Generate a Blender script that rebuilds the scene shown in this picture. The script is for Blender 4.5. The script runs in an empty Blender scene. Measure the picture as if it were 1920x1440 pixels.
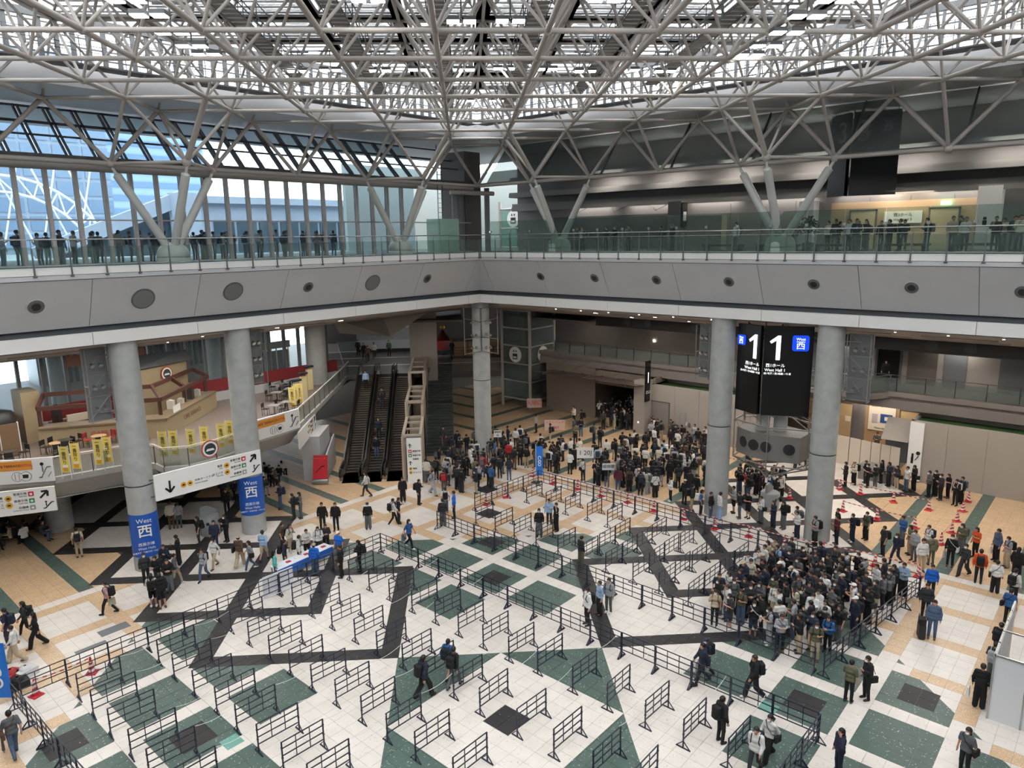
import bpy, math, random
import numpy as np
from mathutils import Vector, Matrix
from math import sin, cos, pi, radians, sqrt, hypot, atan2
random.seed(7)
SC = bpy.context.scene
COL = SC.collection
# ---------------- camera, sky, exposure ----------------
YAW, PITCH, ROLL = radians(41.5), radians(11.58), radians(0.85)
CAM = Vector((-16.49, -15.08, 16.67))
_rt = Vector((sin(YAW), -cos(YAW), 0)); _up = Vector((cos(YAW)*sin(PITCH), sin(YAW)*sin(PITCH), cos(PITCH)))
_fw = Vector((cos(YAW)*cos(PITCH), sin(YAW)*cos(PITCH), -sin(PITCH)))
_r = _rt*cos(ROLL) - _up*sin(ROLL); _u = _rt*sin(ROLL) + _up*cos(ROLL)
cd = bpy.data.cameras.new('camera'); cd.sensor_width = 36; cd.lens = 1342/1920*36; cd.clip_end = 800; cd.clip_start = .05
cam = bpy.data.objects.new('camera', cd); COL.objects.link(cam); SC.camera = cam
cam.matrix_world = Matrix(((_r.x,_u.x,-_fw.x,CAM.x),(_r.y,_u.y,-_fw.y,CAM.y),(_r.z,_u.z,-_fw.z,CAM.z),(0,0,0,1)))
W = bpy.data.worlds.new('overcast_sky'); SC.world = W; W.use_nodes = True
_b = W.node_tree.nodes['Background']; _b.inputs[0].default_value = (.93,.965,1,1); _b.inputs[1].default_value = 3.6
VS = SC.view_settings; VS.view_transform = 'Standard'; VS.look = 'None'; VS.gamma = 1; VS.use_curve_mapping = False; VS.exposure = 0.8
SC.cycles.use_denoising = True
SC.cycles.max_bounces = 7; SC.cycles.transparent_max_bounces = 16; SC.cycles.diffuse_bounces = 3; SC.cycles.use_adaptive_sampling = True; SC.cycles.adaptive_threshold = .1; SC.cycles.adaptive_min_samples = 16
sun = bpy.data.lights.new('sun', 'SUN'); sun.energy = 1.0; sun.angle = radians(60); sun.color = (1,.98,.95)
so = bpy.data.objects.new('sun', sun); COL.objects.link(so); so.rotation_euler = (radians(18), radians(-14), 0)
# ---------------- helpers ----------------
MATS = {}
def srgb(h):
    h = h.lstrip('#'); v = [int(h[i:i+2],16)/255 for i in (0,2,4)]
    return tuple(((c+.055)/1.055)**2.4 if c > .04045 else c/12.92 for c in v)
def mat(name, col=None, rough=.6, metal=0., noise=0., nscale=8., emit=0., alpha=None, spec=None, bump=0.):
    if name in MATS: return MATS[name]
    m = bpy.data.materials.new(name); m.use_nodes = True; MATS[name] = m
    nt = m.node_tree; b = nt.nodes['Principled BSDF']
    c = srgb(col) if isinstance(col, str) else col
    b.inputs['Base Color'].default_value = (*c, 1); b.inputs['Roughness'].default_value = rough; b.inputs['Metallic'].default_value = metal
    if spec is not None: b.inputs['Specular IOR Level'].default_value = spec
    if emit: b.inputs['Emission Color'].default_value = (*c,1); b.inputs['Emission Strength'].default_value = emit
    if alpha is not None: b.inputs['Alpha'].default_value = alpha
    if noise or bump:
        tc = nt.nodes.new('ShaderNodeTexCoord'); n = nt.nodes.new('ShaderNodeTexNoise'); n.inputs['Scale'].default_value = nscale; n.inputs['Detail'].default_value = 6
        nt.links.new(tc.outputs['Object'], n.inputs['Vector'])
        if noise:
            r = nt.nodes.new('ShaderNodeValToRGB'); r.color_ramp.elements[0].position = .3; r.color_ramp.elements[1].position = .7
            r.color_ramp.elements[0].color = (*[x*(1-noise) for x in c],1); r.color_ramp.elements[1].color = (*[min(1,x*(1+noise)) for x in c],1)
            nt.links.new(n.outputs['Fac'], r.inputs['Fac']); nt.links.new(r.outputs['Color'], b.inputs['Base Color'])
        if bump:
            bp = nt.nodes.new('ShaderNodeBump'); bp.inputs['Strength'].default_value = bump
            nt.links.new(n.outputs['Fac'], bp.inputs['Height']); nt.links.new(bp.outputs['Normal'], b.inputs['Normal'])
    return m
def glass(name, tint, fac=.75, rough=.05, spec=.5):
    """thin pane: lets light straight through, tinted, with a little gloss"""
    if name in MATS: return MATS[name]
    m = bpy.data.materials.new(name); m.use_nodes = True; MATS[name] = m; nt = m.node_tree
    out = nt.nodes['Material Output']; b = nt.nodes['Principled BSDF']
    c = srgb(tint); b.inputs['Base Color'].default_value = (*c,1); b.inputs['Roughness'].default_value = rough; b.inputs['Specular IOR Level'].default_value = spec
    t = nt.nodes.new('ShaderNodeBsdfTransparent'); t.inputs[0].default_value = (*[x**.35 for x in c],1)
    mx = nt.nodes.new('ShaderNodeMixShader'); mx.inputs[0].default_value = fac
    nt.links.new(b.outputs[0], mx.inputs[1]); nt.links.new(t.outputs[0], mx.inputs[2]); nt.links.new(mx.outputs[0], out.inputs[0])
    return m
def terrazzo(name, col, chips, scale=38., rough=.32, amt=.12, vein=None):
    if name in MATS: return MATS[name]
    m = bpy.data.materials.new(name); m.use_nodes = True; MATS[name] = m; nt = m.node_tree; b = nt.nodes['Principled BSDF']
    tc = nt.nodes.new('ShaderNodeNewGeometry')
    v = nt.nodes.new('ShaderNodeTexVoronoi'); v.inputs['Scale'].default_value = scale
    nt.links.new(tc.outputs['Position'], v.inputs['Vector'])
    r = nt.nodes.new('ShaderNodeValToRGB'); r.color_ramp.interpolation = 'CONSTANT'
    e = r.color_ramp.elements; e[0].color = (*srgb(col),1); e[1].position = 1-amt; e[1].color = (*srgb(chips),1)
    nt.links.new(v.outputs['Color'], r.inputs['Fac'])
    n = nt.nodes.new('ShaderNodeTexNoise'); n.inputs['Scale'].default_value = 1.3; n.inputs['Detail'].default_value = 5
    nt.links.new(tc.outputs['Position'], n.inputs['Vector'])
    r2 = nt.nodes.new('ShaderNodeValToRGB'); r2.color_ramp.elements[0].position=.35; r2.color_ramp.elements[1].position=.65
    r2.color_ramp.elements[0].color = (.9,.9,.9,1); r2.color_ramp.elements[1].color = (1,1,1,1)
    nt.links.new(n.outputs['Fac'], r2.inputs['Fac'])
    mx = nt.nodes.new('ShaderNodeMix'); mx.data_type='RGBA'; mx.blend_type = 'MULTIPLY'; mx.inputs[0].default_value = 1
    nt.links.new(r.outputs[0], mx.inputs[6]); nt.links.new(r2.outputs[0], mx.inputs[7]); nt.links.new(mx.outputs[2], b.inputs['Base Color'])
    b.inputs['Roughness'].default_value = rough
    return m
def objcol(name, rough=.8, noise=0.):
    """cloth whose colour is the object's own colour"""
    if name in MATS: return MATS[name]
    m = bpy.data.materials.new(name); m.use_nodes = True; MATS[name] = m; nt = m.node_tree; b = nt.nodes['Principled BSDF']
    oi = nt.nodes.new('ShaderNodeObjectInfo'); b.inputs['Roughness'].default_value = rough
    if noise:
        tc = nt.nodes.new('ShaderNodeTexCoord'); n = nt.nodes.new('ShaderNodeTexNoise'); n.inputs['Scale'].default_value = 7; n.inputs['Detail'].default_value = 4
        nt.links.new(tc.outputs['Object'], n.inputs['Vector'])
        r2 = nt.nodes.new('ShaderNodeValToRGB'); r2.color_ramp.elements[0].position=.3; r2.color_ramp.elements[1].position=.7
        r2.color_ramp.elements[0].color = (1-noise,)*3+(1,); r2.color_ramp.elements[1].color = (1,1,1,1)
        nt.links.new(n.outputs['Fac'], r2.inputs['Fac'])
        mx = nt.nodes.new('ShaderNodeMix'); mx.data_type='RGBA'; mx.blend_type='MULTIPLY'; mx.inputs[0].default_value = 1
        nt.links.new(oi.outputs['Color'], mx.inputs[6]); nt.links.new(r2.outputs[0], mx.inputs[7]); nt.links.new(mx.outputs[2], b.inputs['Base Color'])
    else: nt.links.new(oi.outputs['Color'], b.inputs['Base Color'])
    return m
class MB:
    def __init__(s): s.v = []; s.f = []; s.mi = []; s.sm = []; s.cur = 0; s.smooth = False
    def add(s, vs, fs):
        o = len(s.v); s.v += [tuple(p) for p in vs]
        for f in fs: s.f.append([i+o for i in f]); s.mi.append(s.cur); s.sm.append(s.smooth)
        return s
    def box(s, x0, x1, y0, y1, z0, z1):
        return s.add([(x0,y0,z0),(x1,y0,z0),(x1,y1,z0),(x0,y1,z0),(x0,y0,z1),(x1,y0,z1),(x1,y1,z1),(x0,y1,z1)],
            [(0,3,2,1),(4,5,6,7),(0,1,5,4),(1,2,6,5),(2,3,7,6),(3,0,4,7)])
    def bar(s, p, q, w, h=None, up=(0,0,1)):
        """square bar from p to q"""
        p = Vector(p); q = Vector(q); h = h or w; d = (q-p).normalized(); u = Vector(up)
        if abs(d.dot(u)) > .99: u = Vector((1,0,0))
        a = d.cross(u).normalized()*w/2; b = d.cross(a).normalized()*h/2
        return s.add([p-a-b,p+a-b,p+a+b,p-a+b,q-a-b,q+a-b,q+a+b,q-a+b],[(0,3,2,1),(4,5,6,7),(0,1,5,4),(1,2,6,5),(2,3,7,6),(3,0,4,7)])
    def tube(s, p, q, r, n=8, r2=None, caps=True):
        p = Vector(p); q = Vector(q); d = (q-p).normalized(); u = Vector((0,0,1)) if abs(d.z) < .99 else Vector((1,0,0))
        a = d.cross(u).normalized(); b = d.cross(a); r2 = r if r2 is None else r2
        vs = [p+(a*cos(2*pi*i/n)+b*sin(2*pi*i/n))*r for i in range(n)]+[q+(a*cos(2*pi*i/n)+b*sin(2*pi*i/n))*r2 for i in range(n)]
        t = s.smooth; s.smooth = n > 5
        s.add(vs,[(i,i+n,(i+1)%n+n,(i+1)%n) for i in range(n)]); s.smooth = t
        if caps: s.add(vs,[tuple(range(n)),tuple(range(2*n-1,n-1,-1))])
        return s
    def poly(s, pts, r, n=6):
        for i in range(len(pts)-1): s.tube(pts[i],pts[i+1],r,n)
        return s
    def lathe(s, prof, n=16, c=(0,0,0), smooth=True):
        vs = []; c = Vector(c)
        for (r,z) in prof: vs += [(c.x+r*cos(2*pi*i/n), c.y+r*sin(2*pi*i/n), c.z+z) for i in range(n)]
        t = s.smooth; s.smooth = smooth
        s.add(vs,[(j*n+i, j*n+(i+1)%n, (j+1)*n+(i+1)%n, (j+1)*n+i) for j in range(len(prof)-1) for i in range(n)]); s.smooth = t
        return s
    def prism(s, pts, z0, z1):
        n = len(pts); vs = [(p[0],p[1],z0) for p in pts]+[(p[0],p[1],z1) for p in pts]
        return s.add(vs,[tuple(range(n-1,-1,-1)),tuple(range(n,2*n))]+[(i,(i+1)%n,(i+1)%n+n,i+n) for i in range(n)])
    def slab(s, pts, nrm, t):
        """planar polygon thickened by t along nrm"""
        nv = Vector(nrm).normalized()*t; n = len(pts); vs = [Vector(p) for p in pts]+[Vector(p)+nv for p in pts]
        return s.add(vs,[tuple(range(n-1,-1,-1)),tuple(range(n,2*n))]+[(i,(i+1)%n,(i+1)%n+n,i+n) for i in range(n)])
    def ball(s, c, r, n=10, m=6, sz=1.):
        return s.lathe([(max(1e-4,r*sin(pi*j/m)), -r*sz*cos(pi*j/m)) for j in range(m+1)], n, c)
    def mesh(s, name, mats):
        me = bpy.data.meshes.new(name); me.from_pydata(s.v,[],s.f)
        for m in (mats if isinstance(mats,(list,tuple)) else [mats]): me.materials.append(m)
        if any(s.mi): me.polygons.foreach_set('material_index', s.mi)
        if any(s.sm): me.polygons.foreach_set('use_smooth', s.sm)
        me.update(); return me
    def build(s, name, mats, parent=None, loc=None):
        o = bpy.data.objects.new(name, s.mesh(name, mats)); COL.objects.link(o)
        if parent is not None: o.parent = parent
        if loc is not None: o.location = loc
        return o
def tag(o, label=None, cat=None, group=None, kind=None):
    if label: o['label'] = label
    if cat: o['category'] = cat
    if group: o['group'] = group
    if kind: o['kind'] = kind
    return o
def thing(name, label, cat, loc=(0,0,0), rz=0., group=None, kind=None):
    o = bpy.data.objects.new(name, None); COL.objects.link(o); o.location = loc; o.rotation_euler = (0,0,rz); o.empty_display_size = .2
    return tag(o, label, cat, group, kind)
def inst(name, me, parent=None, loc=(0,0,0), rz=0., scale=None):
    o = bpy.data.objects.new(name, me); COL.objects.link(o); o.location = loc; o.rotation_euler = (0,0,rz)
    if scale is not None: o.scale = scale
    if parent is not None: o.parent = parent
    return o
def tree(root):
    r = root.copy(); COL.objects.link(r)
    for ch in KIDS.get(root.name) or root.children:
        c = ch.copy(); COL.objects.link(c); c.parent = r
        for g in ch.children:
            d = g.copy(); COL.objects.link(d); d.parent = c
    return r
KIDS = {}
def text(s, size, m, parent, loc, ux, uz, name='lettering', align='CENTER', ext=.004, bold=0., sx=1.):
    """flat lettering: ux = reading direction, uz = up direction in the parent's frame"""
    cu = bpy.data.curves.new(name,'FONT'); cu.body = s; cu.size = size; cu.align_x = align; cu.align_y = 'CENTER'; cu.extrude = ext; cu.offset = bold
    cu.materials.append(m); cu.resolution_u = 3
    o = bpy.data.objects.new(name, cu); COL.objects.link(o); o.parent = parent
    ux = Vector(ux).normalized(); uz = Vector(uz).normalized(); n = ux.cross(uz)
    o.matrix_local = Matrix(((ux.x*sx,uz.x,n.x,loc[0]),(ux.y*sx,uz.y,n.y,loc[1]),(ux.z*sx,uz.z,n.z,loc[2]),(0,0,0,1)))
    return o
_F, _CX, _CY = 1342., 960., 720.
def ray(px, py):
    qx, qy = px-_CX, py-_CY
    return _r*qx - _u*qy + _fw*_F
def G(px, py, z=0.):
    """photograph pixel -> point of the horizontal plane z (used once, to survey where things stand)"""
    r = ray(px,py); return CAM + r*((z-CAM.z)/r.z)
def PX(px, py, x): r = ray(px,py); return CAM + r*((x-CAM.x)/r.x)
def PY(px, py, y): r = ray(px,py); return CAM + r*((y-CAM.y)/r.y)
def PR(p):
    d = Vector(p)-CAM; f = d.dot(_fw); return (_CX+_F*d.dot(_r)/f, _CY-_F*d.dot(_u)/f, f)
ORD = ['first','second','third','fourth','fifth','sixth','seventh','eighth','ninth','tenth','eleventh','twelfth','thirteenth','fourteenth','fifteenth','sixteenth','seventeenth','eighteenth','nineteenth','twentieth']
ORD += ['twenty-first','twenty-second','twenty-third','twenty-fourth','twenty-fifth']
# ---------------- floor ----------------
M_W = terrazzo('terrazzo_white', '#dcd3c9', '#b7ab9c', 34, .3, .10)
M_T = terrazzo('terrazzo_tan', '#c9a883', '#e0c7a6', 36, .32, .25)
M_G = terrazzo('terrazzo_green', '#50625a', '#a9b5aa', 30, .38, .12)
M_K = terrazzo('terrazzo_black', '#2c2a2a', '#a8a4a0', 30, .5, .06)
M_GW = mat('grout', '#877f76', .8)
FM = [M_W, M_T, M_G, M_K]
LS, LP, LQ = 3.42, 3.03, 2.36
def cutpoly(pts, a, b):
    """split convex pts by line a->b; returns (left, right)"""
    L, R = [], []; n = len(pts)
    d = [(b[0]-a[0])*(p[1]-a[1])-(b[1]-a[1])*(p[0]-a[0]) for p in pts]
    for i in range(n):
        p, q, dp, dq = pts[i], pts[(i+1)%n], d[i], d[(i+1)%n]
        if dp >= -1e-9: L.append(p)
        if dp <= 1e-9: R.append(p)
        if (dp > 1e-9 and dq < -1e-9) or (dp < -1e-9 and dq > 1e-9):
            t = dp/(dp-dq); c = (p[0]+t*(q[0]-p[0]), p[1]+t*(q[1]-p[1])); L.append(c); R.append(c)
    return (L if len(L) > 2 else None), (R if len(R) > 2 else None)
def area(p): return .5*sum(p[i][0]*p[(i+1)%len(p)][1]-p[(i+1)%len(p)][0]*p[i][1] for i in range(len(p)))
def ccw(p): return p if area(p) > 0 else p[::-1]
PAT = []   # (convex polygon, material)
WX = 22.15
def rect(x0,x1,y0,y1,m): PAT.append(([(x0,y0),(x1,y0),(x1,y1),(x0,y1)],m))
OCT = 22.3
tops = [LS+LP*k for k in range(-9,14)]
for sx in (1,-1):
    for sy in (1,-1):
        cl = ((sx*OCT,0),(0,sy*OCT))
        for i in range(7):
            for j in range(7):
                if i == 0 and j == 0: continue
                x0, y0 = LS+LP*i, LS+LP*j; x1, y1 = min(x0+LQ,WX-.68), min(y0+LQ,WX-.68)
                if x1 <= x0 or y1 <= y0: continue
                q = ccw([(sx*x0,sy*y0),(sx*x1,sy*y0),(sx*x1,sy*y1),(sx*x0,sy*y1)])
                a, b = cutpoly(q, *cl)
                for part in (a,b):
                    if not part or abs(area(part)) < .004: continue
                    cxx = sum(abs(p[0]) for p in part)/len(part); cyy = sum(abs(p[1]) for p in part)/len(part)
                    PAT.append((ccw(part), 2 if cxx+cyy < OCT else 0))
                if i == j:
                    a = .6; mx, my = x0+LQ/2, y0+LQ/2
                    PAT.append((ccw([(sx*(mx-a),sy*(my-a)),(sx*(mx+a),sy*(my-a)),(sx*(mx+a),sy*(my+a)),(sx*(mx-a),sy*(my+a))]),3))
# star
PAT.append(([(-6.0,-5.92),(6.0,-5.92),(6.0,5.92),(-6,5.92)],0)) if 0 else None
for r in range(4):
    c, s = [(1,0),(0,1),(-1,0),(0,-1)][r]
    R = lambda x,y: (c*x-s*y, s*x+c*y)
    PAT.append((ccw([R(2.95,-2.95),R(5.92,0),R(2.95,2.95)]),2))
PAT.append(([(-.59,-.59),(.59,-.59),(.59,.59),(-.59,.59)],3))
# chains of black diamonds towards the walls, white or tan inside
def dia(c, h, r, m, t=None):
    q = [(c-h,0),(c,-h),(c+h,0),(c,h)]
    cc, ss = [(1,0),(0,1),(-1,0),(0,-1)][r]
    PAT.append((ccw([(cc*x-ss*y, ss*x+cc*y) for x,y in q]), m))
for r in range(4):
    cs = [11.78, 17.2, 22.65, 28.1, 33.5]; h = 5.9
    for k in range(len(cs)): dia(cs[k], h, r, 0)
    w = 1.06
    cc, ss = [(1,0),(0,1),(-1,0),(0,-1)][r]
    R = lambda x,y: (cc*x-ss*y, ss*x+cc*y)
    for c in cs:
        a = h-w
        for (p,q,u,v) in (((c-h,0),(c,-h),(c,-a),(c-a,0)),((c,-h),(c+h,0),(c+a,0),(c,-a)),((c+h,0),(c,h),(c,a),(c+a,0)),((c,h),(c-h,0),(c-a,0),(c,a))):
            PAT.append((ccw([R(*p),R(*q),R(*u),R(*v)]),3))
PB = [(min(p[0] for p in q),max(p[0] for p in q),min(p[1] for p in q),max(p[1] for p in q)) for q,_ in PAT]
def axis(lim0, lim1):
    g = {0.}
    for i in range(1,6): g |= {.6*i, -.6*i}
    k = 0
    while LS+LP*k < 50:
        x0 = LS+LP*k
        for i in range(5):
            for s in (1,-1): g.add(s*(x0+LQ*i/4))
        k += 1
    return sorted(t for t in g if lim0 <= t <= lim1)
GX = axis(-23, 48); GY = axis(-24, 47)
def base_mat(x, y):
    ax, ay = abs(x), abs(y)
    instrip = lambda t: (abs(t) > 2.7 and ((abs(t)-LS) % LP) > LQ)
    if ax > WX or ay > WX:
        if (ax > WX and ay > WX):
            return 2 if instrip(min(ax,ay)) else 1
        if ax > WX: return 2 if instrip(y) else 1
        return 2 if instrip(x) else 1
    if ax > WX-.68 or ay > WX-.68: return 0
    if ax+ay > OCT: return 1
    return 0
floor = tag(MB().box(-27,60,-27,60,-.3,0).build('floor', M_GW), 'terrazzo floor of white, tan, green and black tiles', 'floor', kind='structure')
pieces = []
view = lambda x,y: PR((x,y,0))
for ix in range(len(GX)-1):
    for iy in range(len(GY)-1):
        x0,x1,y0,y1 = GX[ix],GX[ix+1],GY[iy],GY[iy+1]
        cx_, cy_ = (x0+x1)/2,(y0+y1)/2
        u,v,d = view(cx_,cy_)
        if d < 5 or u < -90 or u > 2010 or v > 1540: continue
        if max(x0,y0) > 42: continue
        g = .004
        ps = [([(x0+g,y0+g),(x1-g,y0+g),(x1-g,y1-g),(x0+g,y1-g)], base_mat(cx_,cy_))]
        if abs(cx_) < 46:
            for (q,m),bb in zip(PAT,PB):
                if bb[0] >= x1 or bb[1] <= x0 or bb[2] >= y1 or bb[3] <= y0: continue
                out = []
                for (p,pm) in ps:
                    ins = p
                    for i in range(len(q)):
                        if not ins: break
                        ins, o = cutpoly(ins, q[i], q[(i+1)%len(q)])
                        if o and abs(area(o)) > 2e-5: out.append((o,pm))
                    if ins and abs(area(ins)) > 2e-5: out.append((ins,m))
                ps = out
        # merge if one material only
        if len(ps) > 1 and len({m for _,m in ps}) == 1: ps = [([(x0+g,y0+g),(x1-g,y0+g),(x1-g,y1-g),(x0+g,y1-g)], ps[0][1])]
        for p,m in ps: pieces.append((d,p,m,len(ps)==1))
pieces.sort(key=lambda t: t[0])
TH = .012
cache = {}
def tile_mesh(p, m, c):
    b = MB(); q = ccw([(x-c[0],y-c[1]) for x,y in p]); n = len(q)
    b.add([(x,y,0) for x,y in q]+[(x,y,TH) for x,y in q],[tuple(range(n,2*n))]+[(i,(i+1)%n,(i+1)%n+n,i+n) for i in range(n)])
    return b.mesh('tile', FM[m])
rest = MB(); nt_ = 0
for d,p,m,whole in pieces:
    c = (sum(x for x,_ in p)/len(p), sum(y for _,y in p)/len(p))
    if nt_ < 300 and abs(area(p)) > .05:
        uv = view(*c)
        if 0 < uv[0] < 1920 and uv[1] < 1440:
            key = (m, tuple((round(x-c[0],2),round(y-c[1],2)) for x,y in p))
            if key not in cache: cache[key] = tile_mesh(p,m,c)
            inst('tile', cache[key], floor, (c[0],c[1],0)); nt_ += 1; continue
    q = ccw(p); n = len(q); rest.cur = m
    rest.add([(x,y,0) for x,y in q]+[(x,y,TH) for x,y in q],[tuple(range(n,2*n))]+[(i,(i+1)%n,(i+1)%n+n,i+n) for i in range(n)])
tag(rest.build('tiles', FM, floor), kind='stuff')
FZ = TH
# ---------------- columns, balcony, roof ----------------
M_CON = mat('concrete', '#a2a39f', .75, noise=.10, nscale=2.2, bump=.05)
M_WH = mat('white_steel', '#a49d96', .45)
M_FAS = mat('white_fascia', '#dad8d4', .5)
M_PAN = mat('grey_panel', '#b4b4b5', .5, noise=.03, nscale=.6)
M_DK = mat('dark_gap', '#43474c', .7)
M_SOF = mat('soffit', '#9a928c', .7)
M_CHR = mat('steel', '#a9adad', .25, .9)
M_BLK = mat('black_metal', '#1d1d20', .5)
M_NAVY = mat('barrier_navy', '#1b2133', .4)
M_GL = glass('rail_glass', '#b9cbc5', .95)
M_GLG = glass('green_glass', '#8fb5a8', .92)
M_DG = mat('dark_grille', '#5a5b5c', .7)
CH = 22.5
def column(name, x, y, r, z1, seam, label, kind='structure', m=None):
    t = thing(name, label, 'column', (x,y,0), kind=kind)
    MB().lathe([(r,0),(r,seam-.03)],28).build('shaft', m or M_CON, t)
    MB().lathe([(r-.035,seam-.03),(r-.035,seam+.03)],28).build('joint', M_DK, t)
    MB().lathe([(r,seam+.03),(r,z1),(r*.97,z1+.2)],28).build('shaft', m or M_CON, t)
    return t
CL1 = column('concrete_column', -3, CH, .68, 12, 4.6, 'concrete column with blue West sign band, nearest the cafe sign')
CL2 = column('concrete_column', 3, CH, .68, 12, 4.7, 'concrete column with blue West sign band at right end of hanging white sign')
CC = column('concrete_column', CH, CH, .66, 12, 6.0, 'concrete column under the balcony corner with lamp frame near its top')
CR1 = column('concrete_column', CH, 3, .68, 12, 5.6, 'concrete column beside the left edge of the black West Hall 1 sign')
CR2 = column('concrete_column', CH, -3, .68, 12, 5.0, 'concrete column in front of the right edge of the black West Hall 1 sign')
# balcony edge: swept profile, mitred in the far corner
def side(o, t, z, s):
    return (o, t, z) if s == 'R' else (t, o, z)
def sweep(prof, s, a, b=None, closed=True):
    m = MB(); n = len(prof); vs = []
    for (o,z) in prof: vs.append(side(o,a,z,s))
    for (o,z) in prof: vs.append(side(o,o if b is None else b,z,s))
    fs = [(i,(i+1)%n,(i+1)%n+n,i+n) for i in range(n if closed else n-1)]
    if closed: fs += [tuple(range(n)),tuple(range(2*n-1,n-1,-1))]
    return m.add(vs,fs)
SLZ = 15.65
START = -24
for s,nm in (('R','right'),('L','left')):
    w = tag(sweep([(21.9,12.05),(22.1,12.6),(22.15,12.85),(20.95,15.08),(20.9,15.5),(20.9,SLZ),(40,SLZ),(40,15.0),(36.3,9.75),(36.2,9.7)],s,START).build('wall_balcony_'+nm, M_DK),
        'deep grey balcony band running along the %s side of the hall' % nm, 'balcony', kind='structure')
    # ledge strips
    sweep([(20.72,15.12),(20.72,15.32),(20.9,15.32),(20.9,15.12)],s,START).build('ledge', M_PAN, w)
    sweep([(20.70,15.34),(20.70,15.62),(20.9,15.66),(20.9,15.34)],s,START).build('ledge', M_FAS, w)
    sweep([(22.5,11.88),(36.25,9.72),(36.25,9.69),(22.5,11.85)],s,START).build('soffit', M_SOF, w)
    k = START+.0; seams = [-24.5+5*i for i in range(10)]
    for i in range(len(seams)):
        a = max(seams[i]+.012, START); b = seams[i+1]-.012 if i+1 < len(seams) and seams[i+1] < 20.6 else None
        if seams[i] > 20.6: break
        sweep([(21.98,12.87),(20.76,15.09),(20.85,15.09),(22.06,12.87)],s,a,b).build('panel', M_PAN, w)
        sweep([(21.70,12.0),(21.70,12.58),(21.86,12.6),(21.86,12.0)],s,a,b).build('fascia_panel', M_FAS, w)
    # nozzles and round speakers set into the slanted panels
    def disc(px, py, r, big):
        q = (PX if s == 'R' else PY)(px,py,21.38)
        t = q.y if s == 'R' else q.x
        nv = Vector((2.23,0,1.24)) if s == 'R' else Vector((0,2.23,1.24)); nv.normalize(); nv = -nv
        # panel point
        zz = q.z; o = 21.98-(zz-12.87)/(15.09-12.87)*1.22
        p = Vector(side(o,t,zz,s)); nv = Vector((-2.22,0,-1.22)).normalized() if s == 'R' else Vector((0,-2.22,-1.22)).normalized()
        b = MB(); b.tube(p-nv*.02,p+nv*.03,r,20); ob = b.build('speaker' if big else 'nozzle', M_DG if big else M_PAN, w)
        if big: MB().tube(p+nv*.03,p+nv*.045,r*.86,20).build('grille', mat('grille','#6f7071',.8), ob); 
        else:
            MB().tube(p+nv*.028,p+nv*.05,r*.92,18,r*.62).build('ring', M_DG, ob)
            MB().tube(p+nv*.04,p+nv*.054,r*.5,14).build('opening', M_BLK, ob)
    if s == 'L':
        for px,py,r,b in ((67,575,.38,0),(268,560,.56,1),(436,546,.56,1),(577,538,.37,0),(698,530,.56,1),(800,522,.37,0)): disc(px,py,r,b)
    else:
        for px,py in ((1015,518),(1116,521),(1232,524.5),(1368,528),(1527,532.5),(1710,539),(1918,547)): disc(px,py,.34,0)
    # railing
    r = thing('glass_railing', 'glass railing with steel handrail along the %s balcony' % nm, 'railing')
    RL = 20.66; step = 1.44 if s == 'L' else 1.44
    n = int((RL-(-17))/step)
    MB().tube(side(RL,START,16.86,s),side(RL,RL,16.86,s),.032,8).build('handrail', M_CHR, r)
    MB().tube(side(RL,START,15.74,s),side(RL,RL,15.74,s),.02,6).build('lower_rail', M_CHR, r)
    if s == 'R': MB().tube(side(RL,START,16.62,s),side(RL,RL,16.62,s),.016,6).build('lower_rail', M_CHR, r)
    pm = MB(); pm.box(-.02,.02,-.03,.03,15.28,16.5).tube((0,0,16.5),(0,0,16.85),.014,6).tube((0,-.07,15.3),(0,.07,15.3),.045,8)
    if s == 'L': pm = MB().box(-.03,.03,-.02,.02,15.28,16.5).tube((0,0,16.5),(0,0,16.85),.014,6).tube((-.07,0,15.3),(.07,0,15.3),.045,8)
    pme = pm.mesh('post', M_DG)
    gm = MB().box(-.006,.006,.03,step-.03,15.66,16.55) if s == 'R' else MB().box(.03,step-.03,-.006,.006,15.66,16.55)
    gme = gm.mesh('glass_pane', M_GL)
    for i in range(n+1):
        t = RL-.06-i*step
        inst('post', pme, r, side(RL,t,0,s))
        if i < n: inst('glass_pane', gme, r, side(RL,t-step,0,s))
# tripod supports
RZ, LZ, UZ = 20.37, 23.0, 25.7
M_TRI = mat('tripod_paint', '#b9bab4', .4)
def strut(b, p, q, r):
    p = Vector(p); q = Vector(q); d = (q-p).normalized(); b.tube(p,q-d*.45,r,14); b.tube(q-d*.45,q-d*.36,r*.8,14,r*.35); b.tube(q-d*.36,q,r*.35,10)
for (s,t,lab) in (('R',0,'pale steel tripod support standing on a dome, behind the right glass railing'),('R',15,'pale steel tripod support on the right balcony, near the far corner'),('L',0,'pale steel tripod support standing on a dome beside the queue outside'),('L',15,'pale steel tripod support on the left balcony, near the far corner')):
    x,y,_ = side(CH,t,0,s)
    T = thing('tripod_support', lab, 'support', (0,0,0))
    MB().lathe([(.80,15.66),(.80,15.9),(.76,15.92),(.80,15.94),(.80,16.0),(.77,16.2),(.66,16.42),(.45,16.58),(.2,16.66),(.001,16.68)],24,(x,y,0)).build('dome_base', M_TRI, T)
    for (dt,do) in ((-2.5,0),(2.5,0),(0,-2.5)):
        b = MB(); p = Vector(side(CH+do*.08,t+dt*.08,16.35,s)); q = Vector(side(CH+do,t+dt,RZ-.12,s)); strut(b,p,q,.205); b.build('strut', M_TRI, T)
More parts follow.
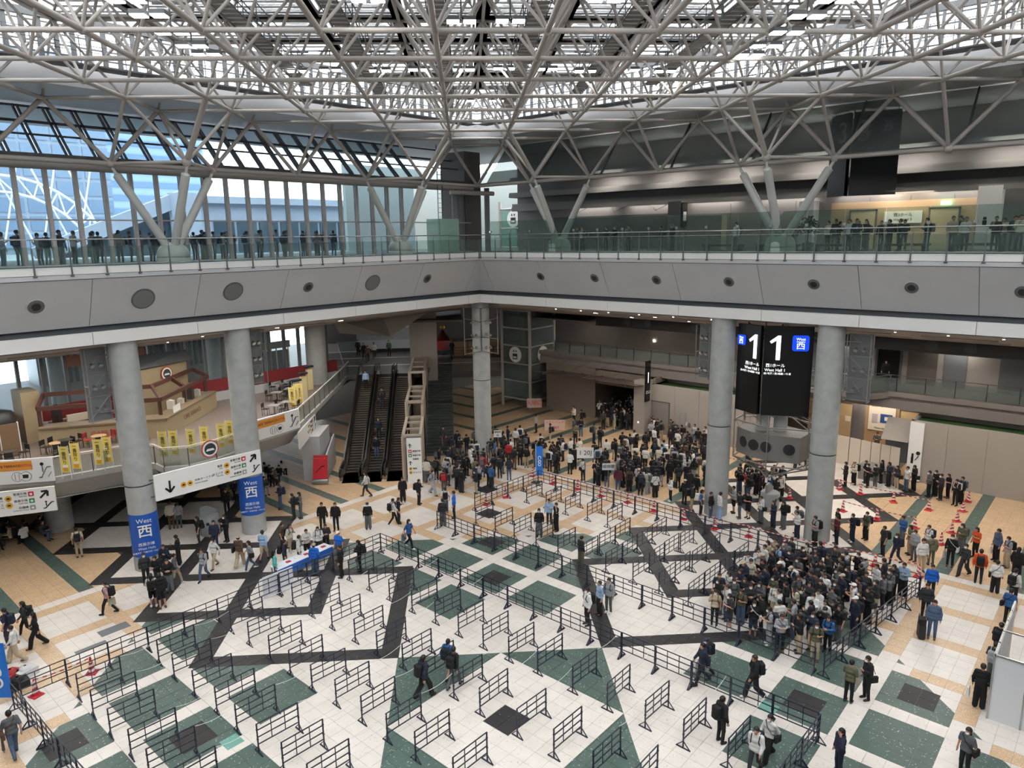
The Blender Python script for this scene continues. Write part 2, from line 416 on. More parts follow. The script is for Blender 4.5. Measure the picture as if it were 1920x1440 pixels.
# space frame
rt = thing('roof_truss', 'white steel tube space frame spanning under the glass roof', 'roof frame', kind='structure')
A = 2.5
segs = []; nodes = {}
def nd(key, p, r): nodes[key] = (Vector(p), r)
for m in range(-9,10):
    for n in range(-9,10):
        if (m+n) % 2: nd(('l',m,n),(m*A,n*A,LZ),.15)
        elif abs(m) <= 8 and abs(n) <= 8: nd(('u',m,n),(m*A,n*A,UZ),.12)
def seg(a, b, r):
    if a in nodes and b in nodes: segs.append((nodes[a][0],nodes[b][0],r))
for (k,m,n) in list(nodes):
    if k == 'l':
        seg((k,m,n),('l',m+1,n+1),.095); seg((k,m,n),('l',m+1,n-1),.085)
        for d in ((1,0),(-1,0),(0,1),(0,-1)): seg((k,m,n),('u',m+d[0],n+d[1]),.058)
    else:
        seg((k,m,n),('u',m+1,n+1),.075); seg((k,m,n),('u',m+1,n-1),.075)
for sgn in (1,-1):
    for s in 'RL':
        for t in range(-9,10,2):
            p = side(sgn*9,t,0,s); k = ('r',p[0],p[1]); nd(k,(p[0]*A,p[1]*A,RZ),.21)
        for t in range(-9,10,2):
            p = side(sgn*9,t,0,s); k = ('r',p[0],p[1])
            p2 = side(sgn*9,t+2,0,s); seg(k,('r',p2[0],p2[1]),.115)
            for d in (1,-1):
                q = side(sgn*9,t+d,0,s); seg(k,('l',q[0],q[1]),.105)
            q = side(sgn*8,t,0,s); seg(k,('l',q[0],q[1]),.085)
        for t in (0,6,-6):
            p = side(sgn*8,t,0,s); k = ('i',p[0],p[1]); nd(k,(p[0]*A,p[1]*A,RZ+.05),.23)
            for (o,d,r) in ((-1,0,.14),(1,0,.07),(0,1,.085),(0,-1,.085)):
                q = side(sgn*(8+o),t+d,0,s); seg(k,('l',q[0],q[1]),r)
            for d in (1,-1):
                q = side(sgn*9,t+d,0,s); seg(k,('r',q[0],q[1]),.085)
uni = MB().tube((0,0,0),(0,0,1),1,10,caps=False).mesh('tube', M_WH)
vis = []
for (p,q,r) in segs:
    mid = (p+q)/2; u,v,d = PR(mid)
    ok = d > 2 and -150 < u < 2070 and -120 < v
    vis.append((r*(q-p).length/max(d,.1)**2 if ok else -1, p,q,r,ok))
vis.sort(key=lambda t: -t[0])
rest = MB(); npart = 0
def tubeobj(name, p, q, r, parent):
    o = bpy.data.objects.new(name, uni); COL.objects.link(o); o.parent = parent
    d = q-p; o.matrix_local = Matrix.Translation(p) @ d.to_track_quat('Z','Y').to_matrix().to_4x4() @ Matrix.Diagonal((r,r,d.length,1))
    return o
for w_,p,q,r,ok in vis:
    if npart < 300 and ok: tubeobj('tube',p,q,r,rt); npart += 1
    else: rest.tube(p,q,r,8 if ok else 5,caps=False)
tag(rest.build('tubes', M_WH, rt), kind='stuff')
bm_ = MB().ball((0,0,0),1,12,8).mesh('node', M_WH)
nl = sorted(nodes.values(), key=lambda t: (PR(t[0])[2] if PR(t[0])[2] > 2 else 999))
for p,r in nl[:300]: inst('node', bm_, rt, p, 0, (r,r,r))
# skylights: glazed pyramids on the upper grid
M_SKY = glass('skylight_glass', '#f4f7fa', .8, .3)
M_BAR = mat('glazing_bar', '#9a9794', .6)
rg = thing('roof_glazing', 'pale glass pyramids roofing the hall above the white frame', 'skylight', kind='structure')
pane_n = 0; bars = MB(); rest = MB()
cells = []
for m in range(-8,9):
    for n in range(-8,9):
        if (m+n) % 2 and max(abs(m),abs(n)) < 8: cells.append((PR((m*A,n*A,26.5))[2],m,n))
cells.sort(key=lambda t: t[0] if t[0] > 0 else 99)
pb = MB().slab([(0,-A+.05,0),(A-.05,0,0),(0,0,1.5)],(1,-1,1.6),.02)
pmesh = []
for k in range(4):
    a = k*pi/2; R_ = lambda x,y: (x*cos(a)-y*sin(a), x*sin(a)+y*cos(a))
    p = [R_(0,-A+.05),R_(A-.05,0)]
    pmesh.append(MB().slab([(p[0][0],p[0][1],0),(p[1][0],p[1][1],0),(0,0,1.5)],(R_(1,-1)[0],R_(1,-1)[1],1.6),.02).mesh('pane', M_SKY))
for d,m,n in cells:
    u,v,_ = PR((m*A,n*A,26.5)); seen = d > 3 and -250 < u < 2170 and v > -300
    c = Vector((m*A,n*A,UZ+.1))
    for k in range(4):
        a = k*pi/2; P_ = Vector((sin(a)*A*1.,-cos(a)*A*1.,0)); Q_ = Vector((cos(a)*A,sin(a)*A,0)); T_ = Vector((0,0,1.55))
        if seen and pane_n < 300: inst('pane', pmesh[k], rg, c); pane_n += 1
        else: rest.add([c+P_,c+Q_,c+T_],[(0,1,2)])
        if seen:
            for i in range(0,10):
                f = i/10; a0 = P_.lerp(T_,f); b0 = Q_.lerp(T_,f); bars.bar(c+a0,c+b0,.125 if i else .55,.05 if i else .1)
            bars.bar(c+P_,c+T_,.1,.12)
tag(rest.build('panes', M_SKY, rg), kind='stuff'); tag(bars.build('glazing_bars', M_BAR, rg), kind='stuff')
# solid roof rim with clerestory
for s,nm in (('R','right'),('L','left')):
    w = tag(sweep([(20.9,23.35),(20.9,24.3),(34,25.5),(34,23.35)],s,START).build('ceiling_rim_'+nm, M_PAN), 'grey roof rim soffit along the %s side above the truss' % nm, 'soffit', kind='structure')
    cl = thing('window_clerestory', 'clerestory glazing strip under the %s roof edge' % nm, 'window', kind='structure')
    mb = MB(); t = START
    while t < 20.9: mb.bar(side(20.95,t,24.2,s),side(20.95,t,26.1,s),.1,.2); t += .625
    mb.bar(side(20.95,START,26.1,s),side(20.95,20.95,26.1,s),.25,.3); [mb.bar(side(20.95,START,z,s),side(20.95,20.95,z,s),.06) for z in (24.6,25.0,25.4,25.8)]
    mb.build('window_frame', M_DG, cl)
    sweep([(20.99,24.2),(20.99,26.1),(21.0,26.1),(21.0,24.2)],s,START).build('pane', M_SKY, cl)
    wk = thing('roof_catwalk', 'maintenance catwalk with rails below the %s clerestory' % nm, 'catwalk')
    sweep([(19.7,24.05),(20.6,24.05),(20.6,24.12),(19.7,24.12)],s,START,19.7).build('deck', M_DG, wk)
    mb = MB(); t = START
    while t < 19.7: mb.bar(side(19.7,t,24.1,s),side(19.7,t,25.2,s),.03); t += .9
    for z in (24.35,24.6,24.85,25.2): mb.bar(side(19.7,START,z,s),side(19.7,19.7,z,s),.025)
    mb.build('guard_rail', M_DG, wk)
# ---------------- right wing, lower levels ----------------
M_WALL = mat('wall_taupe', '#a0978f', .7, noise=.03, nscale=.5)
M_WALL2 = mat('wall_brown_grey', '#6b625b', .75, noise=.04, nscale=.5)
M_BEIGE = mat('wall_beige', '#b49a7c', .6)
M_CREAM = mat('cream_board', '#cdbfae', .6)
M_WHT = mat('sign_white', '#e8e6e2', .5)
M_BLKS = mat('sign_black', '#0c0c0e', .25)
M_INK = mat('ink', '#1a1a1a', .6)
M_BLUE = mat('sign_blue', '#0a3fd0', .4, emit=.6)
M_LIT = mat('lit_white', '#ffffff', .4, emit=.7)
M_LAMP = mat('lamp_glow', '#fff3de', .4, emit=14)
M_TURF = mat('artificial_turf', '#2e4d22', .9, noise=.3, nscale=30)
M_GREY = mat('mid_grey', '#6d6e70', .6)
M_DOOR = mat('door_cream', '#c9b493', .5)
M_PIPE = mat('frame_pipe', '#87837f', .5, .3)
def panels_x(parent, x, ys, z0, z1, m, name='panel', t=.04):
    for i in range(len(ys)-1): MB().box(x-t,x,ys[i+1]+.012,ys[i]-.012,z0,z1).build(name, m, parent)
wr = tag(MB().box(43,43.3,-30,34,0,12).build('wall_right', M_WALL2), 'brown grey back wall along the right side', 'wall', kind='structure')
gr = tag(MB().box(37.5,43,-30,33,4.7,5.75).box(37.3,37.5,-30,33,5.45,5.8).box(37.4,37.5,-30,33,4.6,5.2).build('wall_gallery_right', mat('gallery_band','#7d746f',.7)), 'long gallery slab with banded edge on the right wall', 'gallery', kind='structure')
bk = tag(MB().box(36.3,36.6,-30,21.5,8.95,9.75).box(36.25,36.3,-30,21.5,8.85,8.95).build('wall_bulkhead_right', mat('dark_slot','#1f1d1d',.8)), 'dark bulkhead slot under the right soffit', 'bulkhead', kind='structure')
tag(MB().box(36.6,43,-30,34,9.0,9.1).build('ceiling_gallery_right', M_WALL2), 'ceiling over the right gallery', 'ceiling', kind='structure')
tag(MB().box(36,60,21.5,48,9.7,9.9).build('ceiling_corner', M_WALL2), 'low ceiling behind the corner column', 'ceiling', kind='structure')
for y in (18.2,16.2,11.8,9.6,-5,-7.2,-12.0,-14.2): MB().tube((36.24,y,9.35),(36.31,y,9.35),.36,18).build('fan_nozzle', M_BLK, bk)
# gallery glass railing
gl = thing('gallery_railing', 'dark glass railing along the right wall gallery', 'railing')
pm = MB().box(-.03,.03,-.02,.02,5.45,6.95).mesh('post', M_BLK); gm = MB().box(-.006,.006,.04,1.72,5.85,6.75).mesh('glass_pane', glass('smoke_glass','#9aa39f',.8))
y = 27.0
while y > -20:
    inst('post', pm, gl, (37.4,y,0)); inst('glass_pane', gm, gl, (37.4,y-1.76,0)); y -= 1.76
MB().tube((37.4,27,6.95),(37.4,-20.5,6.95),.025,6).build('handrail', M_DG, gl)
for y in (19.4,10.9): tag(MB().box(42.9,42.99,y-.09,y+.09,6.75,6.95).build('wall_light', mat('wall_light_glow','#fff4e0',.4,emit=9)), 'small square wall lamp glowing above the right gallery, %s the elevator' % ('nearer' if y > 15 else 'farther from'), 'lamp')
# wall blocks with turf planters
def block(nm, y0, y1, label):
    w = thing('wall_block_'+nm, label, 'wall', kind='structure')
    MB().box(36.24,38.6,y0,y1,0,4.0).box(36.24,36.4,y0,y1,4.0,4.25).box(38.4,38.6,y0,y1,4.0,4.4).box(36.24,38.6,y1-.2,y1,4.0,4.25).build('core', M_WALL, w)
    MB().box(36.4,38.4,y0,y1-.2,4.0,4.08).build('turf_strip', M_TURF, w)
    ys = [y1]; 
    while ys[-1]-2.2 > y0: ys.append(ys[-1]-2.2)
    ys.append(y0); panels_x(w, 36.24, ys, .02, 4.22, M_WALL)
    return w
b1 = block('middle', 4.8, 15.6, 'taupe panelled wall block topped with artificial turf, behind the crowd')
b2 = block('near', -30, -4.3, 'long taupe panelled wall block with artificial turf on top')
d = thing('door_1', 'grey double door in the turf topped wall', 'door', kind='structure')
MB().box(36.1,36.19,13.9,15.5,0,2.75).build('leaf', mat('door_grey','#857e79',.5), d)
MB().box(36.13,36.2,13.82,15.58,2.72,2.84).box(36.13,36.2,13.82,13.9,0,2.8).build('frame', M_DG, d)
cb = thing('utility_cabinet', 'pale grey utility cabinet doors on the turf topped wall', 'cabinet')
MB().box(36.05,36.19,12.3,13.2,.0,2.2).build('body', mat('cab_grey','#98928d',.5), cb)
for yy in (12.35,12.78): 
    dd = MB().box(36.02,36.05,yy,yy+.4,.1,2.1).build('door', mat('cab_grey'), cb); MB().box(36.0,36.02,yy+.1,yy+.24,.95,1.1).build('handle', M_BLK, dd)
# white pillar end panel with pictograms
pn = thing('sign_panel', 'tall white panel with trumpet and bottle pictograms at the end of the long wall', 'sign', (36.1,-4.72,0))
MB().box(-.05,.08,-.42,.42,.1,4.15).build('board', M_WHT, pn)
MB().tube((-.06,.12,1.75),(-.06,.12,2.0),.06,8).box(-.06,-.05,.05,.2,1.3,1.75).build('bottle_mark', M_INK, pn)
MB().tube((-.06,-.2,2.05),(-.05,-.2,2.05),.13,12).build('ring_mark', M_INK, pn); MB().bar((-.06,-.05,1.55),(-.06,-.25,1.9),.05).build('stroke_mark', M_INK, pn); MB().box(-.06,-.05,-.3,.25,.4,.62).build('plate', M_GREY, pn)
# pillar with hanging black hall sign
pl = tag(MB().box(35.2,36.3,15.75,16.75,0,4.6).box(35.1,36.4,15.6,15.75,0,4.6).build('pillar', M_WALL), 'square pillar right of the dark hall entrance', 'pillar', kind='structure')
MB().box(35.18,35.2,16.2,16.32,.9,1.05).build('switch_light', M_LIT, pl)
hs = thing('blade_sign', 'narrow black vertical sign with a white 1 on the entrance pillar', 'sign', (35.3,15.5,0))
MB().box(-.35,.35,-.06,.06,2.9,6.4).build('board', M_BLKS, hs)
text('1', 1.3, M_LIT, hs, (-.0,-.07,4.9), (-1,0,0) if 0 else (1,0,0), (0,0,1), 'numeral', sx=.8); text('西1ホール\nWest Hall 1', .14, M_WHT, hs, (0,-.07,3.7), (1,0,0),(0,0,1))
# entrance wall + canopy
en = tag(MB().box(39.9,40.2,15.6,18.0,0,4.7).box(37.3,37.6,22.2,28,0,4.7).box(36.4,43,15.4,15.6,0,4.7).box(37.5,43,22.2,22.4,0,4.7).box(37.4,37.6,16.5,22.4,3.3,4.7).build('wall_entrance', mat('wall_entrance_beige','#7d7063',.7)), 'beige wall around the dark hall entrance', 'wall', kind='structure')
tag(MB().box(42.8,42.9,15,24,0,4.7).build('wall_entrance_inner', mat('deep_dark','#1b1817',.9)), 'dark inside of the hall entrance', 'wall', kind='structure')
cn = thing('entrance_canopy', 'brown glass canopy on cables over the hall entrance', 'canopy')
for i in range(5):
    ya = 27-i*2.25; MB().add([(34.1,ya-.03,4.35),(37.4,ya-.03,4.0),(37.4,ya-2.2,4.0),(34.1,ya-2.2,4.35),(34.1,ya-.03,4.39),(37.4,ya-.03,4.04),(37.4,ya-2.2,4.04),(34.1,ya-2.2,4.39)],[(0,3,2,1),(4,5,6,7),(0,1,5,4),(1,2,6,5),(2,3,7,6),(3,0,4,7)]).build('pane', glass('brown_glass','#6b5a50',.35), cn)
    MB().bar((37.4,ya-1.1,4.0),(34.1,ya-1.1,4.3),.08,.2).build('rib', M_DG, cn); MB().tube((34.6,ya-1.1,4.35),(37.4,ya-1.9,5.3),.015,5).build('cable', M_DG, cn)
# elevator tower
ev = thing('elevator_tower', 'tall glass elevator shaft with steel frame and round elevator signs', 'elevator')
ex0,ex1,ey0,ey1 = 36.0,39.8,29.0,32.6
for i,(x,y) in enumerate(((ex0,ey0),(ex1,ey0),(ex0,ey1),(ex1,ey1))): MB().tube((x,y,0),(x,y,21 if i < 2 else 20),.16,10).build('post', M_WH, ev)
zs = [.9,2.7,4.45,6.2,7.95,9.7,11.5,15.7,17.5,19.3]
eb = MB()
for z in zs:
    for a,b in (((ex0,ey0),(ex1,ey0)),((ex0,ey0),(ex0,ey1)),((ex1,ey0),(ex1,ey1)),((ex0,ey1),(ex1,ey1))):
        MB().tube((a[0],a[1],z),(b[0],b[1],z),.08,8).build('beam', M_WH, ev)
for i in range(6):
    z0,z1 = zs[i]+.1,zs[i+1]-.1
    MB().box(ex0+.2,ex1-.2,ey0-.02,ey0,z0,z1).build('pane', glass('shaft_glass','#7f8b88',.55), ev); MB().box(ex0-.02,ex0,ey0+.2,ey1-.2,z0,z1).build('pane', glass('shaft_glass',''), ev)
for z0,z1 in ((15.8,17.4),(17.6,19.2)):
    MB().box(ex0+.2,ex1-.2,ey0-.02,ey0,z0,z1).build('pane', M_GLG, ev); MB().box(ex0-.02,ex0,ey0+.2,ey1-.2,z0,z1).build('pane', M_GLG, ev)
for x in (37.0,38.0,38.8): MB().tube((x,31.2,0),(x,31.2,19),.1,6).build('guide_rail', M_GREY, ev)
MB().box(36.8,39.2,30,32.2,1.0,3.6).build('cabin', M_DG, ev)
def liftsign(p, ux, nrm):
    s_ = MB(); p = Vector(p); nn = Vector(nrm)
    o = MB().tube(p,p+nn*.05,.78,24).build('round_sign', M_WHT, ev)
    q = p+nn*.06; U = Vector(ux); Z = Vector((0,0,1))
    for (a,b,c,d_) in ((-.3,.3,-.45,.1),):
        m_ = MB(); m_.slab([q+U*a+Z*c,q+U*b+Z*c,q+U*b+Z*d_,q+U*a+Z*d_],nrm,.02); m_.build('cabin_mark', M_INK, o)
        m_ = MB(); m_.slab([q+nn*.02+U*(a+.08)+Z*(c+.1),q+nn*.02+U*(b-.08)+Z*(c+.1),q+nn*.02+U*(b-.08)+Z*(c+.28),q+nn*.02+U*(a+.08)+Z*(c+.28)],nrm,.01); m_.build('window_mark', M_WHT, o)
    for k,sg in ((-.16,1),(.16,-1)):
        z0 = .35; m_ = MB(); m_.slab([q+U*(k-.1)+Z*(z0-.08*sg),q+U*(k+.1)+Z*(z0-.08*sg),q+U*k+Z*(z0+.14*sg)],nrm,.02); m_.build('arrow_mark', M_INK, o)
liftsign((37.9,ey0-.06,5.35),(1,0,0),(0,-1,0)); liftsign((ex0-.06,30.8,5.35),(0,-1,0),(-1,0,0)); liftsign((ex0-.06,30.8,18.4),(0,-1,0),(-1,0,0))
# recess under the gallery with beige wall, doors, poster
rc = tag(MB().box(42.85,43,-5,4.7,0,4.7).box(38.6,43,-4.6,-4.3,0,4.7).build('wall_recess', M_BEIGE), 'beige lit wall recess under the right gallery', 'wall', kind='structure')
for i,(y0,y1) in enumerate(((.9,2.3),(-3.5,-2.2))):
    d = thing('door_%d'%(i+2), 'cream door with a paper notice, %s the hall map poster' % ('left of' if i == 0 else 'right of'), 'door', kind='structure')
    MB().box(42.72,42.8,y0,y1,0,3.3).build('leaf', M_DOOR, d); MB().box(42.7,42.84,y0-.08,y0,0,3.4).box(42.7,42.84,y1,y1+.08,0,3.4).box(42.7,42.84,y0-.08,y1+.08,3.3,3.4).build('frame', M_DG, d)
    MB().box(42.7,42.72,y0+.45,y0+.85,1.9,2.3).build('notice', M_WHT, d)
ps = thing('map_poster', 'white hall map poster with blue plan on the recess wall', 'poster', (42.78,-.9,2.5))
MB().box(-.03,.03,-.95,.95,-1.0,1.15).build('sheet', M_WHT, ps); MB().box(-.05,-.03,-.75,.1,-.35,.35).build('plan_mark', mat('poster_blue','#2a4fa0',.6), ps); MB().box(-.06,-.05,-.55,-.2,-.15,.15).build('plan_mark', M_WHT, ps); MB().box(-.05,-.03,.3,.7,-.4,.3).build('plan_mark', mat('poster_lilac','#b9b3c9',.6), ps); text('西1ホール', .18, M_INK, ps, (-.05,.35,.92), (0,-1,0),(0,0,1)); text('West Hall 1', .2, M_INK, ps, (-.05,0,-.8),(0,-1,0),(0,0,1))
tag(MB().lathe([(.48,0),(.48,5.0)],20,(40.6,.2,0)).build('column_recess', mat('grey_paint','#77747a',.6)), 'slim grey column in front of the hall map poster', 'column', kind='structure')
lt = bpy.data.lights.new('recess_lamp','AREA'); lt.energy = 140; lt.size = 4; lt.color = (1,.83,.62); lo = bpy.data.objects.new('recess_lamp', lt); COL.objects.link(lo); lo.location = (41.2,-.5,4.55)
# folding white partition boards
pb = [G(1563,866),G(1590,872),G(1611,877),G(1630,882),G(1648,886),G(1666,890),G(1684,895)]
pt = thing('partition_screen', 'row of cream partition boards behind the queue', 'partition')
for i in range(len(pb)-1):
    a,b = pb[i],pb[i+1]; n_ = Vector((b.y-a.y,-(b.x-a.x),0)).normalized()
    MB().slab([a+(b-a)*.03,a+(b-a)*.97,a+(b-a)*.97+Vector((0,0,2.1)),a+(b-a)*.03+Vector((0,0,2.1))],n_,.05).build('board', M_CREAM, pt)
    MB().bar(b,b+Vector((0,0,2.15)),.05).build('post', M_DG, pt)
# drinking counter and grey cabinet next to the long wall
kc = thing('counter_console', 'grey console counter with slots beside the white pictogram panel', 'counter', (35.2,-2.6,0))
MB().box(-.7,.4,-1.3,.9,0,.75).add([(-.7,-1.3,.75),(.4,-1.3,.75),(.4,.9,.75),(-.7,.9,.75),(-.3,-1.3,1.0),(.4,-1.3,1.0),(.4,.9,1.0),(-.3,.9,1.0)],[(4,5,6,7),(0,1,5,4),(3,7,6,2),(0,4,7,3),(1,2,6,5)]).build('body', mat('counter_grey','#7e7b78',.5), kc)
for y in (-1.0,-.45,.1,.5): MB().box(-.62,-.5,y,y+.3,.82,.86).build('slot', M_BLK, kc)
kg = thing('grey_kiosk', 'dark grey kiosk box with slanted hood left of the white pictogram panel', 'kiosk', (37.2,-3.4,0))
MB().box(-.4,.6,-.7,.7,1.0,2.5).build('body', M_GREY, kg); MB().add([(-.9,-.8,2.6),(.6,-.8,2.9),(.6,.9,2.9),(-.9,.9,2.6),(.6,-.8,3.9),(.6,.9,3.9)],[(0,1,2,3),(0,4,1),(3,2,5),(0,3,5,4),(1,4,5,2)]).build('hood', M_WALL, kg); MB().box(-.42,-.4,-.3,.4,1.3,1.6).build('notice', M_WHT, kg)
# gallery bay with glass railing, wall panels, doorway
by = thing('gallery_bay', 'projecting gallery bay with glass railing above the partition boards', 'balcony', kind='structure')
MB().prism([(37.5,-2.6),(36.0,-1.6),(36.0,4.4),(37.5,4.4)],5.3,5.7).build('slab', mat('gallery_band'), by)
for a,b in (((36.05,4.4),(36.05,2.4)),((36.05,2.4),(36.05,.4)),((36.05,.4),(36.05,-1.55)),((36.05,-1.55),(37.4,-2.5))):
    MB().slab([(a[0],a[1],5.8),(b[0],b[1],5.8),(b[0],b[1],6.75),(a[0],a[1],6.75)],(1,0,0),.012).build('glass_pane', glass('smoke_glass',''), by); MB().bar((b[0],b[1],5.6),(b[0],b[1],6.95),.05).build('post', M_DG, by); MB().tube((a[0],a[1],6.92),(b[0],b[1],6.92),.03,6).build('handrail', M_CHR, by)
gw = tag(MB().box(41.0,41.2,-30,5,5.7,9.0).build('wall_gallery_inner', M_WALL), 'taupe wall behind the gallery bay with panels and doorway', 'wall', kind='structure')
for (y0,y1,z0,z1,m) in ((2.3,4.8,7.4,8.9,M_GREY),(2.3,4.8,5.8,7.35,M_GREY),(-.3,2.25,7.4,8.9,M_GREY),(-.3,2.25,5.8,7.35,M_GREY),(-4.6,-2.7,5.8,8.9,M_WALL2),(-6.4,-5.0,5.8,8.9,M_GREY),(-11,-8.3,5.8,8.7,mat('door_slate','#6a6a6c',.5))): MB().box(40.95,41.0,y0,y1,z0,z1).build('panel', m, gw)
d = thing('door_4', 'open dark doorway with a lit exit lamp on the right gallery', 'door', kind='structure')
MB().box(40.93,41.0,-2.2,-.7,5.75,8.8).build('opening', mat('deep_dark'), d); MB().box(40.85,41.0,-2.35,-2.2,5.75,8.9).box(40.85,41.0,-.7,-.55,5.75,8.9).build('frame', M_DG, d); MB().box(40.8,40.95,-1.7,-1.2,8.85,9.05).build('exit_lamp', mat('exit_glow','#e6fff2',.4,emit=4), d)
for (y,z,w_,h_,lab) in ((3.1,8.0,.5,.45,'white notice with a pictogram on the gallery panel beside the doorway'),(-11.6,7.9,.3,.35,'small white notice on the taupe gallery wall, right of the slate door')): tag(MB().box(40.9,40.94,y-w_,y+w_,z-h_,z+h_).build('wall_notice', M_WHT), lab, 'sign')
# downlights in the soffit
for i,y in enumerate((16.6,14.4,12.1,9.7,7.2,4.6,-5.6,-8.0,-10.3,-12.6,-15.0)): tag(MB().tube((24.2,y,11.66),(24.2,y,11.56),.05,10).build('downlight', mat('downlight_glow','#fff6e6',.4,emit=8)), 'tiny downlight in the right soffit, %s along the row from the far corner' % ORD[i], 'lamp', 'row of soffit downlights')
# hanging sign tower
tw = thing('hall_sign_tower', 'hanging black West Hall 1 sign with big white numeral and blue badge', 'sign')
def signpanel(a, b, z0, z1, num, badge_right, ut, parent=tw, dim=False):
    a = Vector((a[0],a[1],0)); b = Vector((b[0],b[1],0)); U = (b-a); w = U.length; U.normalize(); N = Vector((U.y,-U.x,0))
    if N.dot(CAM-a) < 0: N = -N
    Z = Vector((0,0,1)); o = MB().slab([a+Z*z0,b+Z*z0,b+Z*z1,a+Z*z1],-N,.22).build('sign_board', M_BLKS, parent)
    h = z1-z0; P_ = lambda u,v: tuple(a+U*(u*w)+Z*(z0+v*h)+N*.02)
    lit = M_LIT if not dim else M_WHT
    nu = .24 if badge_right else .72
    if num == '1':
        hh = h*.27; ww = hh*.085; c0 = a+U*(nu*w+hh*.1)+Z*(z0+h*.765)+N*.02
        MB().slab([c0-U*ww-Z*hh/2,c0+U*ww*.9-Z*hh/2,c0+U*ww+Z*hh/2,c0-U*ww*.4+Z*hh/2,c0-U*(ww+hh*.26)+Z*hh*.26,c0-U*(ww+hh*.2)+Z*hh*.17,c0-U*ww+Z*hh*.3],N,.03).build('numeral', lit, o)
    else: text(num, h*.36, lit, o, P_(nu,.76), U, Z, 'numeral', bold=.01)
    bu = .74 if badge_right else .2
    q = a+U*(bu*w)+Z*(z0+h*.82)+N*.02; s_ = w*.17
    pts = []
    for (cx_,cy_,a0) in ((1,1,0),(-1,1,90),(-1,-1,180),(1,-1,270)):
        for k in range(4):
            t = radians(a0+30*k); pts.append(q+U*(cx_*s_*.7+s_*.3*cos(t))+Z*(cy_*s_*.7+s_*.3*sin(t)))
    bd = MB().slab(pts,N,.06).build('badge', M_BLUE if not dim else mat('badge_dim','#24408c',.5), o)
    text('West', s_*.5, lit, bd, tuple(q+Z*s_*.52+N*.07), U, Z, 'badge_text'); text('西', s_*1.15, lit, bd, tuple(q-Z*s_*.32+N*.07), U, Z, 'badge_text')
    n_ = num
    text('西%sホール'%n_, h*.045, lit, o, P_(.25 if badge_right else .7,.565), U, Z, 'hall_name'); text('West Hall %s'%n_, h*.045, lit, o, P_(.25 if badge_right else .7,.515), U, Z, 'hall_name')
    text('西%s号厅 / 西%s館廳 / 서%s홀'%(n_,n_,n_), h*.026, lit, o, P_(.3 if badge_right else .62,.475), U, Z, 'hall_name')
    return o
signpanel((22.0,.36),(23.15,-1.9),6.68,11.69,'1',True,0)
signpanel((22.55,2.12),(21.96,.56),6.68,11.69,'1',False,0)
mast = MB(); q4 = ((22.45,.5),(23.2,1.8),(23.5,-2.0),(23.85,.1))
for (x,y) in q4: mast.tube((x,y,6.0),(x,y,11.85),.045,6)
for z in (6.1,7.5,8.8,10.1,11.0):
    for k_ in range(4): a,b = q4[k_],q4[(k_+1)%4]; mast.tube((*a,z),(*b,z+.7),.025,5)
mast.build('mast_truss', M_PIPE, tw)
fr = MB(); P6 = [(22.05,-.1),(22.8,2.2),(24.5,2.3),(25.2,.05),(24.35,-2.0),(22.75,-2.1)]
for i,(x,y) in enumerate(P6):
    fr.tube((x,y,3.75),(x,y,6.7),.04,6); x2,y2 = P6[(i+1)%6]
    for z in (3.75,6.0): fr.tube((x,y,z),(x2,y2,z),.045,6)
    fr.tube((x,y,3.75),(22.9+.5*(i%2),.15,2.75),.04,6); fr.tube((x,y,6.0),(23.3,.15,7.2),.03,6); fr.tube((x,y,3.75),(x2,y2,6.0),.02,5)
fr.build('support_frame', M_PIPE, tw)
for x,y in ((23.05,.6),(23.5,-.25)): MB().tube((x,y,5.5),(x,y,7.6),.38,14).build('duct', M_CON, tw)
MB().tube((22.9,.15,2.5),(22.9,.15,2.8),.08,8).tube((23.4,.15,2.5),(23.4,.15,2.8),.08,8).build('frame_end', M_WHT, tw)
SPB = [(22.15,.92),(22.08,-.2),(22.5,-1.78),(24.2,-1.8),(24.7,.05),(24.0,2.0),(22.75,2.0)]
sp = MB().prism(SPB,4.08,5.58).build('speaker_cabinet', mat('speaker_grey','#6f6b67',.6), tw)
def horn(a, b, u, z):
    a = Vector((*a,0)); b = Vector((*b,0)); U = (b-a).normalized(); N = Vector((-U.y,U.x,0)); N = N if N.dot(CAM-a) > 0 else -N
    p = a+(b-a)*u+Vector((0,0,z)); o = MB().tube(p-N*.02,p+N*.05,.37,20,.37).build('horn', mat('speaker_grey'), sp); MB().tube(p+N*.045,p+N*.055,.32,20).build('cone', M_BLK, o)
horn(SPB[6],SPB[0],.55,4.85); horn(SPB[0],SPB[1],.2,4.85); horn(SPB[0],SPB[1],.85,4.85); horn(SPB[1],SPB[2],.66,4.85)
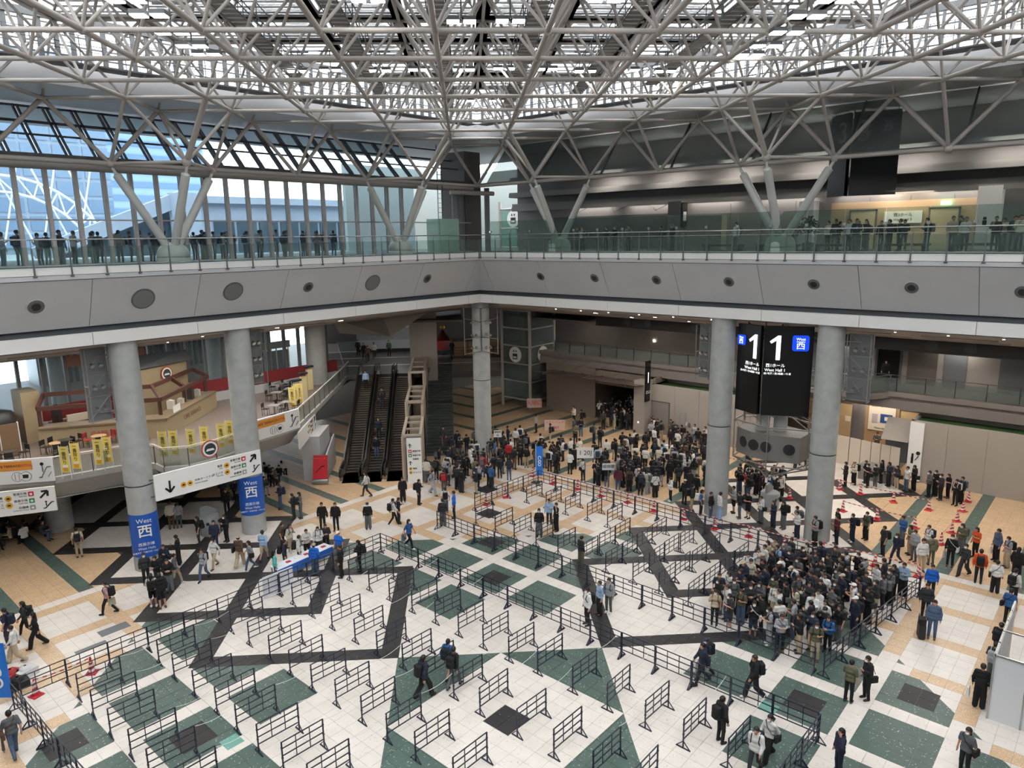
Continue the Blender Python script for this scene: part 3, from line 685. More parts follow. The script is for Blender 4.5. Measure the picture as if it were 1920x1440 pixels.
# lamp frames on columns
def lampframe(x, y, z, ux, lab, w, h, col):
    t = thing('lamp_frame', lab, 'lamp frame'); U = Vector((ux[0],ux[1],0)).normalized(); N = Vector((-U.y,U.x,0)); N = N if N.dot(CAM-Vector((x,y,0))) > 0 else -N
    p = Vector((x,y,z)); b = MB(); Z = Vector((0,0,1))
    for dz in (0,h/3,2*h/3,h): b.tube(p+Z*dz,p+Z*dz+U*w,.03,5); 
    for k in (0,1): b.tube(p+U*(w*k),p+U*(w*k)+Z*h,.035,5); b.tube(p+U*(w*k)+N*.5,p+U*(w*k)+N*.5+Z*h,.03,5)
    for dz in (0,h/3,2*h/3): b.tube(p+Z*dz,p+Z*(dz+h/3)+U*w,.022,5)
    for dz in (0,h/2,h):
        for k in (0,1): b.tube(p+U*(w*k)+Z*dz,p+U*(w*k)+Z*dz+N*.5,.025,5)
    for dz in (.4,h-.4): b.tube(p+Z*dz+U*w*.5,Vector((col[0],col[1],z+dz)),.03,5)
    b.build('lattice', M_PIPE, t); MB().slab([p,p+U*w,p+U*w+Z*h,p+Z*h],-N,.02).build('backing', mat('lamp_backing','#6a6b6c',.7), t)
    for i in range(6):
        q = p+U*(w*(.3+.35*(i%2)))+Z*(h*(.2+.3*(i//2)))+N*.25; d_ = (N*.8-Z*.5).normalized(); MB().tube(q,q+d_*.22,.06,8,.11).build('spotlight', M_CHR, t)
lampframe(23.0,3.85,8.2,(0,1),'grey lamp frame on the left of the column beside the West Hall 1 sign',.85,3.2,(22.5,3))
lampframe(23.0,-4.95,8.0,(0,1),'grey lamp frame right of the column in front of the West Hall 1 sign',1.15,3.5,(22.5,-3))
lampframe(-4.75,22.9,8.1,(1,0),'grey lamp frame left of the column nearest the cafe sign',1.05,3.6,(-3,22.5))
lampframe(3.75,23.0,8.6,(1,0),'tall grey lamp frame right of the second left column',.9,3.1,(3,22.5))
cf = thing('lamp_frame', 'folded lamp frame with spotlights wrapped around the corner column top', 'lamp frame')
for s in (1,-1):
    U = Vector((1*s,-1*s,0)).normalized(); F_ = Vector((-1,-1,0)).normalized(); p = Vector((CH,CH,8.3))+F_*.8; q = p+U*1.25+F_*-.35
    b = MB()
    for dz in (0,1.1,2.2,3.2): b.tube(p+Vector((0,0,dz)),q+Vector((0,0,dz-.25 if dz < 1.5 else dz+.25)),.03,5)
    b.tube(q+Vector((0,0,-.3)),q+Vector((0,0,3.5)),.035,5); b.tube(p,p+Vector((0,0,3.2)),.035,5); b.build('lattice', M_PIPE, cf)
    for i in range(6):
        c = p.lerp(q,.3+.25*(i%2))+Vector((0,0,.35+.95*(i//2))); MB().tube(c,c+F_*.2-Vector((0,0,.1)),.06,8,.12).build('spotlight', M_CHR, cf)
# ---------------- upper right concourse ----------------
M_UW = mat('upper_wall', '#7f7b79', .7, noise=.03, nscale=.5)
uw = tag(MB().box(31,31.3,-30,26,15.6,23.4).build('wall_upper_right', M_UW), 'grey panelled wall at the back of the right upper concourse', 'wall', kind='structure')
ys = [9-2.2*i for i in range(16)]; panels_x(uw, 31.0, ys, 15.7, 18.7, M_UW)
MB().box(30.3,31,-30,26,19.05,19.4).box(30.2,30.3,-30,26,18.8,19.1).box(29.9,31,-30,26,19.9,20.3).box(30.0,31,-30,26,21.2,21.5).build('bulkhead_ledge', mat('ledge_grey','#8d8985',.6), uw)  # lowest front lip is an added valance hiding the fill strips
MB().box(30.9,30.98,11,22,15.7,18.2).build('shutter', mat('shutter_dark','#4c4a4a',.6), uw)
for y in (20,16.5,13): MB().tube((30.9,y,18.9),(29.6,y-1.2,18.4),.03,5).tube((29.6,y-1.2,18.4),(30.9,y-2,19.1),.02,5).build('cable_stay', M_DG, uw)
rcz = tag(MB().box(31.25,33.5,-8.2,.2,15.6,18.6).build('wall_upper_recess', M_BEIGE), 'beige lit recess with doors on the upper concourse', 'wall', kind='structure')
MB().box(30.93,31.0,-8.2,.2,15.65,18.45).build('wall_lining', M_BEIGE, rcz)
for i,y in enumerate((-1.7,-6.0)):
    d = thing('door_%d'%(5+i), 'cream door in the lit recess of the upper concourse, %s' % ('nearer the tripod support' if i == 0 else 'under the green exit lamp'), 'door', kind='structure')
    MB().box(30.82,30.9,y-.7,y+.7,15.66,17.9).build('leaf', M_DOOR, d); MB().box(30.8,30.92,y-.78,y-.7,15.66,18).box(30.8,30.92,y+.7,y+.78,15.66,18).box(30.8,30.92,y-.78,y+.78,17.9,18).build('frame', M_DG, d)
MB().box(30.7,30.8,-6.3,-5.8,18.12,18.32).build('exit_lamp', mat('exit_green','#8fffc0',.4,emit=3), rcz)
nb = thing('wall_notice', 'white hall notice board with an arrow in the upper lit recess', 'sign', (30.8,-3.9,17.5)); MB().box(-.03,.03,-1.0,1.0,-.35,.35).build('sheet', M_WHT, nb); text('西3ホール', .22, M_INK, nb, (-.04,0,.12),(0,-1,0),(0,0,1)); text('West Hall 3', .2, M_INK, nb, (-.04,0,-.15),(0,-1,0),(0,0,1))
lt = bpy.data.lights.new('upper_recess_lamp','AREA'); lt.energy = 90; lt.size = 3; lt.color = (1,.85,.66); lo = bpy.data.objects.new('upper_recess_lamp', lt); COL.objects.link(lo); lo.location = (29.6,-4,18.9)
for (px,y0,z1,w,lab) in ((0,-8.2,19.0,.55,'tall white wall panel with restroom pictograms right of the lit recess'),(0,1.4,18.6,.45,'tall pale grey wall panel beside the upper tripod support')):
    p_ = thing('wall_panel', lab, 'sign', (30.1,y0,0)); MB().box(-.1,.9,-w,w,15.66,z1).build('board', M_WHT if w > .5 else M_PAN, p_)
    if w > .5: MB().tube((-.11,.1,17.3),(-.1,.1,17.3),.09,10).box(-.11,-.1,-.0,.2,16.9,17.2).build('pictogram', M_INK, p_)
ts = thing('wall_sign_box', 'dark blade sign with a white pictogram on the upper concourse wall', 'sign', (28.6,9.6,0)); MB().box(-.3,.3,-.5,.5,15.66,18.9).build('pier', M_UW, ts); MB().box(-.35,.35,-.62,-.5,17.2,18.8).build('sign_board', M_BLKS, ts); MB().box(-.2,.2,-.64,-.62,17.6,18.2).build('pictogram', M_WHT, ts)
tag(MB().box(28.8,29.6,6.4,8.9,15.66,17.9).build('beige_board', mat('beige_box','#8f8779',.6)), 'beige board standing against the upper concourse wall', 'board')
uc = tag(MB().box(22.9,31,-30,24,20.55,20.7).build('ceiling_concourse', mat('ceil_dark','#55524f',.7)), 'dark ceiling over the right concourse', 'ceiling', kind='structure') if 0 else None
# slanted tinted glazing above the ring beam, right side
M_TG = glass('tinted_glass', '#7f8886', .62, .04, .6)
sg = thing('window_slanted_right', 'slanted tinted glazing above the right ring beam', 'window', kind='structure')
for i in range(10):
    a = 22.0-5*i; b = a-5
    MB().slab([(22.9,a-.03,20.55),(22.9,b+.03,20.55),(25.2,b+.03,23.3),(25.2,a-.03,23.3)],(1,0,-.8),.02).build('pane', M_TG, sg)
    MB().bar((22.95,b,20.5),(25.25,b,23.3),.07,.16).build('mullion', M_DG, sg)
MB().bar((22.9,23,20.5),(22.9,-30,20.5),.14,.14).build('sill', M_DG, sg)
# inner glass screen
isx = thing('glass_screen', 'tall clear glass screen standing behind the right handrail', 'glass screen')
k = 0; y = 20.6; SX = 21.75
while y > -20:
    b = y-1.85
    def cut(t): return None
    has = [c for c in (0.15,15.0) if b < c < y]
    if has:
        c = has[0]; MB().slab([(SX,y-.01,15.66),(SX,b+.01,15.66),(SX,b+.01,17.8),(SX,max(b+.02,c-.55),17.8),(SX,c,17.2),(SX,min(y-.02,c+.55),17.8),(SX,y-.01,17.8)],(1,0,0),.014).build('pane', glass('screen_glass','#a3bab1',.95), isx)
    else: MB().box(SX,SX+.014,b+.01,y-.01,15.66,17.8).build('pane', glass('screen_glass','#a3bab1',.95), isx)
    MB().box(SX-.05,SX+.05,y-.08,y+.08,17.0,17.14).build('clamp', M_CHR, isx); MB().box(SX-.04,SX-.01,y-.03,y+.03,15.66,17.0).build('fin', M_DG, isx)
    y = b
# hanging hall 3 sign
h3 = thing('hall_sign', 'hanging black West Hall 3 sign seen partly through slanted glazing', 'sign')
signpanel((27.6,-1.75),(28.3,-4.0),18.7,23.2,'3',True,0,h3,True); signpanel((28.4,-.3),(27.6,-1.5),18.7,23.2,'3',False,0,h3,True)
for x_,y_ in ((27.7,-1.7),(28.2,-3.8),(28.3,-.5)): MB().tube((x_+.1,y_,23.1),(x_+.1,y_,23.4),.03,6).build('hanger', M_DG, h3)
# concourse bench counters seen through the glass
for i in range(7):
    y = 4-3.2*i; t = thing('concourse_bench', 'dark low bench behind the right glass screen, %s from the far corner' % ('first','second','third','fourth','fifth','sixth','seventh')[i], 'bench', (24.1,y,15.66), group='benches behind the glass screen'); MB().box(-.3,.3,-1.2,1.2,.3,.42).build('seat', M_BLK, t); MB().box(-.25,.25,-1.1,-.9,0,.3).build('leg', M_BLK, t); MB().box(-.25,.25,.9,1.1,0,.3).build('leg', M_BLK, t)
pp = thing('potted_shrub', 'dark green potted shrub behind the dome of the upper tripod support', 'plant', (23.2,-1.2,15.66)); MB().lathe([(.25,0),(.32,.5),(.28,.5)],12).build('pot', M_DG, pp)
lf = MB(); rr = random.Random(3)
for i in range(170):
    th = rr.uniform(0,2*pi); ph = rr.uniform(-.4,1.4); r_ = rr.uniform(.3,.62); c = Vector((r_*cos(th)*cos(ph),r_*sin(th)*cos(ph),1.15+r_*sin(ph)*1.2)); u = Vector((rr.uniform(-1,1),rr.uniform(-1,1),rr.uniform(-1,1))).normalized()*.12; w_ = u.cross(Vector((rr.uniform(-1,1),rr.uniform(-1,1),1))).normalized()*.05
    lf.add([c-u,c+w_,c+u,c-w_],[(0,1,2,3)])
tag(lf.build('leaves', mat('leaf','#233a26',.6), pp), kind='stuff'); MB().tube((0,0,.4),(0,0,1.2),.04,6).build('stem', mat('bark','#4a3a2c',.8), pp)
# ---------------- upper left glazing ----------------
wl = thing('window_upper_left', 'tall glazed wall with steel mullions along the left balcony', 'window', kind='structure')
M_CLR = glass('tinted_window', '#a3bac4', .93, .02)
mm = MB().box(-.085,.085,-.12,.14,15.66,20.15).mesh('mullion', M_WH)
for i in range(-12,18):
    x = -4.95+1.25*i
    if x < -20 or x > 22: continue
    inst('mullion', mm, wl, (x,23.75,0))
    MB().box(x+.09,x+1.16,23.78,23.79,15.7,17.75).build('pane', M_CLR, wl); MB().box(x+.09,x+1.16,23.78,23.79,17.82,20.1).build('pane', M_CLR, wl)
MB().box(-24,23,23.73,23.83,17.75,17.82).box(-24,23,23.65,23.9,15.62,15.72).build('transom', M_WH, wl)
MB().tube((-24,23.6,20.3),(23,23.6,20.3),.26,14).build('head_beam', M_WH, wl)
tg = thing('window_slanted_left', 'slanted roof glazing with dark double bars above the left balcony', 'window', kind='structure')
for i in range(-12,19):
    x = -5.0+1.25*i
    if x < -21 or x > 22.5: continue
    for dx in (-.09,.09): MB().bar((x+dx,23.9,20.7),(x+dx,26.5,23.2),.06,.16).build('bar', M_DG, tg)
    MB().slab([(x+.13,23.95,20.7),(x+1.12,23.95,20.7),(x+1.12,26.5,23.15),(x+.13,26.5,23.15)],(0,1,-1),.015).build('pane', M_CLR, tg)
for f,w_ in ((.0,.22),(.42,.09),(.68,.12),(1,.1)): p = Vector((0,23.9,20.66)).lerp(Vector((0,26.5,23.2)),f); MB().bar((-24,p.y,p.z),(23,p.y,p.z),w_,w_).build('cross_bar', M_DG, tg)
tag(MB().box(40.6,41,26,41,15,23.4).box(24,41,40.6,41,15,23.4).build('wall_upper_corner', mat('corner_wall','#8f9694',.6)), 'pale grey wall behind the elevator on the upper level', 'wall', kind='structure')
# corner service bay: posts, beam, ladder, glass booth
cbx = thing('corner_service_frame', 'dark service frame with posts and ladder in the far balcony corner', 'frame', kind='structure')
for x,y,r in ((21.2,23.6,.22),(23.9,22.9,.2),(22.6,24.6,.45),(24.6,25.5,.6)): MB().tube((x,y,15.66),(x,y,20.3),r,14).build('post', M_GREY, cbx)
MB().tube((20.6,23.4,19.9),(24.3,22.6,19.9),.16,10).build('beam', M_WH, cbx); MB().box(22.9,24.6,24.2,26.8,15.66,23).build('dark_back', mat('service_grey','#5a5754',.7), cbx)
ld = thing('wall_ladder', 'tall steel ladder rising through the pale green glass booth', 'ladder')
for dx in (0,.45): MB().bar((18.9+dx,22.9,15.7),(18.9+dx,22.9,23),.04).build('rail', M_DG, ld)
for i in range(22): MB().bar((18.9,22.9,15.9+.32*i),(19.35,22.9,15.9+.32*i),.03).build('rung', M_DG, ld)
bo = thing('glass_booth', 'pale green frosted glass booth at the foot of the ladder', 'booth')
MB().box(18.2,20.0,22.0,22.03,15.66,18.0).build('pane', glass('booth_glass','#9fbfb0',.5,.3), bo); MB().box(18.2,18.23,22.0,23.4,15.66,18.0).build('pane', glass('booth_glass',''), bo)
# ---------------- outside ----------------
tag(MB().box(-60,60,23.9,110,15.2,15.6).build('ground_terrace', mat('terrace_paving','#a3a9ad',.8)), 'pale outdoor terrace beyond the left glazing', 'terrace', kind='structure')
M_BF = mat('facade_frame', '#aeb9c4', .5); M_BG = mat('facade_glass', '#6a8098', .2, spec=.7); M_BW = mat('white_building', '#9aa3b2', .6)
gb = thing('glass_building', 'blue glass office facade with white grid seen through the left windows', 'building', (-34,78,15.6))
MB().box(0,52,.1,12,0,22).build('wall', mat('facade_core','#8b98a8',.5), gb)
wm = MB().box(0,2.7,-.02,.1,0,1.55).mesh('window', M_BG)
for r in range(11):
    for c in range(17): inst('window', wm, gb, (.5+3.05*c,0,.6+1.95*r))
MB().box(19,23,-1.5,0,0,22).build('stair_tower', M_BF, gb)
bt = thing('brown_tower_soffit', 'brown underside of an inverted pyramid tower above the glass facade', 'building', (-46,46,27)); MB().add([(0,0,6),(30,0,1),(30,30,1),(0,30,6),(0,0,14),(30,0,12),(30,30,12),(0,30,14)],[(0,3,2,1),(4,5,6,7),(0,1,5,4),(1,2,6,5),(2,3,7,6),(3,0,4,7)]).build('body', mat('tower_brown','#5d4c48',.6), bt)
wb = thing('white_building', 'white annex with sloping stair roof and round column outside the left windows', 'building', (14,46,15.6))
MB().box(0,26,2,16,0,4.6).build('wall', M_BW, wb); MB().box(-.3,26,1.4,16,4.4,5.0).build('roof', M_BW, wb); MB().tube((-1.2,2.4,0),(-1.2,2.4,5.2),1.3,18).build('column', M_BW, wb)
MB().bar((-13,2.5,.2),(-1,2.5,5),.6,1.2).build('stair_parapet', M_BW, wb); MB().add([(-12,3.2,0),(-1,3.2,0),(-1,3.2,4.2)],[(0,1,2)]).build('stair_glass', mat('annex_glass','#3d4c57',.2), wb)
for i in range(7): MB().box(1+2.2*i,2.9+2.2*i,1.85,2.0,.1,2.9).build('window', mat('annex_glass'), wb)
for i in range(2):
    tb = thing('far_apartment_tower', ('pale blue apartment tower far outside above the terrace truss','second pale blue apartment tower right of the first far outside')[i], 'building', ((10,130)[0]+34*i,150+10*i,0)); MB().box(0,26,0,20,0,52-4*i).build('wall', mat('tower_pale','#7e93a8',.7), tb)
    fm = MB().box(0,25,-.3,0,0,1.2).mesh('window_band', mat('tower_band','#566f8a',.4))
    for r in range(16): inst('window_band', fm, tb, (.5,0,2+3*r))
tz = thing('terrace_truss', 'white arched steel truss outside the left windows', 'truss', (2,60,15.6)); b = MB()
for i in range(13):
    a0 = pi*(.15+.7*i/12); a1 = pi*(.15+.7*(i+1)/12)
    if i < 12:
        for R_ in (9,7.6): b.tube((-R_*cos(a0),0,R_*sin(a0)-2),(-R_*cos(a1),0,R_*sin(a1)-2),.12,6)
        b.tube((-9*cos(a0),0,9*sin(a0)-2),(-7.6*cos(a1),0,7.6*sin(a1)-2),.07,5)
    b.tube((-9*cos(a0),0,9*sin(a0)-2),(-7.6*cos(a0),0,7.6*sin(a0)-2),.07,5)
for i in range(6): b.tube((-9+3*i,1,0),(-7+3*i,1,8),.08,5); b.tube((-9+3*i,1,8),(-6+3*i,1,0),.08,5)
b.build('frame', M_WHT, tz)
# near walls of the hall (behind and beside the viewer)
tag(MB().box(-27.3,-27,-27,60,0,26).build('wall_near_left', M_PAN), 'grey wall of the hall behind the viewer on the left', 'wall', kind='structure')
tag(MB().box(-27,60,-27.3,-27,0,26).build('wall_near_right', M_PAN), 'grey wall of the hall behind the viewer on the right', 'wall', kind='structure')
tag(MB().box(-27,-23,-27,23.5,12,15.6).box(-23,60,-27,-23,12,15.6).build('wall_near_balcony', M_PAN), 'near balcony band of the hall', 'balcony', kind='structure')
tag(MB().box(-27.3,-20.9,-27,24,23.4,24.4).box(-21,60,-27.3,-20.9,23.4,24.4).build('ceiling_rim_near', M_PAN), 'near roof rim', 'soffit', kind='structure')
# ---------------- left wing: cafe terrace, escalators, stairs ----------------
TZ = 4.6
V2 = lambda v: (v.x, v.y)
M_SLAB = mat('terrace_white', '#a8a6a2', .6); M_CAFE = mat('cafe_floor', '#7c7068', .35, noise=.06, nscale=.7)
EDGE = [(-20,33.5),(-10.5,29.6),(-7.6,28.3),(-5.5,26.95),(-2.0,26.2),(-1.05,25.2),(-1.05,24.05),(0.0,23.35),(1.6,23.4),(3.15,23.8),(4.4,25.4),(8.7,26.3),(13.3,30.6),(19.2,36.2),(22.2,39.2)]
BACKP = [(27,44),(40,57),(60,57),(60,60),(-27,60),(-27,33.5)]
ct = tag(MB().prism(EDGE+BACKP,TZ-.35,TZ).build('floor_terrace', M_CAFE), 'raised cafe terrace floor on the left side', 'floor', kind='structure')
for i in range(len(EDGE)-1):
    a,b = EDGE[i],EDGE[i+1]; d_ = Vector((b[0]-a[0],b[1]-a[1],0)); n_ = Vector((-d_.y,d_.x,0)).normalized()
    A_ = Vector((*a,0)); B_ = Vector((*b,0)); Z = Vector((0,0,1))
    MB().add([A_+Z*(TZ+.02)-n_*.06,B_+Z*(TZ+.02)-n_*.06,B_+Z*(TZ-.3)-n_*.06,A_+Z*(TZ-.3)-n_*.06,A_+Z*(TZ-1.35)+n_*.9,B_+Z*(TZ-1.35)+n_*.9,A_+Z*(TZ+.02)+n_*.1,B_+Z*(TZ+.02)+n_*.1],[(0,3,2,1),(3,4,5,2),(6,0,1,7)]).build('edge_band', M_SLAB, ct)
tag(MB().prism([(p[0]-.9*.5,p[1]+.9) for p in EDGE]+BACKP,TZ-1.4,TZ-1.36).build('ceiling_under_terrace', M_SLAB), 'pale soffit under the cafe terrace', 'ceiling', kind='structure')
tag(MB().box(-27,12,41,41.3,0,TZ-.3).build('wall_under_terrace', M_WALL2), 'dim wall under the cafe terrace', 'wall', kind='structure')
tag(MB().lathe([(.75,0),(.75,TZ-.4)],20,(-4.3,32.0,0)).build('column_under_terrace', M_CON), 'concrete column standing below the cafe terrace by the seated crowd', 'column', kind='structure')
# terrace glass railing
tr = thing('terrace_railing', 'glass railing with white handrail around the cafe terrace edge', 'railing')
for i in range(len(EDGE)-1):
    a,b = Vector((*EDGE[i],0)),Vector((*EDGE[i+1],0)); L_ = (b-a).length; n = max(1,round(L_/1.5))
    for k in range(n):
        p,q = a.lerp(b,k/n),a.lerp(b,(k+1)/n); d_ = (q-p).normalized(); nn = Vector((-d_.y,d_.x,0)); Z = Vector((0,0,1))
        MB().slab([p+d_*.04+Z*(TZ+.08),q-d_*.04+Z*(TZ+.08),q-d_*.04+Z*(TZ+1.0),p+d_*.04+Z*(TZ+1.0)],nn,.012).build('glass_pane', glass('terrace_glass','#b9c4bf',.9), tr)
        MB().bar(p+Z*(TZ-.25),p+Z*(TZ+1.0),.05).build('post', M_DG, tr)
    MB().tube(a+Vector((0,0,TZ+1.12)),b+Vector((0,0,TZ+1.12)),.03,6).build('handrail', M_WHT, tr)
# yellow beer banners
M_YEL = mat('banner_yellow', '#e6cf6e', .7); M_FOAM = mat('banner_foam', '#e6e0c4', .7); M_POLE = mat('pole_white', '#d8d8d4', .5); M_AMB = mat('banner_amber', '#d39a2c', .7)
def banner(px, py, lab, h=1.75, w=.44):
    g = G(px,py,TZ); t = thing('beer_banner', lab, 'banner', (g.x-.14,g.y-.16,TZ), group='yellow banners on the terrace railing')
    U = Vector((_rt.x,_rt.y,0)).normalized(); N = Vector((U.y,-U.x,0)); Z = Vector((0,0,1)); o = Z*.35
    N = N if N.dot(CAM-g) > 0 else -N
    MB().slab([o-U*w/2,o+U*w/2,o+U*w/2+Z*(h-.35),o-U*w/2+Z*(h-.35)],N,.015).build('cloth', M_YEL, t)
    for s in (-1,1): MB().bar(U*s*(w/2+.02),U*s*(w/2+.02)+Z*(h+.05),.03).build('pole', M_POLE, t)
    [text(ch, .24, M_INK, t, tuple(N*.022+Z*(h*.9-.235*k)), U, Z) for k,ch in enumerate('一番搾り')]
    MB().slab([N*.02+o+U*-.12+Z*.06,N*.02+o+U*.12+Z*.06,N*.02+o+U*.13+Z*.26,N*.02+o-U*.13+Z*.26],N,.01).build('beer_mark', M_AMB, t)
    MB().slab([N*.02+o+U*-.13+Z*.26,N*.02+o+U*.13+Z*.26,N*.02+o+U*.14+Z*.4,N*.02+o-U*.14+Z*.4],N,.01).build('foam_mark', M_FOAM, t)
for px,py,lab in ((130,897,'yellow beer banner, first from the cafe name sign'),(150,890,'yellow beer banner, second from the cafe name sign'),(192,882,'yellow beer banner left of a touching pair near the first column'),(209,877,'yellow beer banner touching its pair mate next to the first column'),
    (312,866,'yellow beer banner at left end of the bulging terrace railing'),(332,864,'yellow beer banner second on the bulging terrace railing'),(364,861,'yellow beer banner third on the bulging terrace railing'),(389,855,'yellow beer banner just above the round emblem'),(420,849,'yellow beer banner fifth on the bulging terrace railing'),(436,843,'yellow beer banner at right end of the bulging terrace railing'),
    (551,772,'yellow beer banner behind the second cafe sign, left of three'),(557,768,'yellow beer banner behind the second cafe sign, middle of three'),(564,764,'yellow beer banner behind the second cafe sign, right of three')): banner(px,py-2,lab)
M_ORG = mat('sign_orange','#e0913a',.6); M_LOGO = mat('logo_red','#b5452f',.6); M_LOGO2 = mat('logo_dark','#2f3b3d',.6)
def disc_logo(parent, c, U, N, r):
    c = Vector(c); o = MB().tube(c,c+N*.04,r,28).build('emblem', M_LOGO, parent); MB().tube(c+N*.04,c+N*.05,r*.86,28).build('ring', M_WHT, o); MB().tube(c+N*.05,c+N*.058,r*.66,28).build('field', M_LOGO2, o)
    Z = Vector((0,0,1)); MB().slab([c+N*.058+U*(-.5*r)-Z*.2*r,c+N*.058+U*.5*r-Z*.2*r,c+N*.058+U*.35*r+Z*.05*r,c+N*.058-U*.35*r+Z*.05*r],N,.006).build('hull_mark', M_WHT, o)
em = thing('round_emblem', 'round red and dark cafe emblem hung on the bulging railing', 'sign'); g = PY(392,841,23.28); disc_logo(em, (g.x,23.2,g.z), Vector((1,0,0)), Vector((0,-1,0)), .5); MB().bar((g.x,23.2,g.z+.1),(g.x,23.45,g.z+.1),.06).build('bracket', M_DG, em)
def cafesign(a, b, z0, z1, lab, logo):
    a = Vector((*a,0)); b = Vector((*b,0)); U = (b-a); w = U.length; U.normalize(); N = Vector((U.y,-U.x,0)); Z = Vector((0,0,1))
    t = thing('cafe_sign', lab, 'sign'); h = z1-z0
    MB().slab([a+Z*z0,b+Z*z0,b+Z*z1,a+Z*z1],-N,.08).build('board', M_WHT, t)
    MB().slab([a+U*(w*.2)+Z*(z0+h*.55)+N*.005,a+U*(w*.72)+Z*(z0+h*.55)+N*.005,a+U*(w*.72)+Z*(z0+h*.93)+N*.005,a+U*(w*.2)+Z*(z0+h*.93)+N*.005],N,.01).build('title_strip', M_ORG, t)
    text('CAFE TERRACE', w*.052, M_INK, t, tuple(a+U*(w*.385)+Z*(z0+h*.735)+N*.02), U, Z); text('ROYAL', w*.052, M_LOGO, t, tuple(a+U*(w*.645)+Z*(z0+h*.735)+N*.02), U, Z)
    for k,u in enumerate((.5,.62)):
        c = a+U*(w*u)+Z*(z0+h*.28)+N*.005; o = MB().tube(c,c+N*.01,h*.2,20).build('pictogram_ring', M_INK, t); MB().tube(c+N*.01,c+N*.014,h*.185,20).build('pictogram_disc', M_WHT, o)
        if k == 0:
            for s in (-.07,.07): MB().bar(c+N*.02+U*s*h-Z*.13*h,c+N*.02+U*s*h+Z*.13*h,.03*h+.01,.01).build('cutlery_mark', M_INK, o)
        else: MB().slab([c+N*.015+U*-.11*h-Z*.07*h,c+N*.015+U*.08*h-Z*.07*h,c+N*.015+U*.1*h+Z*.08*h,c+N*.015-U*.12*h+Z*.08*h],N,.006).build('cup_mark', M_INK, o)
    q = a+U*(w*.8)+Z*(z0+h*.2)+N*.02; MB().bar(q,q+U*(w*.04),.07,.02).build('stair_mark', M_INK, t); MB().bar(q+U*(w*.03),q+U*(w*.12)+Z*h*.42,.08,.02).build('stair_mark', M_INK, t); MB().bar(q+U*(w*.12)+Z*h*.42,q+U*(w*.17)+Z*h*.42,.07,.02).build('stair_mark', M_INK, t); MB().tube(q+U*(w*.055)+Z*h*.55,q+U*(w*.055)+Z*h*.55+N*.01,h*.07,10).build('person_mark', M_INK, t); MB().bar(q+U*(w*.055)+Z*h*.22,q+U*(w*.055)+Z*h*.48,.07,.02).build('person_mark', M_INK, t)
    MB().bar(q+U*(w*.12),q+U*(w*.17)+Z*h*.2,.03,.02).build('arrow_mark', M_INK, t)
    if logo: disc_logo(t, a+U*(w*.08)+Z*(z0+h*.5)+N*.01, U, N, h*.44)
    return t
g0,g1 = G(-38,908,TZ),G(101,897,TZ); cafesign((g0.x,g0.y-.15),(g1.x,g1.y-.15),TZ-.1,TZ+1.2,'white cafe board with orange strip at the left picture edge',True)
cafesign((4.3,25.25),(8.75,26.15),TZ-.15,TZ+1.15,'white cafe board with orange strip right of the second column',True)
# hanging direction signs
def dot(parent, c, U, N, r, m, mark=None):
    c = Vector(c); o = MB().tube(c,c+N*.015,r,20).build('pictogram', m, parent); Z = Vector((0,0,1)); s = r*.5
    MB().slab([c+N*.016-U*s-Z*s*.5,c+N*.016+U*s-Z*s*.5,c+N*.016+U*s*.8+Z*s*.6,c+N*.016-U*s*.8+Z*s*.6],N,.006).build('vehicle_mark', M_INK, o)
def sq(parent, c, U, N, r, m):
    c = Vector(c); Z = Vector((0,0,1)); o = MB().slab([c-U*r-Z*r,c+U*r-Z*r,c+U*r+Z*r,c-U*r+Z*r],N,.012).build('pictogram', m, parent); MB().slab([c+N*.014-U*r*.5-Z*r*.5,c+N*.014+U*r*.5-Z*r*.5,c+N*.014+U*r*.5+Z*r*.4,c+N*.014-U*r*.5+Z*r*.4],N,.006).build('hall_mark', M_WHT, o)
M_RED = mat('sign_red','#c8202f',.5); M_GRN = mat('sign_green','#1f8a4c',.5); M_SG = mat('sign_grey','#8e8f90',.5); M_YB = mat('sign_amber','#e0a52a',.5)
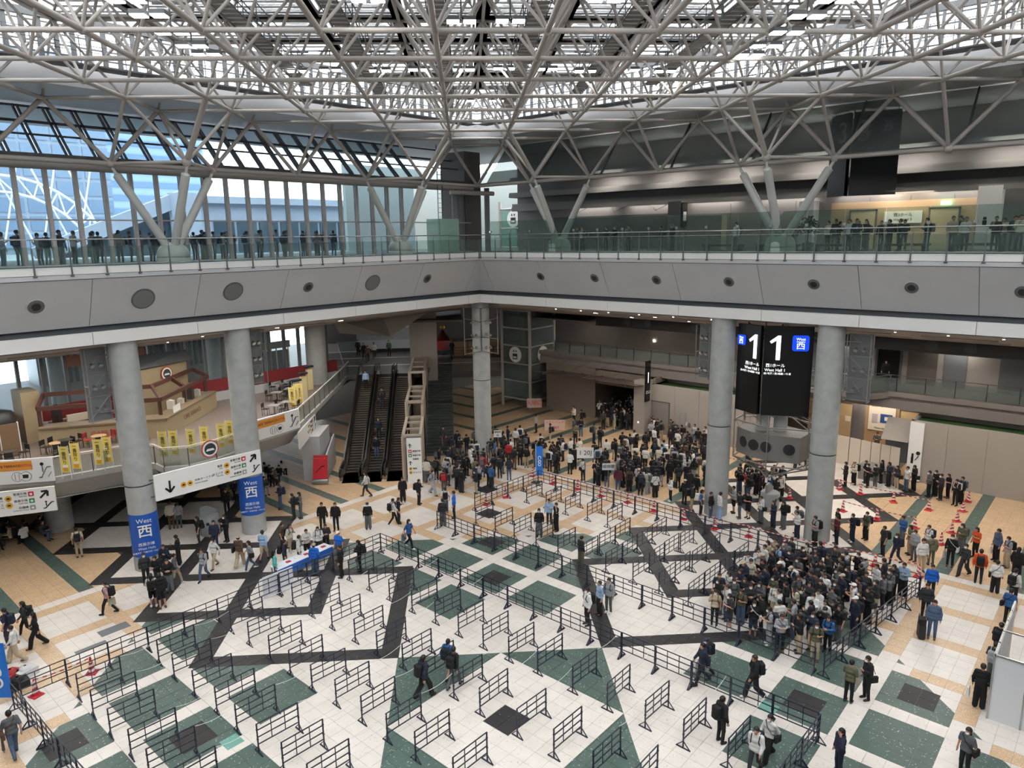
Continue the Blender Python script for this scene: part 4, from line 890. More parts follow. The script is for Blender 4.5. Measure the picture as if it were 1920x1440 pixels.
def dirsign(a, z0, z1, U, w, lab, down):
    a = Vector((*a,0)); U = Vector((*U,0)).normalized(); N = Vector((U.y,-U.x,0)); Z = Vector((0,0,1)); t = thing('direction_sign', lab, 'sign'); h = z1-z0
    P = lambda u,v: a+U*u+Z*(z0+v*h)+N*.005
    MB().slab([a+Z*z0,a+U*w+Z*z0,a+U*w+Z*z1,a+Z*z1],-N,.12).build('board', M_WHT, t)
    def arrow(p, d, L, wd=.1):
        d = Vector(d).normalized(); s = N.cross(d); b = MB(); b.bar(p-d*L/2,p+d*L/2,wd,.02,N); e = p+d*L/2
        b.bar(e,e-d*L*.42+s*L*.38,wd,.02,N); b.bar(e,e-d*L*.42-s*L*.38,wd,.02,N); b.build('arrow_mark', M_INK, t)
    e = w
    arrow(P(e-.5,.72), U+Z, .5); dot(t,P(e-2.05,.70),U,N,.15,M_YB); dot(t,P(e-2.05,.42),U,N,.15,M_YB)
    for v,m in ((.8,M_RED),(.52,M_GRN),(.24,M_SG)): sq(t,P(e-1.05,v),U,N,.12,m)
    for v,s in ((.83,'東展示棟'),(.55,'南展示棟'),(.27,'会議棟')): text(s,.15,M_INK,t,tuple(P(e-1.23,v)),U,Z,align='RIGHT'); 
    for v,s in ((.73,'East Halls'),(.45,'South Halls'),(.17,'Conference Tower')): text(s,.09,M_INK,t,tuple(P(e-1.23,v)),U,Z,align='RIGHT')
    text('電車',.15,M_INK,t,tuple(P(e-2.28,.73)),U,Z,align='RIGHT'); text('Train',.09,M_INK,t,tuple(P(e-2.28,.63)),U,Z,align='RIGHT'); text('水上バス',.15,M_INK,t,tuple(P(e-2.28,.45)),U,Z,align='RIGHT'); text('Water Bus',.09,M_INK,t,tuple(P(e-2.28,.35)),U,Z,align='RIGHT')
    q = P(e-.6,.15); MB().bar(q,q+U*.12,.05,.02,N).bar(q+U*.1,q+U*.4+Z*.3,.06,.02,N).bar(q+U*.4+Z*.3,q+U*.5+Z*.3,.05,.02,N).tube(q+U*.15+Z*.34,q+U*.15+Z*.34+N*.01,.05,8).bar(q+U*.15+Z*.12,q+U*.15+Z*.28,.05,.02,N).build('escalator_mark', M_INK, t)
    if down: arrow(P(.75,.45), -Z, .62); dot(t,P(1.45,.37),U,N,.15,M_YB); dot(t,P(1.8,.37),U,N,.15,M_YB); text('中央ターミナル',.15,M_INK,t,tuple(P(2.05,.42)),U,Z,align='LEFT'); text('Central Terminal',.1,M_INK,t,tuple(P(2.05,.3)),U,Z,align='LEFT')
    return t
s1 = dirsign((-2.56,21.72),3.65,5.03,(1,0),5.92,'long white hanging direction sign between the two left columns',True)
MB().bar((-2.5,21.8,4.8),(-3,22.0,4.8),.05).bar((-2.5,21.8,3.9),(-3,22.0,3.9),.05).bar((3.2,21.8,4.8),(3.0,22.0,4.8),.05).build('bracket', M_DG, s1)
g0 = G(108,953,3.3); dirsign((g0.x-5.9,g0.y+3.2),3.2,4.5,(5.9,-3.2),6.7,'white direction sign under the cafe board at the left picture edge',False)
g0,g1 = G(508,900,3.4),G(597,815,3.4); dirsign((8.3,25.6),3.15,4.3,(1,1),5.2,'white direction sign folded around the terrace edge toward the escalators',False)
# blue column bands
M_CB = mat('band_blue', '#1f57b0', .45)
for (c,lab,z0) in ((CL1,'blue West sign band wrapped on the column nearest the cafe board',.8),(CL2,'blue West sign band wrapped on the second left column',1.2)):
    t = thing('column_band', lab, 'sign', c.location); MB().lathe([(.69,z0),(.69,z0+2.3)],28).lathe([(.69,z0+2.3),(.68,z0+2.3)],28).build('wrap', M_CB, t)
    d_ = (CAM-c.location); d_.z = 0; d_.normalize(); U = Vector((-d_.y,d_.x,0)); U = U if U.dot(_r) > 0 else -U; Z = Vector((0,0,1)); p = d_*.72
    text('West',.32,M_WHT,t,tuple(p+Z*(z0+1.98)),U,Z); text('西',.72,M_WHT,t,tuple(p+Z*(z0+1.4)),U,Z,bold=.008); text('西展示棟',.19,M_WHT,t,tuple(p+Z*(z0+.72)),U,Z); text('West Halls',.18,M_WHT,t,tuple(p+Z*(z0+.5)),U,Z); text('西展示厅 / 西展示館 / 서전시동',.1,M_WHT,t,tuple(p+Z*(z0+.3)),U,Z)
# back windows of the cafe and what lies outside
wb_ = thing('window_cafe', 'tall cafe windows with dark mullions facing the bright plaza', 'window', kind='structure')
for i in range(30):
    x = -20+1.35*i; MB().box(x-.09,x+.09,37.9,38.2,TZ,11).build('mullion', M_DG, wb_)
    if i < 29: MB().box(x+.1,x+1.25,38.05,38.07,6.3,10.6).build('pane', glass('cafe_window_glass','#c9d9de',.92,.02), wb_)
MB().box(-20,20,37.85,38.2,TZ,5.3).build('sill_wall', M_PAN, wb_); MB().box(-20,20,37.8,37.9,5.35,6.3).build('red_band', mat('cafe_red','#7c2126',.6), wb_)
def brick(name):
    m = bpy.data.materials.new(name); m.use_nodes = True; MATS[name] = m; nt = m.node_tree; b = nt.nodes['Principled BSDF']; g = nt.nodes.new('ShaderNodeNewGeometry'); k = nt.nodes.new('ShaderNodeTexBrick')
    k.inputs['Scale'].default_value = 1; k.inputs['Brick Width'].default_value = 1.2; k.inputs['Row Height'].default_value = .6; k.inputs['Mortar Size'].default_value = .02
    for n_,c in (('Color1','#d8d5d0'),('Color2','#c2b9b2'),('Mortar','#a9a5a0')): k.inputs[n_].default_value = (*srgb(c),1)
    nt.links.new(g.outputs['Position'], k.inputs['Vector']); nt.links.new(k.outputs['Color'], b.inputs['Base Color']); b.inputs['Roughness'].default_value = .8; return m
tag(MB().box(-60,22,38.3,60,4.2,4.55).build('ground_plaza', brick('plaza_paving')), 'bright paved plaza outside the cafe windows', 'plaza', kind='structure')
ob = thing('orange_banner', 'orange plaza banner seen through the cafe windows', 'banner', (4,48,6.6)); MB().box(-3.4,4,0,.05,.5,1.4).build('cloth', mat('banner_orange','#d8602c',.7), ob); text('TOKYO', .5, M_WHT, ob, (0,-.01,.95), (1,0,0),(0,0,1))
for x in (-3.3,0,3.9): MB().bar((x,.03,-2.1),(x,.03,1.5),.08).build('pole', M_DG, ob)
oc = thing('louvre_block', 'grey louvred building block across the plaza', 'building', (2,56,4.5)); MB().box(0,22,0,3,0,7).build('wall', M_BF, oc)
sl = MB().box(0,.18,-.3,0,0,7).mesh('louvre', M_DG)
for i in range(40): inst('louvre', sl, oc, (.2+.54*i,0,0))
tag(MB().lathe([(.45,0),(.45,7)],20,(-.6,42,4.5)).build('column_plaza', M_PAN), 'pale round column outside the cafe windows', 'column', kind='structure')
# kiosk
M_KC = mat('kiosk_cream','#9b8a6c',.6); M_KB = mat('pergola_brown','#4a2a20',.6); M_KT = mat('counter_top','#7b6b55',.4)
ki = thing('cafe_kiosk', 'cream L shaped cafe counter with lettering and stone top', 'counter', (0,0,TZ))
CP = [(-4.2,33.9),(1.9,30.3),(7.9,35.9)]
CPI = [(-3.7,34.9),(1.9,31.7),(7.1,36.6)]
for i in range(2):
    a,b,c,d_ = CP[i],CP[i+1],CPI[i+1],CPI[i]; MB().prism([a,b,c,d_],0,1.15).build('front', M_KC, ki); MB().prism([(a[0],a[1]-.12),(b[0],b[1]-.15),c,d_],1.15,1.25).build('top', M_KT, ki)
U = Vector((6.1,-3.6,0)).normalized(); text('CAFE TERRACE', .42, M_LOGO, ki, (-.6,31.72,.62), U, (0,0,1)); U2 = Vector((6,5.6,0)).normalized(); text('CAFE TERRACE', .42, mat('letter_tan','#7d5a40',.6), ki, (4.7,32.88,.62), U2, (0,0,1))
bw = thing('kiosk_wall', 'cream kiosk back wall with round logo and slanted roof', 'wall panel', (0,0,TZ))
MB().prism([(2.2,35.3),(6.4,36.9),(6.2,37.5),(2.0,36)],0,3.6).build('wall', M_KC, bw); MB().add([(1.6,34.9,3.7),(6.8,36.6,3.7),(6.8,37.7,4.3),(1.6,37.7,4.3)],[(0,1,2,3),(3,2,1,0)]).build('roof', M_DG, bw); disc_logo(bw,(4.6,36.15,3.0),Vector((4.2,1.6,0)).normalized(),Vector((1.6,-4.2,0)).normalized(),.5)
MB().box(-4.4,-3.4,35.6,37.6,0,3.2).build('end_wall', M_KC, bw)
pg = thing('pergola', 'dark brown timber pergola over the cafe counter', 'pergola', (0,0,TZ))
for (a,b) in (((-4,34.2,2.35),(1.9,30.9,2.35)),((1.9,30.9,2.35),(7.5,36.1,2.35)),((-3.2,35.6,2.9),(2.2,32.8,2.9)),((2.2,32.8,2.9),(6.8,36.9,2.9)),((-4,34.2,2.35),(-3.2,35.6,2.9)),((1.9,30.9,2.35),(2.2,32.8,2.9)),((-1,32.5,2.35),(-.4,34.2,2.9)),((4.6,33.4,2.35),(4.3,34.8,2.9)),((7.5,36.1,2.35),(6.8,36.9,2.9))): MB().bar(a,b,.16,.26).build('beam', M_KB, pg)
for (x,y) in ((-3.9,34.3),(2.0,31.4),(7.3,36.2),(-1,33.2),(4.7,33.9)): MB().box(x-.09,x+.09,y-.09,y+.09,0,2.4).build('post', M_KB, pg)
tag(MB().box(-3,1.6,35.4,36.2,TZ,TZ+1.0).build('back_counter', mat('cafe_red')), 'dark red back counter inside the cafe kiosk', 'counter')
tag(MB().box(-2.2,.2,35.1,35.35,TZ+1.0,TZ+1.45).build('draped_cloth', mat('cloth_cream','#b5aa98',.9)), 'pale cloth draped over machines on the red back counter', 'cloth')
for i,(x,y,w_,h_,c,lab) in enumerate(((-2.6,35.7,.6,1.1,'#2a211e','dark brown appliance at left end of the back counter'),(3.2,32.6,.55,.55,'#c9c2b8','white boxes stacked on the counter corner'),(4.3,33.6,.5,.35,'#b7afa3','folded cloths on the cafe counter'),(5.4,34.5,.55,.7,'#3a3634','dark coffee machine on the right counter'),(6.2,35.2,.5,.45,'#a9a49d','grey tray stack at the right end of the counter'))): tag(MB().prism([(x-w_/2,y),(x,y-w_/2),(x+w_/2,y),(x,y+w_/2)],TZ+(1.25 if i else 1.0),TZ+(1.25 if i else 1.0)+h_).box(x-w_*.2,x+w_*.2,y-w_*.2,y+w_*.2,TZ+1.25+h_ if i else TZ+1+h_,TZ+(1.3 if i else 1.05)+h_).build('counter_item', mat('item_'+c[1:],c,.6)), lab, 'kitchenware')
tag(MB().slab([(2.6,30.9,TZ+1.3),(3.4,31.7,TZ+1.3),(3.4,31.7,TZ+1.75),(2.6,30.9,TZ+1.75)],(1,-1,.3),.02).build('counter_card', M_WHT), 'white menu card leaning on the counter corner', 'card')
cd_ = thing('black_cover', 'tall thing under a black cover beside the cafe windows', 'covered rack', (-5.7,35.3,TZ)); MB().lathe([(.9,0),(.95,.4),(.85,1.8),(.7,2.3),(.3,2.45),(.01,2.45)],14).build('cover', M_BLK, cd_)
bp = thing('brown_partition', 'brown board partition with white posts at the left picture edge', 'partition', (-7.2,33.2,TZ))
for i in range(4): MB().box(-1.9+.95*i,-1.0+.95*i,-.04,.04,.1,1.95).build('board', mat('board_brown','#7a6048',.6), bp); MB().box(-1.0+.95*i,-.95+.95*i,-.06,.06,0,2.0).build('post', M_POLE, bp)
tag(MB().box(-7.6,-6.8,33.6,34.2,TZ,TZ+2.2).box(-7.4,-7,33.7,34,TZ+2.2,TZ+2.45).build('carton', mat('carton_tan','#9a7a55',.8)), 'cardboard boxes piled behind the brown partition', 'box')
# tables and chairs
def mk_table(name, m, rnd, label):
    t = thing(name, label, 'table'); h = .72
    if rnd: MB().lathe([(.0001,h-.03),(.42,h-.03),(.42,h),(.0001,h)],20,smooth=False).build('top', m, t)
    else: MB().box(-.38,.38,-.38,.38,h-.03,h).build('top', m, t)
    MB().tube((0,0,.03),(0,0,h-.03),.035,8).build('stem', M_BLK, t); MB().bar((-.3,0,.02),(.3,0,.02),.05).bar((0,-.3,.02),(0,.3,.02),.05).build('foot', M_BLK, t); return t
def mk_chair(m, label):
    t = thing('cafe_chair', label, 'chair'); MB().box(-.21,.21,-.21,.21,.43,.46).build('seat', m, t); MB().box(-.2,.2,.2,.23,.55,.85).build('backrest', m, t)
    for sx in (-1,1):
        for sy in (-1,1): MB().bar((sx*.19,sy*.19,0),(sx*.19,sy*.19,.86 if sy > 0 else .44),.025).build('leg', M_BLK, t)
    return t
M_TWD = mat('table_wood','#b58f6a',.45); M_TDK = mat('table_dark','#4a4442',.3); M_CRD = mat('chair_red','#a3262b',.5); M_CBK = mat('chair_black','#1e1c1c',.6); M_TGR = mat('table_grey','#8f8a86',.3)
for i,(px,py,kind,lab) in enumerate(((110,852,0,'round wooden cafe table left of the first yellow banners'),(188,838,0,'round wooden cafe table between red chairs'),(125,846,1,'round dark cafe table in front of the kiosk counter'),(22,868,1,'round dark cafe table by the left picture edge'))):
    g = G(px,py,TZ); t = mk_table('round_table', M_TWD if kind == 0 else M_TDK, True, lab); t.location = g
    for k,a in enumerate((.3,2.2,4.4)):
        c = mk_chair(M_CRD if i == 1 and k < 2 else M_CBK, '%s cafe chair, %s at the %s' % ('red' if i == 1 and k < 2 else 'black', ('first','second','third')[k], lab)); c.location = (g.x+.75*cos(a),g.y+.75*sin(a),TZ); c.rotation_euler = (0,0,a-pi/2)
tb = [(515,778),(540,771),(520,752),(545,745),(526,735),(549,730),(530,720),(552,714)]
rowname = ('front','second','third','back')
for i,(px,py) in enumerate(tb):
    g = G(px,py,TZ); lab = 'square grey cafe table in the %s row by the terrace railing, %s one' % (rowname[i//2], ('left','right')[i%2]); t = mk_table('square_table', M_TGR, False, lab); t.location = g; t.rotation_euler = (0,0,.7)
    for k,a in enumerate((.7,.7+pi)):
        c = mk_chair(M_CBK, 'black chair %s the %s table of the %s row by the railing' % (('behind','in front of')[k], ('left','right')[i%2], rowname[i//2])); c.location = (g.x+.62*cos(a+pi/2),g.y+.62*sin(a+pi/2),TZ); c.rotation_euler = (0,0,a)
for i,(px,py) in enumerate(((577,752),(588,737),(598,722),(610,708),(622,695))):
    g = G(px,py+8,TZ); t = thing('cream_post', ('first','second','third','fourth','fifth')[i]+' cream menu post with dark cap along the terrace railing, counted from the cafe sign', 'post', (g.x-.5,g.y+.5,TZ)); MB().box(-.25,.25,-.12,.12,0,1.7).build('board', mat('post_cream','#c9b98a',.6), t); MB().box(-.35,.35,-.18,.18,1.85,2.0).build('cap', M_BLK, t)
for i,(x,y,lab) in enumerate(((17.8,37.6,'concrete column behind the cream menu posts'),(10.5,40.5,'concrete column beside the cafe pergola with a warm glow'),(26,50,'pale column behind the escalator landing'))): tag(MB().lathe([(.85,TZ),(.85,11)],20,(x,y,0)).build('column_inner', M_CON), lab, 'column', kind='structure')
tag(MB().add([(18.6,36,10.2),(24,36.5,10.4),(27,33,10.4),(23.6,34.6,8.2),(19.5,36.5,8.8)],[(0,1,3,4),(1,2,3),(0,4,3,1)]).build('ceiling_gusset', M_WALL), 'slanted ceiling wedge above the escalator landing', 'ceiling', kind='structure')
fc = thing('picket_fence', 'dark brown picket fence at the back of the cafe', 'fence', (10.5,42,TZ))
for i in range(12): MB().box(.3*i,.3*i+.18,0,.04,0,1.3).add([(.3*i,0,1.3),(.3*i+.18,0,1.3),(.3*i+.09,0,1.5),(.3*i,.04,1.3),(.3*i+.18,.04,1.3),(.3*i+.09,.04,1.5)],[(0,1,2),(5,4,3)]).build('picket', M_KB, fc)
for z in (.35,1.0): MB().box(-.1,3.7,.04,.08,z,z+.1).build('rail', M_KB, fc)
ar = thing('stall_arch', 'cream stall with brown panels and arched top behind the fence', 'stall', (14.8,43,TZ)); MB().box(0,3.6,0,.1,0,2.4).build('panel', M_KB, ar); b_ = MB(); b_.box(-.2,3.8,-.1,.2,2.6,3.2).build('beam', M_KC, ar)
for i in range(4): MB().box(1.2*i-.05,1.2*i+.05,-.06,0,0,2.6).build('post', M_POLE, ar)
# ---------------- escalators ----------------
D1 = Vector((cos(radians(46.4)),sin(radians(46.4)),0)); Wd = Vector((D1.y,-D1.x,0)); ZV = Vector((0,0,1))
EB = Vector((12.17,26.46,0)); RUN = 13.4; SLZ2 = 4.8
M_TRD = mat('tread','#3a3736',.45,.3); M_NOSE = mat('tread_nose','#a3907a',.4,.4); M_SKIRT = mat('skirt_steel','#8f8a82',.2,.9); M_HR = mat('handrail_black','#121212',.4)
es_slope = lambda s: 0 if s < .8 else (SLZ2 if s > RUN-.8 else SLZ2*(s-.8)/(RUN-1.6))
for k in range(3):
    O = EB+Wd*(k*1.55)
    t = thing('escalator', ('left','middle','right')[k]+' of the three long escalators with black steps', 'escalator')
    P = lambda s,w,h=0.: O+D1*s+Wd*w+ZV*(es_slope(s)+h)
    n = 40
    for i in range(n):
        s0 = .8+(RUN-1.6)*i/n; s1 = .8+(RUN-1.6)*(i+1)/n; z1 = SLZ2*(i+1)/n
        a = O+D1*s0; MB().add([a+Wd*.08+ZV*(z1-.13),a+Wd*1.1+ZV*(z1-.13),a+Wd*1.1+ZV*z1,a+Wd*.08+ZV*z1,O+D1*s1+Wd*1.1+ZV*z1,O+D1*s1+Wd*.08+ZV*z1],[(0,1,2,3),(3,2,4,5)]).build('step', M_TRD, t)
        MB().bar(a+Wd*.08+ZV*z1,a+Wd*1.1+ZV*z1,.035,.03).build('nosing', M_NOSE, t)
    for w in (-.12,1.2):
        sk = MB(); hr = MB(); gl_ = MB()
        for (s0,s1) in ((-.9,.8),(.8,RUN-.8),(RUN-.8,RUN+.9)):
            a,b = P(s0,w),P(s1,w); sk.add([a-Wd*.1-ZV*.2,a+Wd*.16-ZV*.2,a+Wd*.16+ZV*.3,a-Wd*.08+ZV*.3,b-Wd*.1-ZV*.2,b+Wd*.16-ZV*.2,b+Wd*.16+ZV*.3,b-Wd*.08+ZV*.3],[(0,3,2,1),(4,5,6,7),(0,1,5,4),(1,2,6,5),(2,3,7,6),(3,0,4,7)])
            gl_.slab([a+ZV*.3,b+ZV*.3,b+ZV*.95,a+ZV*.95],Wd,.03); hr.bar(a+ZV*.98,b+ZV*.98,.09,.07)
        for s0,sg in ((-.9,-1),(RUN+.9,1)):
            c = P(s0,w,.62)
            for j in range(6): a0 = pi/2-pi*j/6; a1 = pi/2-pi*(j+1)/6; hr.bar(c+D1*sg*.36*cos(a0)+ZV*.36*sin(a0),c+D1*sg*.36*cos(a1)+ZV*.36*sin(a1),.09,.07)
        sk.build('skirt', M_SKIRT, t); gl_.build('balustrade', mat('balustrade_dark','#2c2a29',.15,.2), t); hr.build('handrail', M_HR, t)
    MB().add([O+D1*-1.4,O+D1*.8,O+D1*.8+Wd*1.2,O+D1*-1.4+Wd*1.2],[(0,1,2,3),(3,2,1,0)]).build('landing_plate', M_SKIRT, t).location = (0,0,FZ+.004)
    MB().add([O+D1*.8-ZV*.01+Wd*1.3,O+D1*(RUN)+ZV*(SLZ2-.2)+Wd*1.3,O+D1*(RUN)+Wd*1.3,O+D1*.8-Wd*.2,O+D1*RUN+ZV*(SLZ2-.2)-Wd*.2,O+D1*RUN-Wd*.2],[(0,2,1),(3,4,5)]).build('side_panel', M_WALL, t)
# stepped cream frame tower next to the stairs
KO = Vector((13.95,21.95,0))+D1*.2
sf = thing('stepped_screen', 'cream stepped box screen between escalators and stairs', 'screen', kind='structure')
M_SCR = mat('screen_cream','#a99c8c',.6)
for i,(s0,s1,z0,z1) in enumerate(((.3,5.6,0,3.3),(5.6,11.3,0,4.5),(11.3,18.6,0,5.75))):
    a = KO+D1*s0; b = KO+D1*s1; w = 1.2
    bb = MB()
    for p in (a,b):
        for q in (Vector(),Wd*w): bb.bar(p+q,p+q+ZV*z1,.2)
    for q in (Vector(),Wd*w): bb.bar(a+q+ZV*z1,b+q+ZV*z1,.2); bb.bar(a+q+ZV*(z1-1.8 if i else .1),b+q+ZV*(z1-1.8 if i else .1),.15)
    for p in (a,b): bb.bar(p+ZV*z1,p+Wd*w+ZV*z1,.2)
    for f in (.35,.7): bb.bar(a.lerp(b,f)+ZV*z1,a.lerp(b,f)+Wd*w+ZV*z1,.12)
    bb.build('frame', M_SCR, sf)
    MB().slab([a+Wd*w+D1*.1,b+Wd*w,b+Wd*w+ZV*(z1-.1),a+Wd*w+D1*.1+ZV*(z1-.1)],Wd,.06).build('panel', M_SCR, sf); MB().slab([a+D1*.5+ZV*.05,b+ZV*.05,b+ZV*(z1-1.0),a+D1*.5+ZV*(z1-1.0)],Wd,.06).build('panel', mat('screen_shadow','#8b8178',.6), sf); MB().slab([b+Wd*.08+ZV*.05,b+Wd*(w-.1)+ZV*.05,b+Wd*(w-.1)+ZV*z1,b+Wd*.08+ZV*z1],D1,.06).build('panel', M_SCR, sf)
vs_ = thing('info_pillar', 'tall white direction pillar with arrows and coloured squares at the stair foot', 'sign', tuple(KO+Wd*.75-D1*.25), rz=0)
N_ = -D1; U_ = Wd
MB().slab([-U_*.5,U_*.5,U_*.5+ZV*3.3,-U_*.5+ZV*3.3],-N_,.12).build('board', M_WHT, vs_)
MB().slab([-U_*.5+ZV*3.3,U_*.5+ZV*3.3,U_*.5+ZV*3.38,-U_*.5+ZV*3.38],-N_,.12).build('cap', M_DG, vs_)
for z,m in ((2.35,M_RED),(2.05,M_GRN),(.0,None)):
    if m: sq(vs_,-U_*.28+ZV*z+N_*.01,U_,N_,.11,m)
for z in (1.1,.82): dot(vs_,-U_*.28+ZV*z+N_*.01,U_,N_,.11,M_YB)
for z,s in ((2.35,'東展示棟'),(2.05,'南展示棟'),(1.78,'会議棟'),(1.1,'電車'),(.82,'水上バス')): text(s,.14,M_INK,vs_,tuple(-U_*.12+ZV*z+N_*.02),U_,ZV,align='LEFT')
for z in (2.75,1.5): MB().bar(-U_*.28+ZV*(z-.14)+N_*.02,-U_*.28+ZV*(z+.14)+N_*.02,.06,.02).bar(-U_*.28+ZV*(z+.14)+N_*.02,-U_*.16+ZV*z+N_*.02,.06,.02).bar(-U_*.28+ZV*(z+.14)+N_*.02,-U_*.4+ZV*z+N_*.02,.06,.02).build('arrow_mark', M_INK, vs_)
# stairs
ST = thing('stairs', 'wide dark green stone stairs with steel handrail beside the stepped screen', 'staircase', kind='structure')
SO = Vector((19.2,25.6,0)); SW = 2.25; M_STP = mat('stair_stone','#3c423d',.45); M_EDGE = mat('stair_edge','#6d716a',.5)
n = 34; sr = 17.2
for i in range(n):
    off = .0 if i < n//2 else .9
    s0 = (sr-.9)*i/n+off; z1 = SLZ2*(i+1)/n; a = SO+D1*s0; b = SO+D1*(s0+(sr-.9)/n+.05+(.9 if i == n//2-1 else 0))
    MB().add([a+ZV*0,a+Wd*SW,a+Wd*SW+ZV*z1,a+ZV*z1,b+Wd*SW+ZV*z1,b+ZV*z1,b+Wd*SW],[(0,1,2,3),(3,2,4,5),(1,6,4,2)]).build('step', M_STP, ST); MB().bar(a+ZV*z1,a+Wd*SW+ZV*z1,.03,.02).build('edge_strip', M_EDGE, ST)
for w in (.05,SW-.05):
    b = MB(); b.bar(SO+Wd*w+ZV*1.0-D1*.3,SO+D1*sr+Wd*w+ZV*(SLZ2+1.0),.06); 
    for i in range(9): p = SO+D1*(sr*i/8)+Wd*w+ZV*(SLZ2*i/8); b.bar(p,p+ZV*1.0,.04)
    b.build('handrail', M_CHR, ST)
# landing, back wall poster, gallery behind the corner column
LO = EB+D1*(RUN+.8)
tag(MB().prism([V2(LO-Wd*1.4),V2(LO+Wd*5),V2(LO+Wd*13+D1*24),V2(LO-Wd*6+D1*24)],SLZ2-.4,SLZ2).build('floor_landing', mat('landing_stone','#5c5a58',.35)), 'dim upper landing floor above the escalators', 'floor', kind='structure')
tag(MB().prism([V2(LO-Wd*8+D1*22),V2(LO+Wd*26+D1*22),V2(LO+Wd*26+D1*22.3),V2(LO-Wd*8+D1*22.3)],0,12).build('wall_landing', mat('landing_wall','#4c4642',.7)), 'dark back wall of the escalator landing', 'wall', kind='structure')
for f in (4.5,9,13.5): MB().prism([V2(LO-Wd*6+D1*f),V2(LO+Wd*13+D1*f),V2(LO+Wd*13+D1*(f+.4)),V2(LO-Wd*6+D1*(f+.4))],SLZ2,SLZ2+.006).build('pale_strip', M_PAN, bpy.data.objects['floor_landing'])
pc = LO+D1*13+Wd*.8
bpz = thing('wall_poster', 'large pale grey poster wall with drawings behind the escalator landing', 'poster', tuple(pc+ZV*SLZ2)); MB().slab([-Wd*2.9+ZV*.35,Wd*2.9+ZV*.35,Wd*2.9+ZV*4.0,-Wd*2.9+ZV*4.0],D1,.1).build('sheet', mat('poster_grey','#b9bcc2',.6), bpz); MB().slab([-Wd*2.9+ZV*1.3-D1*.01,Wd*2.9+ZV*1.3-D1*.01,Wd*2.9+ZV*2.6-D1*.01,-Wd*2.9+ZV*2.6-D1*.01],D1,.01).build('band', mat('poster_band','#9a9da4',.6), bpz); MB().slab([-Wd*3+ZV*0,Wd*3,Wd*3+ZV*.33,-Wd*3+ZV*.33],D1,.1).build('plinth', M_BLK, bpz)
for u,z in ((-1.5,3.1),(1.1,3.1)): text('東京の街', .26, M_GREY, bpz, tuple(Wd*u+ZV*z-D1*.03), Wd, ZV)
rr = random.Random(5)
for i in range(14): u,z = rr.uniform(-2,2),rr.uniform(1.4,2.4); MB().bar(Wd*u+ZV*z-D1*.03,Wd*(u+rr.uniform(-.4,.5))+ZV*(z+rr.uniform(-.2,.25))-D1*.03,.05,.02).build('drawing_mark', M_WHT if i % 2 else M_GREY, bpz)
tag(MB().prism([V2(KO+D1*18.7+Wd*-.3),V2(KO+D1*18.7+Wd*2.2),V2(KO+D1*21+Wd*2.2),V2(KO+D1*21-Wd*.3)],0,12).build('pillar_landing', M_WALL), 'broad brown pillar at the top of the stepped screen', 'pillar', kind='structure')
cg = tag(MB().prism([V2(SO+D1*17.2+Wd*2.4),V2(SO+D1*17.2+Wd*11),V2(SO+D1*26+Wd*11),V2(SO+D1*26+Wd*2.4)],SLZ2-1.3,SLZ2).build('floor_corner_gallery', M_WALL2), 'brown gallery deck behind the corner column', 'gallery', kind='structure')
rl = thing('corner_gallery_railing', 'black railing with tan panels on the gallery behind the corner column', 'railing')
a = SO+D1*17.3+Wd*2.5+ZV*SLZ2
for i in range(9): MB().bar(a+Wd*i,a+Wd*i+ZV*1.1,.05).build('post', M_BLK, rl)
for z in (.15,.5,.8,1.1): MB().bar(a+ZV*z,a+Wd*8+ZV*z,.035).build('rail', M_BLK, rl)
for i in range(5): MB().slab([a+D1*1.4+Wd*(1.5*i),a+D1*1.4+Wd*(1.5*i+1.4),a+D1*1.4+Wd*(1.5*i+1.4)+ZV*1.5,a+D1*1.4+Wd*(1.5*i)+ZV*1.5],D1,.06).build('tan_panel', mat('tan_panel','#8f7250',.6), rl)
dp = thing('festival_display', 'red and gold festival shrine display at the top of the stairs', 'display', tuple(SO+D1*20.5+Wd*1.4+ZV*SLZ2)); b = MB()
MB().box(-.8,.8,-.8,.8,0,.5).build('base', M_BLK, dp); MB().box(-.7,.7,-.7,.7,.5,1.5).build('body', mat('shrine_red','#9a1f22',.5), dp); MB().lathe([(1.1,1.5),(.7,1.9),(.3,2.3),(.05,2.6)],4).build('roof', mat('shrine_dark','#4a1512',.5), dp); MB().ball((0,0,2.8),.28,10,6).build('finial', mat('shrine_gold','#b98a35',.4,.6), dp)
# floor standing things by the escalators
rb = thing('red_notice_board', 'red rolled floor banner with an escalator pictogram', 'sign', tuple(G(601,908)), rz=0); U = Vector((_rt.x,_rt.y,0)); N = Vector((U.y,-U.x,0)); N = N if N.dot(CAM-Vector(G(601,908))) > 0 else -N
MB().slab([-U*.52+ZV*.4,U*.52+ZV*.4,U*.5+ZV*1.95-N*.5,-U*.5+ZV*1.95-N*.5],-N,.03).build('sheet', M_RED, rb); MB().tube(-U*.55+ZV*.2,U*.55+ZV*.2,.2,14).build('roller', M_CHR, rb); MB().bar(-U*.3+ZV*.85+N*-.1,U*.1+ZV*1.25-N*.22,.07,.03).bar(U*.1+ZV*1.25-N*.22,U*.3+ZV*1.25-N*.22,.07,.03).build('escalator_mark', M_INK, rb)
text('エスカレーター', .14, M_YB, rb, tuple(ZV*1.75-N*.40), U, ZV)
for i,(px,py,lab) in enumerate(((622,845,'cream angled board wall beside the left escalator'),)): 
    g = EB-Wd*1.2; tag(MB().slab([g+D1*-.4,g+D1*3.5,g+D1*3.5+ZV*2.3,g-D1*.4+ZV*1.7],Wd,.1).build('board_wall', M_PAN), lab, 'partition')
